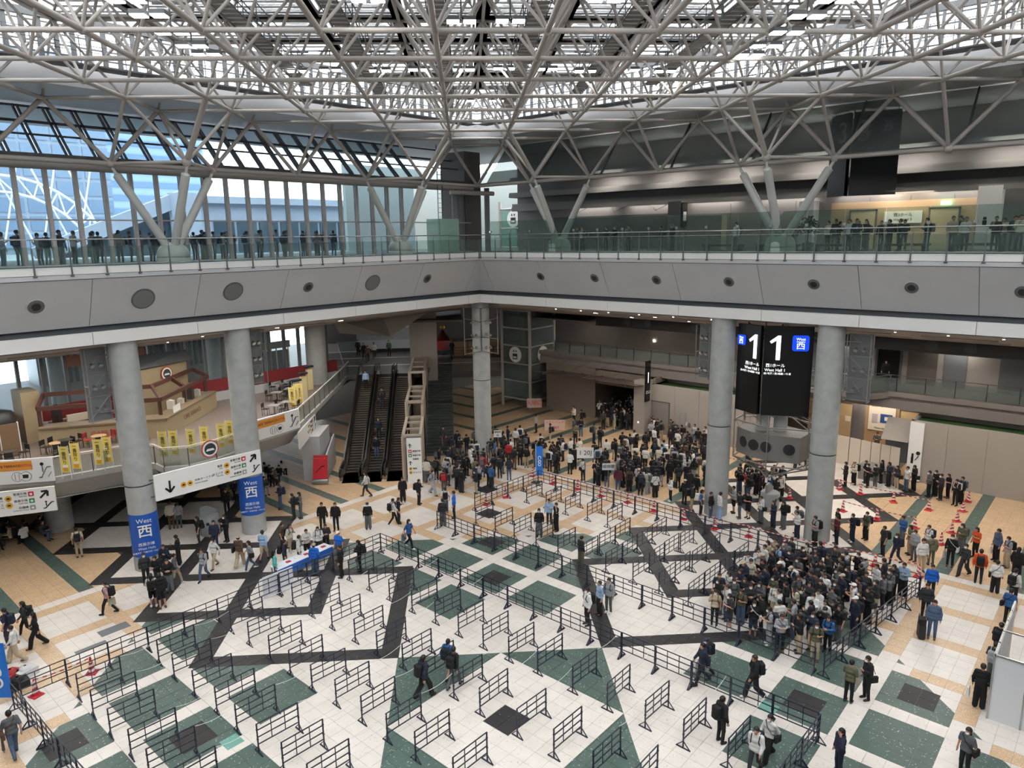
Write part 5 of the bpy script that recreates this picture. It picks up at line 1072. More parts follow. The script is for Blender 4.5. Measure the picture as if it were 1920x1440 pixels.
tag(MB().prism([(9.8,27.9),(10.7,27.0),(13,29.2),(12.1,30.1)],0,3.25).build('restroom_wall', M_PAN), 'pale wall pier with restroom pictograms under the terrace', 'wall pier')
# ---------------- queue barriers, cones, tapes ----------------
BH, BL = 1.1, 1.5
_pm = MB().box(-.02,.02,-.02,.02,.03,BH).box(-.028,.028,-.028,.028,.5,.55).box(-.028,.028,-.028,.028,.86,.91).mesh('post', M_NAVY)
_rm = MB().bar((0,0,0),(BL,0,0),.03).mesh('rail', M_NAVY)
_um = MB().box(-.012,.012,-.012,.012,.34,BH).mesh('upright', M_NAVY)
_fm = MB().bar((0,-.26,.015),(0,.26,.015),.04,.03).bar((0,-.24,.03),(0,0,.27),.025).bar((0,.24,.03),(0,0,.27),.025).mesh('foot', M_NAVY)
def barrier(x, y, ang, label, group):
    t = thing('queue_barrier', label, 'barrier', (x,y,FZ), ang, group)
    for u in (0,BL): inst('post', _pm, t, (u,0,0)); inst('foot', _fm, t, (u,0,0))
    for z in (.34,.6,.86,BH-.01): inst('rail', _rm, t, (0,0,z))
    for u in (BL/3,2*BL/3): inst('upright', _um, t, (u,0,0))
ROWS = [12.95,11.4,9.8,8.2,6.7,5.2,3.75,2.3,.85,-.85,-2.45,-3.95,-5.4,-6.9]
CN = ['outer cafe-side column','second cafe-side column','middle column','column through the black square','column beside the long fence']
ropes = []
for c,x0 in enumerate((-9.42,-6.52,-3.46,-.4,2.75)):
    k = 0
    for r,y in enumerate(ROWS):
        u,v,d = PR((x0+.7,y,.5))
        if d < 5 or v > 1470 or u < -20 or u > 1940: continue
        if c == 4 and r in (4,5) : pass
        jx = random.uniform(-.05,.05); jy = random.uniform(-.05,.05)
        barrier(x0+jx, y+jy, random.uniform(-.04,.01), 'single queue barrier, %s from the back in the %s' % (ORD[k],CN[c]), 'single queue barriers in lanes'); k += 1
        if c < 4 or 1: ropes.append((x0+BL, (-6.52,-3.46,-.4,2.75,5.9)[c], y, r, c))
def fence(p, q, n, where):
    p = Vector((*p,0)); q = Vector((*q,0)); a = atan2(q.y-p.y,q.x-p.x)
    for i in range(n):
        o = p.lerp(q,i/n); barrier(o.x,o.y,a+random.uniform(-.012,.012),'%s panel of the %s' % (ORD[i],where),'fence of joined queue barriers')
fence((5.9,14.4),(5.85,-8.7),15,'long barrier fence beside the central diamond')
fence((10.05,14.4),(9.7,-7.3),14,'barrier fence in front of the packed queue')
fence((19.5,14.5),(18.9,-8.9),15,'far barrier fence under the striped tape')
fence((13.4,14.6),(19.5,14.5),4,'short fence beside the blue flag')
fence((9.7,-7.6),(18.8,-8.9),6,'fence on the open side of the packed queue')
fence((-10.9,14.25),(-.3,14.3),7,'cafe side fence from the blue banner')
fence((-.2,14.4),(5.9,14.4),4,'cafe side fence past the help desk')
fence((-11.2,14.1),(-11.0,6.4),5,'fence beside the blue banner')
fence((0,-8.6),(5.8,-8.7),4,'nearest fence on the lower side')
inner = [(11.8,12.95),(11.8,11.4),(11.8,9.95),(11.85,8.4),(11.75,6.8),(16.5,13.0),(16.5,11.4),(16.5,9.9),(16.55,8.3),(16.45,6.8),(14.8,5.2),(13.3,5.2),(11.6,5.2),(11.6,3.65),(13.1,3.65),(16.2,3.7),(14.65,3.7),(11.5,2.0),(14.6,2.05),(16.15,1.95),(13.05,2.0),(11.4,.5),(12.95,.5),(14.5,.4),(16.05,.4),(11.25,-1.1),(12.85,-1.1),(14.4,-1.15),(15.95,-1.2)]
names = {12.95:'row nearest the short fence'}
inner.sort(key=lambda t:(-t[1],t[0])); rowi = -1; last = None
for (x,y) in inner:
    if last is None or abs(last-y) > .5: rowi += 1; k = 0; last = y
    barrier(x,y,random.uniform(-.03,.01),'queue barrier, %s in the %s row between the two long fences' % (ORD[k],ORD[rowi]),'queue barriers between the two long fences'); k += 1
M_ROPE = mat('rope_white','#d5d5d2',.7)
for (xa,xb,y,r,c) in ropes:
    if (r*7+c*3) % 5 == 4: continue
    pts = [Vector((xa+(xb-xa)*i/6,y,BH-.05-.12*sin(pi*i/6))) for i in range(7)]
    o = MB().poly(pts,.009,5).build('rope', M_ROPE)
    tag(o,'white rope at the %s barrier of the %s' % (ORD[r],CN[c]),'rope','white ropes between single barriers')
# cones
M_CR = mat('cone_red','#c0232b',.45); M_CW = mat('cone_white','#d9d5d0',.4)
cb_ = MB().box(-.2,.2,-.2,.2,0,.04).lathe([(.19,.04),(.15,.07)],14).mesh('base', M_CR)
cbod = MB().lathe([(.14,.05),(.035,.66),(.03,.7),(.001,.7)],16).mesh('body', M_CR)
cs1 = MB()
def _sp(z0,z1): # slanted white bands
    n = 16; vs = []; r = lambda z: .142-.105*(z-.05)/.61
    for i in range(n): a = 2*pi*i/n; dz = .05*cos(a); vs.append((r(z0+dz)*cos(a),r(z0+dz)*sin(a),z0+dz))
    for i in range(n): a = 2*pi*i/n; dz = .05*cos(a); vs.append((r(z1+dz)*cos(a),r(z1+dz)*sin(a),z1+dz))
    b = MB(); b.smooth = True; b.add(vs,[(i,(i+1)%n,(i+1)%n+n,i+n) for i in range(n)]); return b.mesh('white_band', M_CW)
bands = [_sp(.15,.25),_sp(.34,.44),_sp(.52,.6)]
def cone(px, py, lab):
    g = G(px,py); t = thing('traffic_cone', lab, 'traffic cone', (g.x,g.y,FZ), random.uniform(0,6), 'red and white traffic cones')
    inst('base', cb_, t); inst('body', cbod, t)
    for b in bands: inst('white_band', b, t)
    return Vector((g.x,g.y,FZ+.66))
def striped(name):
    m = bpy.data.materials.new(name); m.use_nodes = True; MATS[name] = m; nt = m.node_tree; b = nt.nodes['Principled BSDF']
    tc = nt.nodes.new('ShaderNodeTexCoord'); w = nt.nodes.new('ShaderNodeTexWave'); w.inputs['Scale'].default_value = 1.1; w.bands_direction = 'X'; w.wave_profile = 'SAW'; nt.links.new(tc.outputs['Object'], w.inputs['Vector'])
    r = nt.nodes.new('ShaderNodeValToRGB'); r.color_ramp.interpolation = 'CONSTANT'; r.color_ramp.elements[0].color = (*srgb('#c0232b'),1); r.color_ramp.elements[1].color = (*srgb('#dcd8d4'),1); r.color_ramp.elements[1].position = .5
    nt.links.new(w.outputs['Fac'], r.inputs['Fac']); nt.links.new(r.outputs['Color'], b.inputs['Base Color']); b.inputs['Roughness'].default_value = .6; return m
M_STR = striped('striped_tape')
def tape(p, q, lab):
    d = q-p; L_ = d.length; n = 6; b = MB(); vs = []; 
    for i in range(n+1):
        u = L_*i/n; z = -.06*sin(pi*i/n); vs += [(u,-.002,z-.025),(u,.002,z-.025),(u,.002,z+.025),(u,-.002,z+.025)]
    b.add(vs,[(4*i+a,4*i+(a+1)%4,4*i+4+(a+1)%4,4*i+4+a) for i in range(n) for a in range(4)])
    o = b.build('tape', M_STR); o.matrix_world = Matrix.Translation(p) @ d.to_track_quat('X','Z').to_matrix().to_4x4(); tag(o,lab,'tape','striped tapes between cones')
def chain(pts, where, closed=False):
    ps = [cone(x,y,'%s striped traffic cone along the %s' % (ORD[i],where)) for i,(x,y) in enumerate(pts)]
    for i in range(len(ps)-1): tape(ps[i],ps[i+1],'red and white tape after the %s cone along the %s' % (ORD[i],where))
chain([(999,893),(1037,907),(1083,918),(1127,931),(1177,943),(1226,959),(1282,974),(1340,992),(1404,1007),(1471,1026),(1543,1040),(1640,1062),(1722,1082)],'far barrier fence')
chain([(1284,862),(1325,866),(1424,885),(1462,896)],'crowd behind the first right column')
chain([(1532,911),(1575,918),(1613,927),(1675,942),(1741,957)],'queue at the cream partition')
chain([(1430,924),(1480,935)],'grey bin behind the columns')
chain([(1580,959),(1644,975),(1715,991)],'black diamonds behind the columns')
chain([(1764,1021),(1784,1000),(1794,978),(1805,959),(1815,941)],'curved end of the wall queue')
chain([(911,947),(948,933)],'short fence by the blue flag')
chain([(68,1305),(173,1262)],'blue banner fence')
# ---------------- people ----------------
def cap(P, a, b, ra, rb=None):
    a = np.array(a,float); b = np.array(b,float); rb = ra if rb is None else rb
    ab = b-a; t = np.clip(((P-a)@ab)/max(1e-9,ab@ab),0,1)
    return np.linalg.norm(P-a-t[:,None]*ab,axis=1)-(ra+(rb-ra)*t)
def ell(P, c, r):
    q = (P-np.array(c))/np.array(r); k = np.linalg.norm(q,axis=1); return (k-1)*min(r)
def smin(ds, k=.03):
    d = ds[0]
    for e in ds[1:]:
        h = np.clip(.5+.5*(e-d)/k,0,1); d = e*(1-h)+d*h-k*h*(1-h)
    return d
def net(f, lo, hi, h):
    """naive surface nets on a regular grid"""
    lo = np.array(lo,float); n = np.ceil((np.array(hi)-lo)/h).astype(int)+1
    ax = [lo[i]+h*np.arange(n[i]) for i in range(3)]
    X = np.stack(np.meshgrid(*ax,indexing='ij'),-1).reshape(-1,3)
    V = f(X).reshape(n); S = V < 0
    c = np.zeros(n-1,int)
    for i in (0,1):
        for j in (0,1):
            for k in (0,1): c += S[i:n[0]-1+i,j:n[1]-1+j,k:n[2]-1+k]
    m = (c > 0)&(c < 8); idx = -np.ones(n-1,int); I = np.argwhere(m); idx[m] = np.arange(len(I))
    acc = np.zeros((len(I),3)); cnt = np.zeros(len(I))
    E = [(a,b) for a in range(8) for b in range(a+1,8) if bin(a^b).count('1') == 1]
    off = lambda a: np.array([(a>>2)&1,(a>>1)&1,a&1])
    for a,b in E:
        ca,cb = I+off(a),I+off(b); va,vb = V[tuple(ca.T)],V[tuple(cb.T)]; x = (va < 0) != (vb < 0)
        t = np.where(x,va/(va-vb+1e-12),0)[:,None]; acc += np.where(x[:,None],ca+(cb-ca)*t,0); cnt += x
    P = lo+h*acc/np.maximum(cnt,1)[:,None]
    F = []
    for a in range(3):
        b,c_ = (a+1)%3,(a+2)%3; sl = [slice(None)]*3
        s0 = [slice(0,n[i]-1) if i == a else slice(1,n[i]-1) for i in range(3)]; s1 = [slice(1,n[i]) if i == a else slice(1,n[i]-1) for i in range(3)]
        A_,B_ = S[tuple(s0)],S[tuple(s1)]; e = np.argwhere(A_ != B_); o = np.zeros(3,int); o[b] = 1; o[c_] = 1; e = e+o
        inside = S[tuple(e.T)]
        db = np.zeros(3,int); db[b] = 1; dc = np.zeros(3,int); dc[c_] = 1
        q = np.stack([idx[tuple((e-db-dc).T)],idx[tuple((e-dc).T)],idx[tuple(e.T)],idx[tuple((e-db).T)]],1)
        q[~inside] = q[~inside][:,::-1]; F.append(q)
    F = np.concatenate(F); F = F[(F >= 0).all(1)]
    return P,F
def np_mesh(name, P, F, m):
    me = bpy.data.meshes.new(name); me.from_pydata(P.tolist(),[],F.tolist()); me.materials.append(m)
    me.polygons.foreach_set('use_smooth',[True]*len(me.polygons)); me.update(); return me
def pose(kind):
    p = dict(hip=[(-.09,0,.92),(.09,0,.92)],knee=[(-.1,-.015,.5),(.1,-.015,.5)],ank=[(-.11,.02,.1),(.11,.02,.1)],sh=[(-.18,0,1.39),(.18,0,1.39)],
        elb=[(-.245,.03,1.13),(.245,.03,1.13)],wr=[(-.25,-.04,.9),(.25,-.04,.9)],hd=[(0,-.2,-1),(0,-.2,-1)],head=(0,-.015,1.585),dz=0,toe=[(0,-1),(0,-1)])
    if kind == 'phone': p['elb'][1] = (.24,-.03,1.14); p['wr'][1] = (.1,-.25,1.2); p['hd'][1] = (-.4,-.5,.5); p['head'] = (0,-.06,1.57)
    if kind == 'both': p['elb'] = [(-.24,-.03,1.14),(.24,-.03,1.14)]; p['wr'] = [(-.09,-.26,1.16),(.09,-.26,1.16)]; p['hd'] = [(.5,-.6,.3),(-.5,-.6,.3)]; p['head'] = (0,-.065,1.565)
    if kind in ('walk','walk2'):
        p['knee'] = [(-.09,-.19,.52),(.09,.05,.5)]; p['ank'] = [(-.09,-.27,.11),(.09,.33,.17)]; p['hip'] = [(-.09,-.01,.9),(.09,.01,.9)]
        p['elb'] = [(-.24,.13,1.14),(.24,-.07,1.13)]; p['wr'] = [(-.23,.14,.9),(.22,-.24,.97)]; p['head'] = (0,-.04,1.58)
        if kind == 'walk2':
            for k in ('knee','ank','hip','elb','wr'): a,b = p[k]; p[k] = [(-b[0],b[1],b[2]),(-a[0],a[1],a[2])]
    if kind == 'strap': p['elb'][0] = (-.25,-.02,1.13); p['wr'][0] = (-.13,-.17,1.3); p['hd'][0] = (.3,-.3,.7)
    if kind == 'call': p['elb'][1] = (.28,-.12,1.2); p['wr'][1] = (.13,-.1,1.48); p['hd'][1] = (-.2,.1,1)
    if kind == 'sit':
        p['dz'] = -.45; p['knee'] = [(-.11,-.4,.5),(.11,-.4,.5)]; p['ank'] = [(-.11,-.36,.1),(.11,-.36,.1)]; p['elb'] = [(-.24,-.05,1.14),(.24,-.05,1.14)]; p['wr'] = [(-.1,-.3,1.1),(.1,-.3,1.1)]; p['hd'] = [(.4,-.7,.1),(-.4,-.7,.1)]; p['head'] = (0,-.06,1.57)
    up = lambda q: (q[0],q[1],q[2]+p['dz'])
    for k in ('hip','sh','elb','wr'): p[k] = [up(q) for q in p[k]]
    p['head'] = up(p['head']); return p
def torso(P, p, g):
    z = p['dz']
    return [cap(P,(-.125,0,1.375+z),(.125,0,1.375+z),.068+g),cap(P,(-.09,-.005,1.26+z),(.09,-.005,1.26+z),.098+g),cap(P,(-.075,0,1.08+z),(.075,0,1.08+z),.092+g),cap(P,(-.08,0,.94+z),(.08,0,.94+z),.1+g)]
def hands(P, p):
    out = []
    for s in (0,1):
        w = np.array(p['wr'][s]); d = np.array(p['hd'][s],float); d /= np.linalg.norm(d); side_ = np.cross(d,[1,0,0] if abs(d[0]) < .7 else [0,0,1]); side_ /= np.linalg.norm(side_)
        out.append(cap(P,w,w+d*.085,.03,.034))
        for i in range(4):
            o = side_*(.027*(i-1.5)); L_ = (.06,.075,.07,.055)[i]; a = w+d*.085+o; k = a+d*L_*.55; out.append(np.minimum(cap(P,a,k,.0115),cap(P,k,k+d*L_*.4+np.array([0,-.012,-.012]),.0105)))
        a = w+d*.035-side_*.025; out.append(cap(P,a,a+d*.045-side_*.035,.012))
    return out
def sd_body(p):
    def f(P):
        z = p['dz']; hc = np.array(p['head']); L_ = torso(P,p,-.012)
        for s in (0,1):
            L_ += [cap(P,p['sh'][s],p['elb'][s],.046,.038),cap(P,p['elb'][s],p['wr'][s],.038,.026),cap(P,p['hip'][s],p['knee'][s],.075,.05),cap(P,p['knee'][s],p['ank'][s],.05,.034)]
        L_.append(cap(P,(0,0,1.40+z),tuple(hc+[0,.015,-.06]),.052,.048)); d = smin(L_,.03)
        hd = smin([ell(P,hc+[0,.012,.02],(.078,.096,.105)),ell(P,hc+[0,-.02,-.05],(.056,.07,.075))],.03)
        hd = smin([hd,cap(P,tuple(hc+[0,-.088,.015]),tuple(hc+[0,-.102,-.018]),.009,.014)],.012)
        for s in (-1,1): hd = np.minimum(hd,ell(P,hc+[s*.08,.012,-.005],(.014,.022,.032)))
        for s in (-1,1): hd = -smin([-hd,ell(P,hc+[s*.032,-.095,.018],(.02,.018,.013))],.012)
        d = smin([d,hd],.02); h = hands(P,p); hh = h[0]
        for e in h[1:]: hh = np.minimum(hh,e)
        d = smin([d,hh],.008)
        for s in (0,1): a = np.array(p['ank'][s]); d = np.minimum(d,cap(P,a+[0,.02,-.05],a+[0,-.15,-.06],.036,.03))
        return d
    return f
def sd_top(p, sleeve, hem=.86, puff=0.):
    def f(P):
        z = p['dz']; L_ = torso(P,p,.016+puff)
        for s in (0,1):
            a,b,c = (np.array(p[k][s]) for k in ('sh','elb','wr'))
            if sleeve > .6: L_ += [cap(P,a,b,.062+puff,.052+puff),cap(P,b,b+(c-b)*.93,.052+puff,.04+puff)]
            else: L_ += [cap(P,a,a+(b-a)*.8,.066,.064)]
        L_.append(cap(P,(0,.01,1.40+z),(0,.005,1.465+z),.064)); d = smin(L_,.035)
        d = np.maximum(d,hem+z-P[:,2]); d = np.maximum(d,P[:,2]-(1.462+z)) if sleeve < 2 else d
        if sleeve >= 2: d = smin([d,ell(P,(0,.085,1.43+z),(.12,.06,.07))],.03)
        return d
    return f
def sd_trousers(p, wide=0., short=False):
    def f(P):
        z = p['dz']; L_ = torso(P,p,.008)[2:]
        for s in (0,1):
            h,k,a = (np.array(p[q][s]) for q in ('hip','knee','ank'))
            L_ += [cap(P,h,k,.092+wide*.3,.068+wide)]
            if not short: L_ += [cap(P,k,a+(a-k)*.04,.068+wide,.054+wide*1.2)]
            else: L_[-1] = cap(P,h,h+(k-h)*.92,.095,.085)
        d = smin(L_,.025); d = np.maximum(d,P[:,2]-(1.0+z)); return np.maximum(d,.055-P[:,2])
    return f
def sd_skirt(p):
    def f(P):
        z = p['dz']; r = .13+.16*np.clip((1.0+z-P[:,2])/.6,0,1); d = np.hypot(P[:,0]/1.1,P[:,1])-r; d = np.maximum(d,P[:,2]-(1.0+z)); return np.maximum(d,.42+z-P[:,2])
    return f
def sd_shoes(p):
    def f(P):
        d = None
        for s in (0,1):
            a = np.array(p['ank'][s]); t = np.minimum(cap(P,a+[0,.02,-.045],a+[0,-.15,-.06],.05,.042),cap(P,a+[0,.01,0],a+[0,.01,-.05],.046)); d = t if d is None else np.minimum(d,t)
        zz = min(p['ank'][0][2],p['ank'][1][2]); return np.maximum(d,(zz-.1)-P[:,2])
    return f
def sd_hair(p, kind):
    hc = np.array(p['head'])
    def f(P):
        d = ell(P,hc+[0,.018,.032],(.092,.108,.112)); cut = np.maximum(-(P[:,1]-(hc[1]-.062))-.0, -(P[:,2]-(hc[2]+.05)))  # keep the face free
        face = np.maximum(P[:,1]-(hc[1]-.03), P[:,2]-(hc[2]+.045)); d = np.maximum(d,-face); d = np.maximum(d,(hc[2]-.055)-P[:,2])
        if kind == 'long': e = np.maximum(cap(P,tuple(hc+[0,.06,.02]),tuple(hc+[0,.085,-.22]),.085,.075),-np.maximum(P[:,1]-(hc[1]+.0),P[:,2]-(hc[2]+.045))); d = smin([d,e],.02)
        if kind == 'tail': d = np.minimum(d,cap(P,tuple(hc+[0,.11,.03]),tuple(hc+[0,.14,-.18]),.035,.02))
        if kind == 'cap': d = smin([ell(P,hc+[0,.015,.045],(.1,.115,.1)),ell(P,hc+[0,-.12,.05],(.07,.07,.014))],.01); d = np.maximum(d,(hc[2]+.035)-P[:,2])
        return d
    return f
def sd_pack(p):
    z = p['dz']
    def f(P):
        q = np.abs(P-np.array([0,.225,1.2+z]))-np.array([.11,.055,.17]); d = np.linalg.norm(np.maximum(q,0),axis=1)+np.minimum(q.max(1),0)-.045
        q = np.abs(P-np.array([0,.31,1.1+z]))-np.array([.08,.02,.08]); e = np.linalg.norm(np.maximum(q,0),axis=1)+np.minimum(q.max(1),0)-.03; d = smin([d,e],.02)
        for s in (-1,1):
            a = [(.1*s,.17,1.36+z),(.12*s,.05,1.475+z),(.125*s,-.08,1.43+z),(.12*s,-.145,1.28+z),(.15*s,-.07,1.12+z),(.15*s,.1,1.06+z)]
            for i in range(5): d = np.minimum(d,cap(P,a[i],a[i+1],.022))
        return d
    return f
def sd_bag(p):
    z = p['dz']
    def f(P):
        q = np.abs(P-np.array([.27,.05,.95+z]))-np.array([.03,.12,.1]); d = np.linalg.norm(np.maximum(q,0),axis=1)+np.minimum(q.max(1),0)-.025
        a = [(.25,.0,1.05+z),(.16,-.14,1.15+z),(0,-.145,1.3+z),(-.13,-.07,1.45+z),(-.12,.06,1.46+z),(0,.15,1.3+z),(.2,.14,1.1+z)]
        for i in range(6): d = np.minimum(d,cap(P,a[i],a[i+1],.016))
        return d
    return f
M_SKIN = mat('skin','#b98a72',.6); M_HAIR = objcol('hair_colour',.6); M_CLOTH = objcol('cloth_colour',.85,.25); M_SHOE = objcol('shoe_colour',.6)
M_EYE = mat('eye_dark','#231a17',.4); M_MASK = mat('face_mask','#e3e4e6',.8)
KINDS_ = ('stand','phone','both','walk','walk2','strap','call','sit')
PM = {}
BOX = ((-.45,-.62,-.02),(.45,.52,1.78))
for k in KINDS_:
    p = pose(k); d = PM[k] = {'p':p}
    d['body'] = np_mesh('person', *net(sd_body(p),*BOX,.0185), M_SKIN)
    d['top1'] = np_mesh('jacket', *net(sd_top(p,1),*BOX,.024), M_CLOTH); d['top0'] = np_mesh('t_shirt', *net(sd_top(p,0),*BOX,.024), M_CLOTH)
    d['top2'] = np_mesh('hoodie', *net(sd_top(p,2,.82,.012),*BOX,.026), M_CLOTH)
    d['trousers'] = np_mesh('trousers', *net(sd_trousers(p),*BOX,.024), M_CLOTH); d['wide'] = np_mesh('wide_trousers', *net(sd_trousers(p,.028),*BOX,.026), M_CLOTH)
    d['shorts'] = np_mesh('shorts', *net(sd_trousers(p,0,True),*BOX,.026), M_CLOTH)
    if k in ('stand','phone','both'): d['skirt'] = np_mesh('skirt', *net(sd_skirt(p),*BOX,.028), M_CLOTH)
    d['shoes'] = np_mesh('shoes', *net(sd_shoes(p),*BOX,.02), M_SHOE)
    hb = (tuple(np.array(p['head'])-[.16,.25,.36]),tuple(np.array(p['head'])+[.16,.26,.2]))
    for h in ('short','long','tail','cap'): d[h] = np_mesh('hair' if h != 'cap' else 'cap', *net(sd_hair(p,h),*hb,.016), M_HAIR)
    d['pack'] = np_mesh('backpack', *net(sd_pack(p),*BOX,.022), M_CLOTH); d['bag'] = np_mesh('shoulder_bag', *net(sd_bag(p),*BOX,.02), M_CLOTH)
    hc = Vector(p['head']); b = MB()
    for s in (-1,1): b.ball(hc+Vector((s*.032,-.086,.018)),.011,6,4)
    b.bar(hc+Vector((-.022,-.09,-.062)),hc+Vector((.022,-.09,-.062)),.008,.006); d['face'] = b.mesh('face', M_EYE)
    b = MB(); b.ball(hc+Vector((0,-.052,-.045)),.062,10,6); d['mask'] = b.mesh('face_mask', M_MASK)
CN_ = {'black':'#131316','navy':'#1b2438','grey':'#5c5e61','lgrey':'#9a9ca0','white':'#d6d4d0','beige':'#b3a287','brown':'#5a4434','khaki':'#5b5a44','blue':'#2f5f96','sky':'#93aecb','red':'#a81f25','green':'#3c5a45','denim':'#4a5d78','teal':'#5cb2a8','royal':'#1768cc','orange':'#d4501c','purple':'#4a3560','wine':'#5e2430','cream':'#cfc5b2','char':'#2a2c30','olive':'#6a6a50','yellow':'#c7b83c','pink':'#c79aa0'}
CW = {'lgrey':'pale-grey','sky':'pale-blue','royal':'bright-blue','char':'charcoal','wine':'maroon'}
PEOPLE = []   # records: loc, heading, scale, kind, spec
def spec(rng):
    top = rng.choices(['black','navy','grey','lgrey','white','beige','brown','char','sky','khaki','red','green','cream','blue','wine'],[44,10,6,6,17,3,1.5,16,1.6,2,.7,.8,2.5,1.2,.8])[0]
    bot = rng.choices(['black','char','grey','beige','denim','navy','lgrey','brown','khaki'],[48,15,7,8,9,7,3,1.5,2])[0]
    bag = rng.choices([None,'black','navy','grey','char','brown','white'],[40,30,9,7,8,3,3])[0]
    return dict(top=top,bot=bot,bag=bag,bt=rng.choice(['pack','pack','bag']),tk=rng.choice(['top1','top1','top2','top0']),bk=rng.choices(['trousers','wide','skirt','shorts'],[6,4,.8,.4])[0],hair=rng.choices(['short','long','tail','cap'],[7,2,.6,.8])[0],mask=rng.random()<.3)
def add(loc, head, kind, sp, where, scale=None, rng=random):
    loc = Vector(loc)
    for c in ((CH,CH),(CH,3),(CH,-3),(-3,CH),(3,CH)):
        v = Vector((loc.x-c[0],loc.y-c[1],0))
        if loc.z < 1 and v.length < 1.05: v = v.normalized()*1.08; loc = Vector((c[0]+v.x,c[1]+v.y,loc.z))
    PEOPLE.append(dict(loc=Vector(loc),head=head,kind=kind,sp=sp,where=where,scale=scale or rng.uniform(.95,1.04)))
rg_ = random.Random(11)
def heading(px, py, a, z=0.):
    g = G(px,py,z); h = G(px+8*cos(radians(a)),py-8*sin(radians(a))*.6,z)-g; return atan2(h.y,h.x)
def P1(px, py, face, kind, top, bot, bag, where, z=FZ, **kw):
    g = G(px,py,z); s = spec(rg_); s.update(top=top,bot=bot,bag=bag); s.update(kw)
    if s['bk'] == 'skirt' and 'bk' not in kw: s['bk'] = 'trousers'
    add((g.x,g.y,z), heading(px,py,face,z), {'s':'stand','p':'phone','b':'both','w':'walk','v':'walk2','t':'strap','c':'call','i':'sit'}[kind], s, where, rng=rg_)
LW = 'near the cafe side fence'; LC = 'beside the first left column'; HD = 'at the help desk'; MID = 'on the open floor before the escalators'
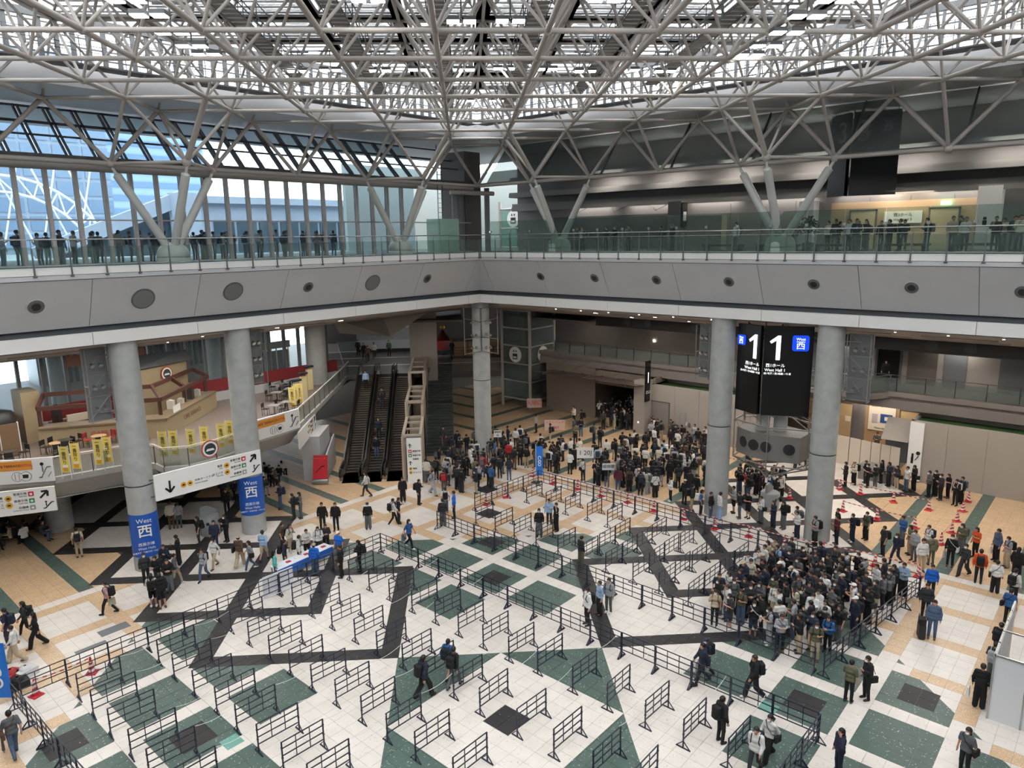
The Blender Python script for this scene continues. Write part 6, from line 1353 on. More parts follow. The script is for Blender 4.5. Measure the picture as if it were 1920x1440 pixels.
for r in ((30,1418,110,'w','grey','denim','brown','inside the fence by the blue banner','bag'),(52,1192,200,'w','char','black','black',LW,'pack'),(72,1214,200,'v','black','black',None,LW,0),(18,1208,190,'s','navy','char','navy',LW,'pack'),(32,1243,200,'w','white','beige',None,LW,0),
    (206,1152,185,'v','pink','black','black',LW,'pack'),(150,1045,90,'s','cream','beige','black','under the cafe terrace edge','pack'),(276,1096,270,'s','char','black',None,LC,0),(289,1138,80,'p','cream','black','black',LC,'pack'),(306,1141,120,'p','black','black',None,LC,0),(298,1103,225,'b','black','char','black',LC,'pack'),(331,1096,10,'v','grey','beige',None,LC,0),(337,1060,190,'p','black','black',None,LC,0),(312,1076,250,'p','navy','black','black',LC,'bag'),(319,1110,270,'b','black','grey','black',LC,'pack'),
    (384,1088,235,'w','lgrey','denim','black',LC,'pack'),(404,1065,225,'v','white','beige',None,LC,0),(451,1063,60,'w','brown','beige','black','between the two left columns','bag'),(471,1069,200,'v','lgrey','denim','black','between the two left columns','bag'),(496,1052,60,'w','sky','beige',None,'between the two left columns',0),(323,992,90,'s','cream','brown',None,'behind the first left column',0),(337,990,90,'s','lgrey','grey',None,'behind the first left column',0),
    (374,1022,200,'s','black','char','black','between the two left columns','pack'),(405,1030,250,'s','navy','navy',None,'between the two left columns',0),(426,1016,215,'p','black','black',None,'between the two left columns',0),(427,966,270,'w','black','black','black','under the long white sign','pack'),(420,940,250,'s','char','black',None,'under the long white sign',0),
    (552,974,180,'p','char','char','black',MID,'pack'),(565,972,200,'p','grey','grey',None,MID,0),(527,955,190,'p','navy','denim','navy',MID,'pack'),(606,995,270,'s','black','black','black',MID,'bag'),(631,995,250,'s','black','black',None,MID,0),
    (518,1090,20,'s','teal','denim',None,HD,0),(536,1070,10,'p','navy','black','black',HD,'pack'),(563,1062,10,'p','white','black','black',HD,'pack'),(577,1046,300,'b','white','black',None,HD,0),(599,1042,270,'p','white','char','black',HD,'pack'),(613,1036,280,'b','char','black',None,HD,0),(531,1032,0,'p','brown','black',None,HD,0),(546,1036,340,'p','cream','beige','black',HD,'pack'),(592,1078,60,'s','royal','denim',None,HD,0),(637,1052,230,'s','royal','grey',None,HD,0),(641,1083,180,'s','black','black',None,HD,0),(676,1070,190,'b','black','black','black',HD,'pack'),
    (691,992,270,'s','black','grey',None,MID,0),(768,1028,340,'w','blue','black',None,MID,0),(738,984,20,'v','white','black','black',MID,'pack'),(748,982,10,'p','black','black','black',MID,'pack'),(756,941,280,'s','black','black',None,MID,0),(786,946,350,'p','black','black','black',MID,'pack'),(688,932,180,'w','white','char',None,MID,0),
    (812,928,340,'w','lgrey','lgrey','navy','at the crowd edge by the info pillar','pack'),(833,925,80,'s','wine','grey','red','at the crowd edge by the info pillar','pack'),(836,962,90,'s','white','denim','black','by the short barrier fence','pack'),(831,987,100,'s','char','grey',None,'by the short barrier fence',0),(852,972,180,'s','royal','black',None,'by the short barrier fence',0),(800,905,90,'s','white','grey','cream','at the crowd edge by the info pillar','pack'),
    (796,1308,40,'w','navy','black','black','walking inside the lanes near the central square','pack'),(842,1272,60,'v','blue','black','black','walking inside the lanes near the central square','pack'),(852,1290,60,'w','black','grey','black','walking inside the lanes near the central square','pack'),
    (1011,1006,270,'s','black','grey',None,'between the two long fences',0),(1030,986,250,'p','sky','char',None,'between the two long fences',0),(1043,996,200,'c','black','black',None,'between the two long fences',0),(1089,1062,30,'p','char','khaki',None,'stepping over the black band',0),
    (1101,1172,200,'s','white','black','black','standing inside the black diamond','pack'),(1124,1152,200,'s','sky','black',None,'standing inside the black diamond',0),(1141,1149,235,'s','lgrey','grey','black','standing inside the black diamond','pack'),
    (1322,1272,215,'w','navy','black','black','walking past the long fence','pack'),(1316,1283,190,'v','navy','char',None,'walking past the long fence',0),(1412,1310,185,'w','black','black','black','walking past the long fence','pack'),(1351,1392,30,'s','black','black','black','walking past the long fence','pack'),(1440,1425,225,'v','white','black','black','by the nearest fence','bag'),(1414,1452,250,'w','white','char','black','by the nearest fence','pack'),
    (1571,1452,190,'c','navy','navy',None,'alone on the green squares in front',0),(1590,1316,60,'p','khaki','black',None,'at the open side of the packed queue',0),(1623,1311,190,'p','black','black','black','at the open side of the packed queue','bag'),(1806,1452,225,'s','grey','black','black','near the white booth','bag'),
    (1746,1197,265,'s','denim','denim',None,'with a suitcase',0),(1733,1160,270,'s','char','black',None,'behind the person with a suitcase',0),(1743,1122,265,'s','royal','black',None,'at the fence corner of the packed queue',0),
    (1834,1327,80,'s','black','black',None,'beside the white booth',0),(1858,1282,60,'b','char','grey','lgrey','beside the white booth','pack'),(1868,1240,50,'p','black','black','black','beside the white booth','pack'),(1888,1172,40,'s','blue','black','black','beside the white booth','bag'),(1897,1132,30,'s','white','black','black','beside the white booth','pack'),(1903,1090,40,'s','black','black',None,'beside the white booth',0),
    (1864,1112,90,'s','white','black','black','on the tan floor at the picture edge','bag'),(1833,1094,90,'s','orange','navy','black','on the tan floor at the picture edge','pack'),(1806,1080,210,'w','char','char',None,'on the tan floor near the striped cones',0),(1780,1062,250,'s','black','black','white','on the tan floor near the striped cones','bag'),(1827,1046,190,'p','orange','black',None,'on the tan floor near the striped cones',0),(1800,1040,200,'p','khaki','grey','grey','on the tan floor near the striped cones','pack'),(1866,1052,180,'s','denim','black',None,'on the tan floor at the picture edge',0),(1886,1064,180,'p','lgrey','beige','black','on the tan floor at the picture edge','pack'),
    (1744,1060,120,'p','olive','khaki','black','in the queue by the striped cones','bag'),(1726,1072,300,'s','white','beige',None,'in the queue by the striped cones',0),(1712,1052,200,'p','lgrey','grey',None,'in the queue by the striped cones',0),(1704,1040,180,'p','olive','beige',None,'in the queue by the striped cones',0),(1678,1058,200,'w','navy','navy','navy','in the queue by the striped cones','pack'),(1654,1042,180,'s','char','black','black','in the queue by the striped cones','pack'),(1690,1024,190,'b','blue','grey',None,'in the queue by the striped cones',0),(1738,1040,190,'p','white','grey','navy','in the queue by the striped cones','pack'),(1622,1012,190,'s','khaki','black','navy','in the queue by the striped cones','pack'),(1597,1016,180,'p','navy','navy','black','in the queue by the striped cones','pack')):
    px,py,f,k,tp,bt,bg,wh,bt2 = r; P1(px,py,f,k,tp,bt,bg,wh,**({'bt':bt2} if bt2 else {}))
# queue along the striped tape (one by one)
for (px,py,f,k,tp,bt,bg) in ((1296,958,0,'p','char','beige','black'),(1318,966,350,'p','blue','black','white'),(1336,968,340,'s','black','denim','black'),(1348,975,10,'p','white','sky',None),(1368,962,180,'p','lgrey','black',None),(1386,972,180,'p','char','grey','black'),(1402,972,200,'b','black','black',None),(1426,980,190,'p','white','grey','black'),(1449,990,190,'p','navy','navy',None),(1468,992,190,'b','black','grey','black'),(1495,1002,180,'p','lgrey','beige','grey'),(1507,1010,190,'p','white','navy',None),(1530,1012,185,'p','lgrey','black','black'),(1558,1018,180,'p','wine','black',None),(1568,1006,180,'s','black','black',None),
    (1584,912,180,'p','black','black',None),(1600,910,185,'p','cream','black','black'),(1622,906,180,'b','black','char',None),(1626,914,180,'p','black','black','black'),(1640,914,190,'p','char','grey','black'),(1651,906,180,'s','black','black',None),(1665,912,180,'p','navy','black','grey'),(1680,918,190,'p','char','beige','black'),(1698,922,190,'s','white','denim',None),(1712,920,180,'p','black','black','black'),(1740,932,180,'p','grey','black',None),(1752,930,190,'p','black','black','black'),(1762,938,180,'p','char','black',None),(1776,934,180,'b','black','black',None),(1790,948,200,'p','black','black','white'),(1800,944,190,'s','navy','black','grey')):
    P1(px,py,f,k,tp,bt,bg,'in the single file queue by the striped tape' if py > 940 else 'in the queue along the cream partition and wall')
def fill(poly, n, where, z=0., sp=.52, kinds=('stand','phone','both','phone','strap'), face=None, px=True, seed=1, world=False):
    rng = random.Random(seed); pts = poly; xs = [p[0] for p in pts]; ys = [p[1] for p in pts]; placed = []
    W_ = [G(*p,z) for p in pts] if not world else [Vector((p[0],p[1],z)) for p in pts]
    x0,x1,y0,y1 = min(w.x for w in W_),max(w.x for w in W_),min(w.y for w in W_),max(w.y for w in W_)
    def inside(x,y):
        c = False; j = len(W_)-1
        for i in range(len(W_)):
            a,b = W_[i],W_[j]
            if (a.y > y) != (b.y > y) and x < (b.x-a.x)*(y-a.y)/(b.y-a.y)+a.x: c = not c
            j = i
        return c
    old = [(q['loc'].x,q['loc'].y) for q in PEOPLE if abs(q['loc'].z-z) < 1]
    t = 0
    while len(placed) < n and t < n*80:
        t += 1; x,y = rng.uniform(x0,x1),rng.uniform(y0,y1)
        if not inside(x,y) or any(hypot(x-a,y-b) < sp for a,b in placed) or any(hypot(x-a,y-b) < .42 for a,b in old) or any(hypot(x-c[0],y-c[1]) < 1.0 for c in ((CH,CH),(CH,3),(CH,-3))): continue
        placed.append((x,y)); h = rng.uniform(0,2*pi) if face is None else face+rng.gauss(0,.7)
        s = spec(rng); k = rng.choice(kinds)
        if where == 'terrace queue': s.update(top=rng.choice(['white','lgrey','sky','beige','black','navy','pink','char','cream','grey']),bot=rng.choice(['grey','black','beige','denim','navy']))
        if s['bk'] == 'skirt' and k not in ('stand','phone','both'): s['bk'] = 'wide'
        add((x,y,z+(FZ if z == 0 else 0)),h,k,s,where,rng=rng)
fill([(10.5,-2.6),(12.6,-2.0),(18.3,-2.6),(18.3,-8.3),(10.2,-7.0)],96,'in the packed queue behind the barriers',face=radians(150),seed=3,world=True,sp=.55)
fill([(806,905),(835,858),(880,842),(960,830),(1010,850),(1030,868),(960,900),(880,938)],62,'in the crowd below the corner column',seed=4,face=radians(20))
fill([(1010,850),(1090,862),(1190,846),(1335,868),(1338,935),(1290,950),(1180,928),(1040,895),(1000,880)],104,'in the crowd behind the striped tape',seed=5,face=radians(30))
N_MAIN = len(PEOPLE)
fill([(1385,905),(1470,920),(1470,950),(1385,935)],22,'in the group between the right columns',seed=6)
fill([(1205,838),(1330,862),(1330,822),(1215,800)],26,'in front of the turf topped wall',seed=7)
fill([(1385,862),(1412,885),(1412,850),(1390,840)],5,'behind the loudspeaker cabinet',seed=8); fill([(1490,880),(1518,888),(1518,862),(1495,858)],5,'behind the loudspeaker cabinet',seed=9)
fill([(1000,808),(1050,790),(1150,815),(1120,845),(1040,840)],9,'guiding on the tan floor before the entrance',seed=10)
for (px,py,f,k,tp,bt,bg) in ((832,838,270,'w','char','brown',None),(858,846,250,'s','navy','black','grey'),(700,838,270,'s','black','black',None)): P1(px,py,f,k,tp,bt,bg,'on the stairs' if px > 720 else 'at the escalator foot', z=(.9 if px == 832 else FZ))
# far people (distant or dim): single mass
FAR0 = len(PEOPLE)
fill([(36.8,16.9),(42.5,17),(42.5,22),(36.8,22)],46,'entrance',seed=12,world=True,sp=.5); fill([(33.6,16.8),(36.8,17.2),(36.8,20.5),(34.2,19.5)],10,'entrance',seed=13,world=True)
for (px,py,k) in ((683,673,'stand'),(690,680,'walk'),(702,672,'walk'),(730,668,'stand'),(848,668,'walk'),(672,668,'stand')): add(G(px,py,SLZ2),heading(px,py,270,SLZ2),k,spec(rg_),'landing')
for t_,k in ((.30,1),(.62,1),(.85,0),(.12,1)): q = EB+Wd*(.6+1.55*k)+D1*(.8+(RUN-1.6)*t_); add((q.x,q.y,SLZ2*t_+.05),atan2(-D1.y,-D1.x),'stand',spec(rg_),'escalator')
fill([(24.8,-15),(28.2,-15),(28.2,-1),(24.8,-1)],34,'upper right',z=SLZ,seed=14,world=True,face=pi); fill([(24.8,2),(27.4,2),(27.4,18),(24.8,18)],12,'upper right',z=SLZ,seed=15,world=True,face=pi)
fill([(-9.5,25.3),(-9.5,27.2),(13.5,27.6),(13.5,25.6)],50,'terrace queue',z=15.6,seed=16,world=True,face=0.2,sp=.62)
fill([(5.5,26.8),(9.6,29.8),(8.3,31.2),(4.2,28.2)],16,'seated',seed=17,world=True,kinds=('sit',),sp=.7); fill([(-11,33),(-5.5,30.2),(-5.2,31.6),(-10,35)],14,'seated',seed=18,world=True,kinds=('sit',),sp=.7)
fill([(40.9,-2.0),(41.5,-2.0),(41.5,-.8),(40.9,-.8)],2,'recess',seed=19,world=True); add((40.3,-1.45,5.75),pi,'stand',dict(top='black',bot='black',bag=None,bt='pack',tk='top1',bk='trousers',hair='short',mask=False),'gallery')
HAIRC = ['#15110f','#1b1613','#241a15','#2a1d16','#171414']
def hexcol(n): return (*srgb(CN_[n]),1)
def build_person(q, label):
    s = q['sp']; k = q['kind']; d = PM[k]; rng = random.Random(int(q['loc'].x*991+q['loc'].y*77))
    o = bpy.data.objects.new('person', d['body']); COL.objects.link(o); o.location = q['loc']; o.rotation_euler = (0,0,q['head']+pi/2); o.scale = (q['scale'],)*3
    tag(o,label,'person','people waiting and walking in the hall')
    def part(key,col):
        c = bpy.data.objects.new(d[key].name.split('.')[0], d[key]); COL.objects.link(c); c.parent = o
        if col: c.color = col
        return c
    v = rng.uniform(.85,1.15); vv = lambda c: (c[0]*v,c[1]*v,c[2]*v,1)
    part(s['tk'],vv(hexcol(s['top']))); part(s['bk'] if s['bk'] in d else 'trousers',vv(hexcol(s['bot']))); part('shoes',hexcol(rng.choice(['black','black','white','char','brown'])))
    part(s['hair'],(*srgb(rng.choice(HAIRC)),1) if s['hair'] != 'cap' else hexcol(rng.choice(['black','white','beige','navy'])))
    if s['hair'] == 'cap': part('short',(*srgb(HAIRC[0]),1))
    part('face',None)
    if s['mask']: part('mask',None)
    if s['bag']: part(s['bt'],hexcol(s['bag']))
    return o
def words_(q):
    s = q['sp']; g = {'top1':'jacket','top0':'T-shirt','top2':'hoodie'}[s['tk']]; b = {'trousers':'trousers','wide':'trousers','skirt':'skirt','shorts':'shorts'}[s['bk']]; c = lambda n: CW.get(n,n)
    t = 'person in %s %s %s %s %s' % (c(s['top']),g,',' if s['bag'] else 'and',c(s['bot']),b); t = t.replace(' ,',',')
    if s['bag']: t += ' and %s %s' % (c(s['bag']),'backpack' if s['bt'] == 'pack' else 'bag')
    return t
SHORT = {'in the queue along the cream partition and wall':'along cream partition','behind the loudspeaker cabinet':'behind loudspeaker cabinet','between the two left columns':'between left columns','between the two long fences':'between long fences','under the cafe terrace edge':'under cafe terrace','by the short barrier fence':'by short fence','in the packed queue behind the barriers':'in the packed queue','in the crowd below the corner column':'below the corner column','in the crowd behind the striped tape':'behind the striped tape','in the single file queue by the striped tape':'by the striped tape','in the queue along the cream partition and wall':'along the cream partition','walking inside the lanes near the central square':'near the central square','on the open floor before the escalators':'before the escalators','in the queue by the striped cones':'near the striped cones','on the tan floor near the striped cones':'on the tan floor','on the tan floor at the picture edge':'at the picture edge','at the crowd edge by the info pillar':'by the info pillar','guiding on the tan floor before the entrance':'before the dark entrance','in front of the turf topped wall':'at the turf topped wall','at the open side of the packed queue':'beside the packed queue','in the group between the right columns':'between the right columns','standing inside the black diamond':'in the black diamond','behind the person with a suitcase':'behind the suitcase owner','at the fence corner of the packed queue':'at the queue fence corner','alone on the green squares in front':'alone on green squares','inside the fence by the blue banner':'by the blue banner'}
main = PEOPLE[:FAR0]
labs = {}
for q in main: q['u'] = PR(q['loc']); labs.setdefault(words_(q)+' '+SHORT.get(q['where'],q['where']),[]).append(q)
for lab,qs in labs.items():
    qs.sort(key=lambda q: q['u'][0]); n = len(qs)
    for i,q in enumerate(qs): q['label'] = lab if n == 1 else lab+(', %s' % ('leftmost' if i == 0 else 'rightmost' if i == n-1 else '%s-from-left' % ORD[i]))
main.sort(key=lambda q: q['u'][2])
for q in main[:300]:
    u,v,_ = q['u']
    build_person(q,q['label'])
FARP = main[300:]+PEOPLE[FAR0:]
# low detail mass of far people, coloured by attribute
LOW = {}
for k in KINDS_:
    p = PM[k]['p']; LOW[k] = [(*net(sd_top(p,1),*BOX,.042),'top'),(*net(sd_trousers(p),*BOX,.042),'bot'),(*net(sd_shoes(p),*BOX,.04),'shoe'),(*net(lambda P: smin([ell(P,np.array(p['head'])+[0,.0,0],(.075,.092,.125)),cap(P,(0,0,1.4+p['dz']),tuple(np.array(p['head'])),.05)],.03),tuple(np.array(p['head'])-[.2,.2,.3]),tuple(np.array(p['head'])+[.2,.2,.25]),.03),'skin'),(*net(sd_hair(p,'short'),tuple(np.array(p['head'])-[.2,.25,.36]),tuple(np.array(p['head'])+[.2,.26,.25]),.028),'hair'),(*net(lambda P: np.minimum.reduce([cap(P,p['wr'][s],tuple(np.array(p['wr'][s])+np.array(p['hd'][s])/np.linalg.norm(p['hd'][s])*.13),.036) for s in (0,1)]),*BOX,.034),'skin')]
    LOW[k].append((*net(sd_pack(p),*BOX,.045),'bag'))
mcol = bpy.data.materials.new('far_people_colour'); mcol.use_nodes = True; _a = mcol.node_tree.nodes.new('ShaderNodeAttribute'); _a.attribute_name = 'Col'; mcol.node_tree.links.new(_a.outputs['Color'], mcol.node_tree.nodes['Principled BSDF'].inputs['Base Color']); mcol.node_tree.nodes['Principled BSDF'].inputs['Roughness'].default_value = .8
def mass(name, qs, label):
    Vs,Fs,Cs = [],[],[]; o = 0
    for q in qs:
        s = q['sp']; h = q['head']+pi/2; R_ = np.array([[cos(h),-sin(h),0],[sin(h),cos(h),0],[0,0,1]])*q['scale']
        for P,F,part in LOW[q['kind']]:
            if part == 'bag' and not s['bag']: continue
            c = {'top':CN_[s['top']],'bot':CN_[s['bot']],'shoe':'#1a1a1a','skin':'#b98a72','hair':'#191412','bag':CN_.get(s['bag'] or 'black')}[part]
            Vs.append(P@R_.T+np.array(q['loc'])); Fs.append(F+o); Cs.append(np.tile((*srgb(c),1),(len(P),1))); o += len(P)
    me = bpy.data.meshes.new(name); me.from_pydata(np.concatenate(Vs).tolist(),[],np.concatenate(Fs).tolist()); me.materials.append(mcol)
    at_ = me.color_attributes.new('Col','FLOAT_COLOR','POINT'); at_.data.foreach_set('color',np.concatenate(Cs).ravel().astype(np.float32)); me.polygons.foreach_set('use_smooth',[True]*len(me.polygons)); me.update()
    ob = bpy.data.objects.new(name,me); COL.objects.link(ob); tag(ob,label,'crowd',kind='stuff')
zones = {}
for q in FARP:
    w = q['where']; zones.setdefault(w if w in ('entrance','landing','escalator','upper right','terrace queue','seated','recess','gallery') else 'hall',[]).append(q)
ZL = {'entrance':'dim crowd pressing through the dark hall entrance','landing':'small figures on the escalator landing','escalator':'small figures riding the escalators','upper right':'small figures behind the right glass screen','terrace queue':'small figures queueing outside the left windows','seated':'small figures sitting under the cafe terrace','recess':'two dark figures beside the hall map poster','gallery':'dark figure in the gallery doorway','hall':'far small figures at the back of the hall floor'}
for w,qs in zones.items(): mass('crowd', qs, ZL[w])
# ---------------- loose props ----------------
def bag_in_hand(px, py, col, lab, w=.3, h=.36, z=.42):
    g = G(px,py); t = thing('carried_bag', lab, 'bag', (g.x,g.y,z)); c = mat('bag_'+col[1:],col,.7)
    MB().add([(-w/2,-.05,0),(w/2,-.05,0),(w/2,.05,0),(-w/2,.05,0),(-w/2*.9,-.03,h),(w/2*.9,-.03,h),(w/2*.9,.03,h),(-w/2*.9,.03,h)],[(0,3,2,1),(4,5,6,7),(0,1,5,4),(1,2,6,5),(2,3,7,6),(3,0,4,7)]).build('pouch', c, t)
    MB().poly([(-.08,0,h),(-.05,0,h+.16),(.05,0,h+.16),(.08,0,h)],.01,5).build('handle', c, t)
bag_in_hand(213,1150,'#a5a08a','pale printed shopping bag carried by the walker in pink top'); bag_in_hand(648,1080,'#d8d2c6','white tote bag held at the help desk fence'); bag_in_hand(758,1026,'#5a6a74','grey tote bag carried by the walker in blue before the escalators')
bag_in_hand(1304,1275,'#d5d5d3','white plastic bag carried past the long fence'); bag_in_hand(1812,1322,'#dedede','white plastic bag held beside the white booth'); bag_in_hand(1768,1058,'#a9a0b5','lilac paper bag carried on the tan floor'); bag_in_hand(1855,1050,'#d5cfca','white printed bag carried at the picture edge')
sc = thing('suitcase', 'black upright suitcase beside the person in denim blue', 'suitcase', tuple(G(1726,1196)+Vector((0,0,FZ))), .4); MB().box(-.2,.2,-.13,.13,.06,.62).build('shell', M_BLK, sc); MB().box(-.18,.18,-.12,.12,.62,.9).build('soft_bag', mat('bag_soft','#1a1a1c',.9), sc); MB().poly([(-.1,.1,.6),(-.1,.12,1.05),(.1,.12,1.05),(.1,.1,.6)],.012,6).build('handle', M_DG, sc)
for x in (-.16,.16): MB().tube((x,-.1,.04),(x,.1,.04),.04,10).build('wheel', M_BLK, sc)
um = thing('umbrella', 'dark folded umbrella held by the person at the blue banner fence', 'umbrella', tuple(G(8,1412)+Vector((0,0,FZ)))); MB().tube((0,0,.1),(0,0,.75),.05,8,.03).build('canopy', M_DG, um); MB().tube((0,0,.0),(0,0,.12),.01,6).build('tip', M_BLK, um); MB().poly([(0,0,.75),(0,0,.9),(.04,0,.94),(.08,0,.9)],.012,6).build('handle', M_BLK, um)
# help desk
g = Vector((2.0,15.9,0)); hd_ = thing('help_desk', 'folding table with blue cloth edge and leaflets at the help desk', 'table', (g.x,g.y,FZ), .08)
MB().box(-1.7,1.7,-.35,.35,.7,.74).build('tabletop', mat('desk_cloth','#dfe3e8',.7), hd_); MB().box(-1.7,1.7,-.36,-.35,.3,.72).build('front_cloth', mat('desk_blue','#2a63b8',.6), hd_)
for x in (-1.6,1.6):
    for y in (-.3,.3): MB().bar((x,y,0),(x,y,.7),.04).build('leg', M_DG, hd_)
for i in range(6): tag(MB().box(-.12,.12,-.09,.09,0,.03).build('leaflet_stack', mat(('paper_w','paper_r')[i%2],('#e8e6e2','#b8382f')[i%2],.7), None, tuple(Vector((g.x,g.y,FZ+.745))+Matrix.Rotation(.08,3,'Z')@Vector((-1.4+.55*i,.02*((-1)**i),0)))), '%s leaflet stack, %s along the help desk table' % (('white','red')[i%2],ORD[i]), 'leaflets')
wc_ = thing('white_sheet', 'white board sheets leaning on the fence beside the help desk', 'board', (0,0,0)); gp = G(525,1112); MB().box(gp.x-.9,gp.x+.7,gp.y-.12,gp.y-.08,FZ+.1,FZ+1.15).build('sheet', mat('sheet_white','#d9dbe0',.5), wc_)
# signs in the crowd
def cardsign(px, py, z, w, h, lines, col, lab, tc=M_INK, post=True, size=None):
    g_ = G(px,py); t = thing('crowd_sign', lab, 'sign', (g_.x,g_.y,FZ)); U = Vector((_rt.x,_rt.y,0)); N = Vector((U.y,-U.x,0)); N = N if N.dot(CAM-g_) > 0 else -N
    MB().slab([-U*w/2+ZV*z,U*w/2+ZV*z,U*w/2+ZV*(z+h),-U*w/2+ZV*(z+h)],-N,.03).build('board', mat('card_'+col[1:],col,.6), t)
    if post: MB().bar(-N*.05,-N*.05+ZV*z,.04).build('post', M_DG, t); MB().bar(-U*.25-N*.05,U*.25-N*.05,.05).build('foot', M_DG, t)
    for i,s in enumerate(lines): text(s, size or h*.6/len(lines), tc, t, tuple(ZV*(z+h*(1-(i+.5)/len(lines)))+N*.01), U, ZV)
cardsign(1097,905,1.75,1.15,.75,['1 20J'],'#dedbd6','white card reading 1 20J raised above the crowd'); cardsign(1140,925,1.6,.8,.45,['入場待機列'],'#bfc2c4','small grey notice beside the raised white card'); cardsign(934,860,1.7,.6,.55,['最後尾','列'],'#d8d4cc','white two line placard near the corner column')
cardsign(1040,822,.7,1.7,.9,['リストバンド','交換所'],'#c9a99a','pale red printed banner on the barrier before the elevator',mat('print_red','#a8402f',.6),False); cardsign(1002,778,.7,1.4,.9,['入場口'],'#b59a90','pale red banner beside the elevator base',mat('print_red','#a8402f',.6),False)
def flag(px, py, w, h, z0, lab, s, tz=None):
    g_ = G(px,py); t = thing('blue_flag', lab, 'flag', (g_.x,g_.y,FZ)); U = Vector((_rt.x,_rt.y,0)); N = Vector((U.y,-U.x,0)); N = N if N.dot(CAM-g_) > 0 else -N
    MB().slab([ZV*z0,U*w+ZV*z0,U*w+ZV*(z0+h),ZV*(z0+h)],-N,.02).build('cloth', mat('flag_blue','#1f74d0',.6), t); MB().tube((0,0,0),(0,0,z0+h+.15),.02,6).build('pole', M_POLE, t); MB().box(-.25,.25,-.25,.25,0,.05).build('base', M_BLK, t)
    text(s, w*.62, M_WHT, t, tuple(U*w*.5+ZV*(z0+h*.5)+N*.01), -ZV, U, bold=.01)
flag(1005,905,.48,2.1,.5,'tall blue flag with white lettering in the crowd at the barrier corner','C.GO'); flag(-22,1325,.95,2.2,.35,'wide blue banner with white lettering at the left picture edge','C.GO')
# dark bags and rolled goods behind the blue banner
for i,(px,py,c,lab) in enumerate(((35,1290,'#1c1c1f','black equipment case by the blue banner'),(50,1268,'#c9c7c4','white plastic sheet heaped by the blue banner'),(22,1275,'#a03030','red kit bag by the blue banner'))):
    g_ = G(px,py); t = thing('equipment', lab, 'equipment', (g_.x,g_.y,FZ), .3*i); MB().box(-.35,.35,-.25,.25,.0,.32).build('body', mat('eq_'+c[1:],c,.7), t); MB().lathe([(.22,.32),(.2,.42),(.05,.46)],10).build('lid', mat('eq_'+c[1:],c,.7), t)
# grey waste station between the right columns and one by the left columns
for (px,py,lab) in ((1442,955,'grey cylindrical waste bin station between the right columns'),(395,1000,'grey waste bin station between the left columns')):
    g_ = G(px,py); t = thing('waste_station', lab, 'bin', (g_.x,g_.y,FZ)); MB().lathe([(.55,0),(.55,1.1),(.5,1.15),(.001,1.15)],20).build('body', M_SG, t); MB().add([(-.5,0,1.15),(.5,0,1.15),(.5,0,1.35),(-.1,0,1.75),(-.5,0,1.7),(-.5,.12,1.15),(.5,.12,1.15),(.5,.12,1.35),(-.1,.12,1.75),(-.5,.12,1.7)],[(4,3,2,1,0),(5,6,7,8,9),(0,1,6,5),(1,2,7,6),(2,3,8,7),(3,4,9,8),(4,0,5,9)]).build('header', M_SG, t)
    for k in range(3): MB().tube((.35*(k-1),-.5,.8),(.35*(k-1),-.56,.8),.09,12).build('opening', M_BLK, t)
# white booth at right edge
g0,g1 = G(1850,1345),G(1935,1372)
bt_ = thing('white_booth', 'white panel booth with steel frame at the right picture edge', 'booth')
a = Vector((*V2(G(1850,1347)),0)); dx = Vector((1,.0,0)); dy = Vector((0,-1,0)); Hh = 2.45
for i in range(3): MB().slab([a+dy*(.95*i+.03),a+dy*(.95*i+.92),a+dy*(.95*i+.92)+ZV*Hh,a+dy*(.95*i+.03)+ZV*Hh],(1,0,0),.05).build('panel', mat('booth_white','#cfd0d2',.4), bt_); MB().bar(a+dy*(.95*i),a+dy*(.95*i)+ZV*(Hh+.03),.06).build('post', M_CHR, bt_)
for i in range(5): MB().slab([a+dx*(.95*i+.03),a+dx*(.95*i+.92),a+dx*(.95*i+.92)+ZV*Hh,a+dx*(.95*i+.03)+ZV*Hh],(0,-1,0),.05).build('panel', mat('booth_white'), bt_); MB().bar(a+dx*(.95*(i+1)),a+dx*(.95*(i+1))+ZV*(Hh+.03),.06).build('post', M_CHR, bt_)
MB().bar(a+ZV*Hh,a+dx*4.75+ZV*Hh,.06).bar(a+ZV*Hh,a+dy*2.85+ZV*Hh,.06).bar(a+dx*2+ZV*Hh,a+dx*2+dy*2.85+ZV*Hh,.05).build('top_rail', M_CHR, bt_)
tb_ = thing('booth_table', 'white table standing inside the white booth', 'table', tuple(a+dx*2.6+dy*1.4+ZV*FZ)); MB().box(-1.6,1.6,-.4,.4,.7,.74).build('tabletop', M_WHT, tb_)
for x in (-1.5,1.5):
    for y in (-.35,.35): MB().bar((x,y,0),(x,y,.7),.04).build('leg', M_DG, tb_)
# floor access hatches
for (px,py,lab) in ((214,1180,'grey floor hatch plates on the cafe side'),): 
    g_ = G(px,py); tag(MB().box(g_.x-.6,g_.x+.6,g_.y-.3,g_.y+.3,FZ,FZ+.006).box(g_.x-1.8,g_.x-.6,g_.y-.95,g_.y-.65,FZ,FZ+.006).build('floor_hatch', M_GREY), lab, 'hatch')
for (px,py,lab) in ((428,1385,'pale teal replacement tiles on the cafe side of the floor'),(1428,1322,'pale teal replacement tiles beside the long fence')):
    g_ = G(px,py); tag(MB().box(g_.x-.3,g_.x+.3,g_.y-.55,g_.y+.05,FZ,FZ+.004).build('teal_tile', terrazzo('terrazzo_teal','#6fa294','#9cc2b6',30)), lab, 'tile')
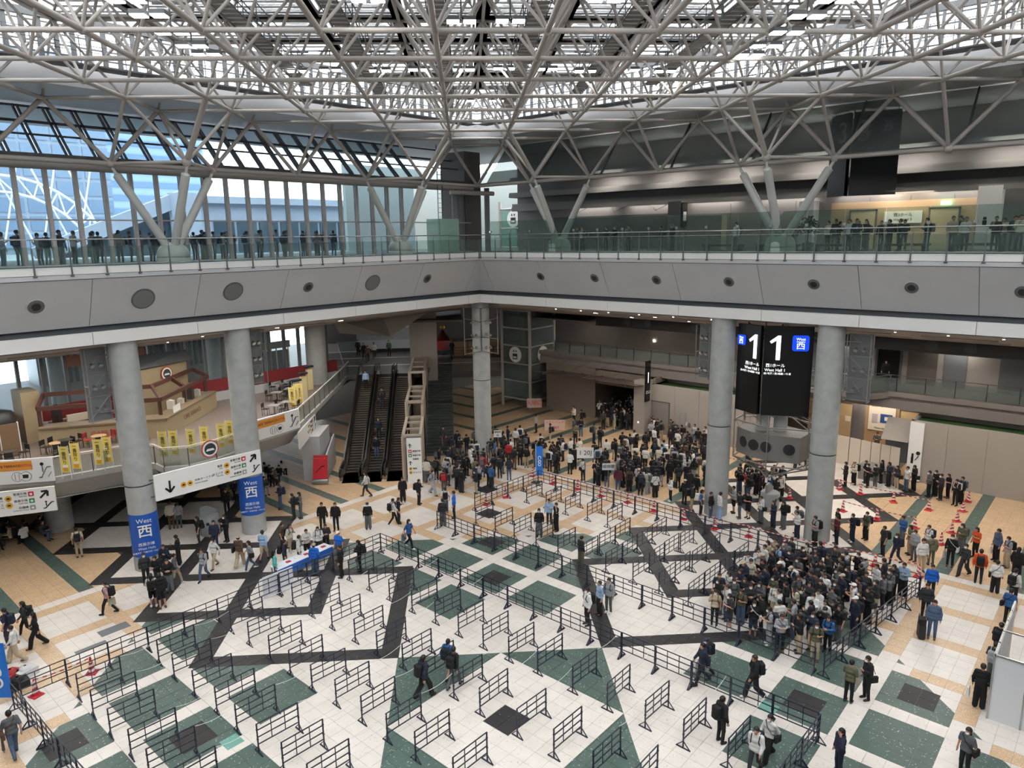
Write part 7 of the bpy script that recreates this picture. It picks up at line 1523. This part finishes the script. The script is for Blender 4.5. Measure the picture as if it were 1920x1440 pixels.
# roof lamps
M_LED = mat('led_panel','#ffffff',.4,emit=18)
def lamp(px, py, d, lab, two=True):
    r_ = ray(px,py).normalized(); p = CAM+r_*(d/ r_.dot(_fw)); t = thing('highbay_lamp', lab, 'lamp', tuple(p)); U = Vector((1,-1,0)).normalized()
    for s in ((-1,1) if two else (0,)):
        c = U*(.28*s); MB().slab([c-U*.2+Vector((-.12,-.12,0)),c+U*.2+Vector((-.12,-.12,0)),c+U*.2+Vector((.12,.12,0)),c-U*.2+Vector((.12,.12,0))],(0,0,1),.03).build('led_panel', M_LED, t); MB().slab([c-U*.21+Vector((-.13,-.13,.035)),c+U*.21+Vector((-.13,-.13,.035)),c+U*.21+Vector((.13,.13,.035)),c-U*.21+Vector((.13,.13,.035))],(0,0,1),.12).build('heat_sink', M_DG, t)
    MB().bar((0,0,.1),(0,0,.9),.04).bar(tuple(-U*.5+ZV*.85),tuple(U*.5+ZV*.85),.06).build('bracket', M_DG, t)
lp = [(865,42,24),(957,41,24),(713,134,33),(786,132,33),(870,132,33),(945,130,33),(1025,131,33),(1097,135,33),(1178,133,33),(1247,135,33),(873,190,42),(933,190,42),(280,31,20),(322,63,22),(360,88,24),(388,104,26),(236,3,19),(1566,3,19),(1513,33,20),(1475,63,22),(1436,88,24),(1405,105,26),(690,2,21),(1135,2,21),(560,135,33),(1330,120,31),(620,133,33)]
for i,(px,py,d) in enumerate(sorted(lp)): lamp(px,py,d,'high bay roof lamp, %s from the left under the glass roof' % (ORD+['twenty-sixth','twenty-seventh','twenty-eighth'])[i])
# dark grated catwalks between the frame layers
for i,u in enumerate((-2.5,-1.5,-.5,.5,1.5,2.5)):
    Dg = Vector((1,1,0)).normalized(); Wg = Vector((1,-1,0)).normalized(); t = thing('roof_catwalk', 'dark grated catwalk, %s from the left running toward the far corner' % ORD[i], 'catwalk'); o = Wg*(u*3.535*1.0)+ZV*24.35; L0 = -16; L1 = 26-abs(u)*3.6
    b = MB()
    for k in range(int((L1-L0)/.5)): s0 = L0+.5*k; b.slab([o+Dg*s0-Wg*.3,o+Dg*s0+Wg*.3,o+Dg*(s0+.32)+Wg*.3,o+Dg*(s0+.32)-Wg*.3],(0,0,1),.05)
    b.build('grating', mat('grating_grey','#77736f',.6), t); b = MB()
    for s in (-.33,.33):
        for z in (0,.5,1.0): b.bar(o+Dg*L0+Wg*s+ZV*z,o+Dg*L1+Wg*s+ZV*z,.035)
        for k in range(int((L1-L0)/1.77)): b.bar(o+Dg*(L0+1.77*k)+Wg*s,o+Dg*(L0+1.77*k)+Wg*s+ZV*1.0,.03)
    b.build('guard_rail', M_DG, t)
# fill lamps added to brighten the concourse, galleries, landing and under the balconies
def strip(name, p, e, size, lab, col=(1,.93,.84), sy=.15):  # added emissive strip, no fixture known there
    o = tag(MB().box(p[0]-size/2,p[0]+size/2,p[1]-sy/2,p[1]+sy/2,p[2],p[2]+.025).build(name, mat('strip_%d'%int(e),(1,.95,.88),.4,emit=e)), lab, 'lamp', 'ceiling strip lamps')
for i in range(8): strip('strip_lamp',(30.6,18-5*i,19.02),6,.4,'strip lamp behind the valance of the right concourse, %s from the far corner' % ORD[i],sy=3.6)  # added to light the wall below the ledge, hidden from view
for i in range(8): strip('strip_lamp',(29.6,16-5*i,21.16),11,.9,'strip lamp above the right concourse ledge, %s from the far corner' % ORD[i],sy=2.2)  # added to brighten the upper wall behind the tinted glass
def added_soffit_lamp(s, t, o, lab):  # added emissive panel lifting the dark under the balcony, kept out of view
    zz = lambda q: 11.85-(q-22.5)/13.75*2.16-.004
    p = [Vector(side(a,b,zz(a),s)) for a,b in ((o+.05,t-1.5),(o+.9,t-1.5),(o+.9,t+1.5),(o+.05,t+1.5))]; T = thing('added_soffit_lamp', lab, 'lamp', group='flush soffit lamps')
    MB().slab(p,(0,0,1),.003).build('added_light_panel', mat('added_soffit_glow',(1,.95,.88),.4,emit=SOFE), T)
    q = [Vector(side(o-.02,b,zz(o)+c,s)) for b,c in ((t-1.75,.05),(t+1.75,.05),(t+1.75,-.06),(t-1.75,-.06))]; MB().slab(q,side(-1,0,0,s),.015).build('baffle', M_SOF, T)  # baffle added to hide the panel from the camera
SOFE = 15
for i,x in enumerate((-10,-5,0,5,10,15)):
    for k,o in enumerate((27.0,32.0)): added_soffit_lamp('L',x,o,'flush lamp in the left soffit, %s from the left in the %s row' % (ORD[i],('front','back')[k]))
for i,y in enumerate((17,12,7,2,-3,-8,-13)):
    for k,o in enumerate((27.0,32.0)): added_soffit_lamp('R',y,o,'flush lamp in the right soffit, %s from the corner in the %s row' % (ORD[i],('front','back')[k]))
for i in range(6): strip('strip_lamp',(40.2,26-8*i,8.93),10,.6,'ceiling lamp over the right gallery, %s from the elevator' % ORD[i],sy=1.6)  # added because the gallery came out dim
tag(MB().prism([V2(LO-Wd*6+D1*1),V2(LO+Wd*9+D1*1),V2(LO+Wd*9+D1*22),V2(LO-Wd*6+D1*22)],9.23,9.4).build('ceiling_landing', M_WALL2), 'low ceiling over the escalator landing', 'ceiling', kind='structure')
for i in range(3): strip('strip_lamp',tuple(LO+D1*(4+5*i)+Wd*2.5+ZV*9.2),8,2.,'ceiling lamp over the escalator landing, %s from the steps' % ORD[i],sy=.5)  # added light for the dark landing
# lettering becomes mesh
dg = bpy.context.evaluated_depsgraph_get()
for o in [o for o in SC.objects if o.type == 'FONT']:
    me = bpy.data.meshes.new_from_object(o.evaluated_get(dg)); n_ = bpy.data.objects.new(o.name.split('.')[0], me); par = o.parent; ml = o.matrix_local.copy()
    bpy.data.objects.remove(o); COL.objects.link(n_); n_.parent = par; n_.matrix_local = ml; n_.name = 'lettering'
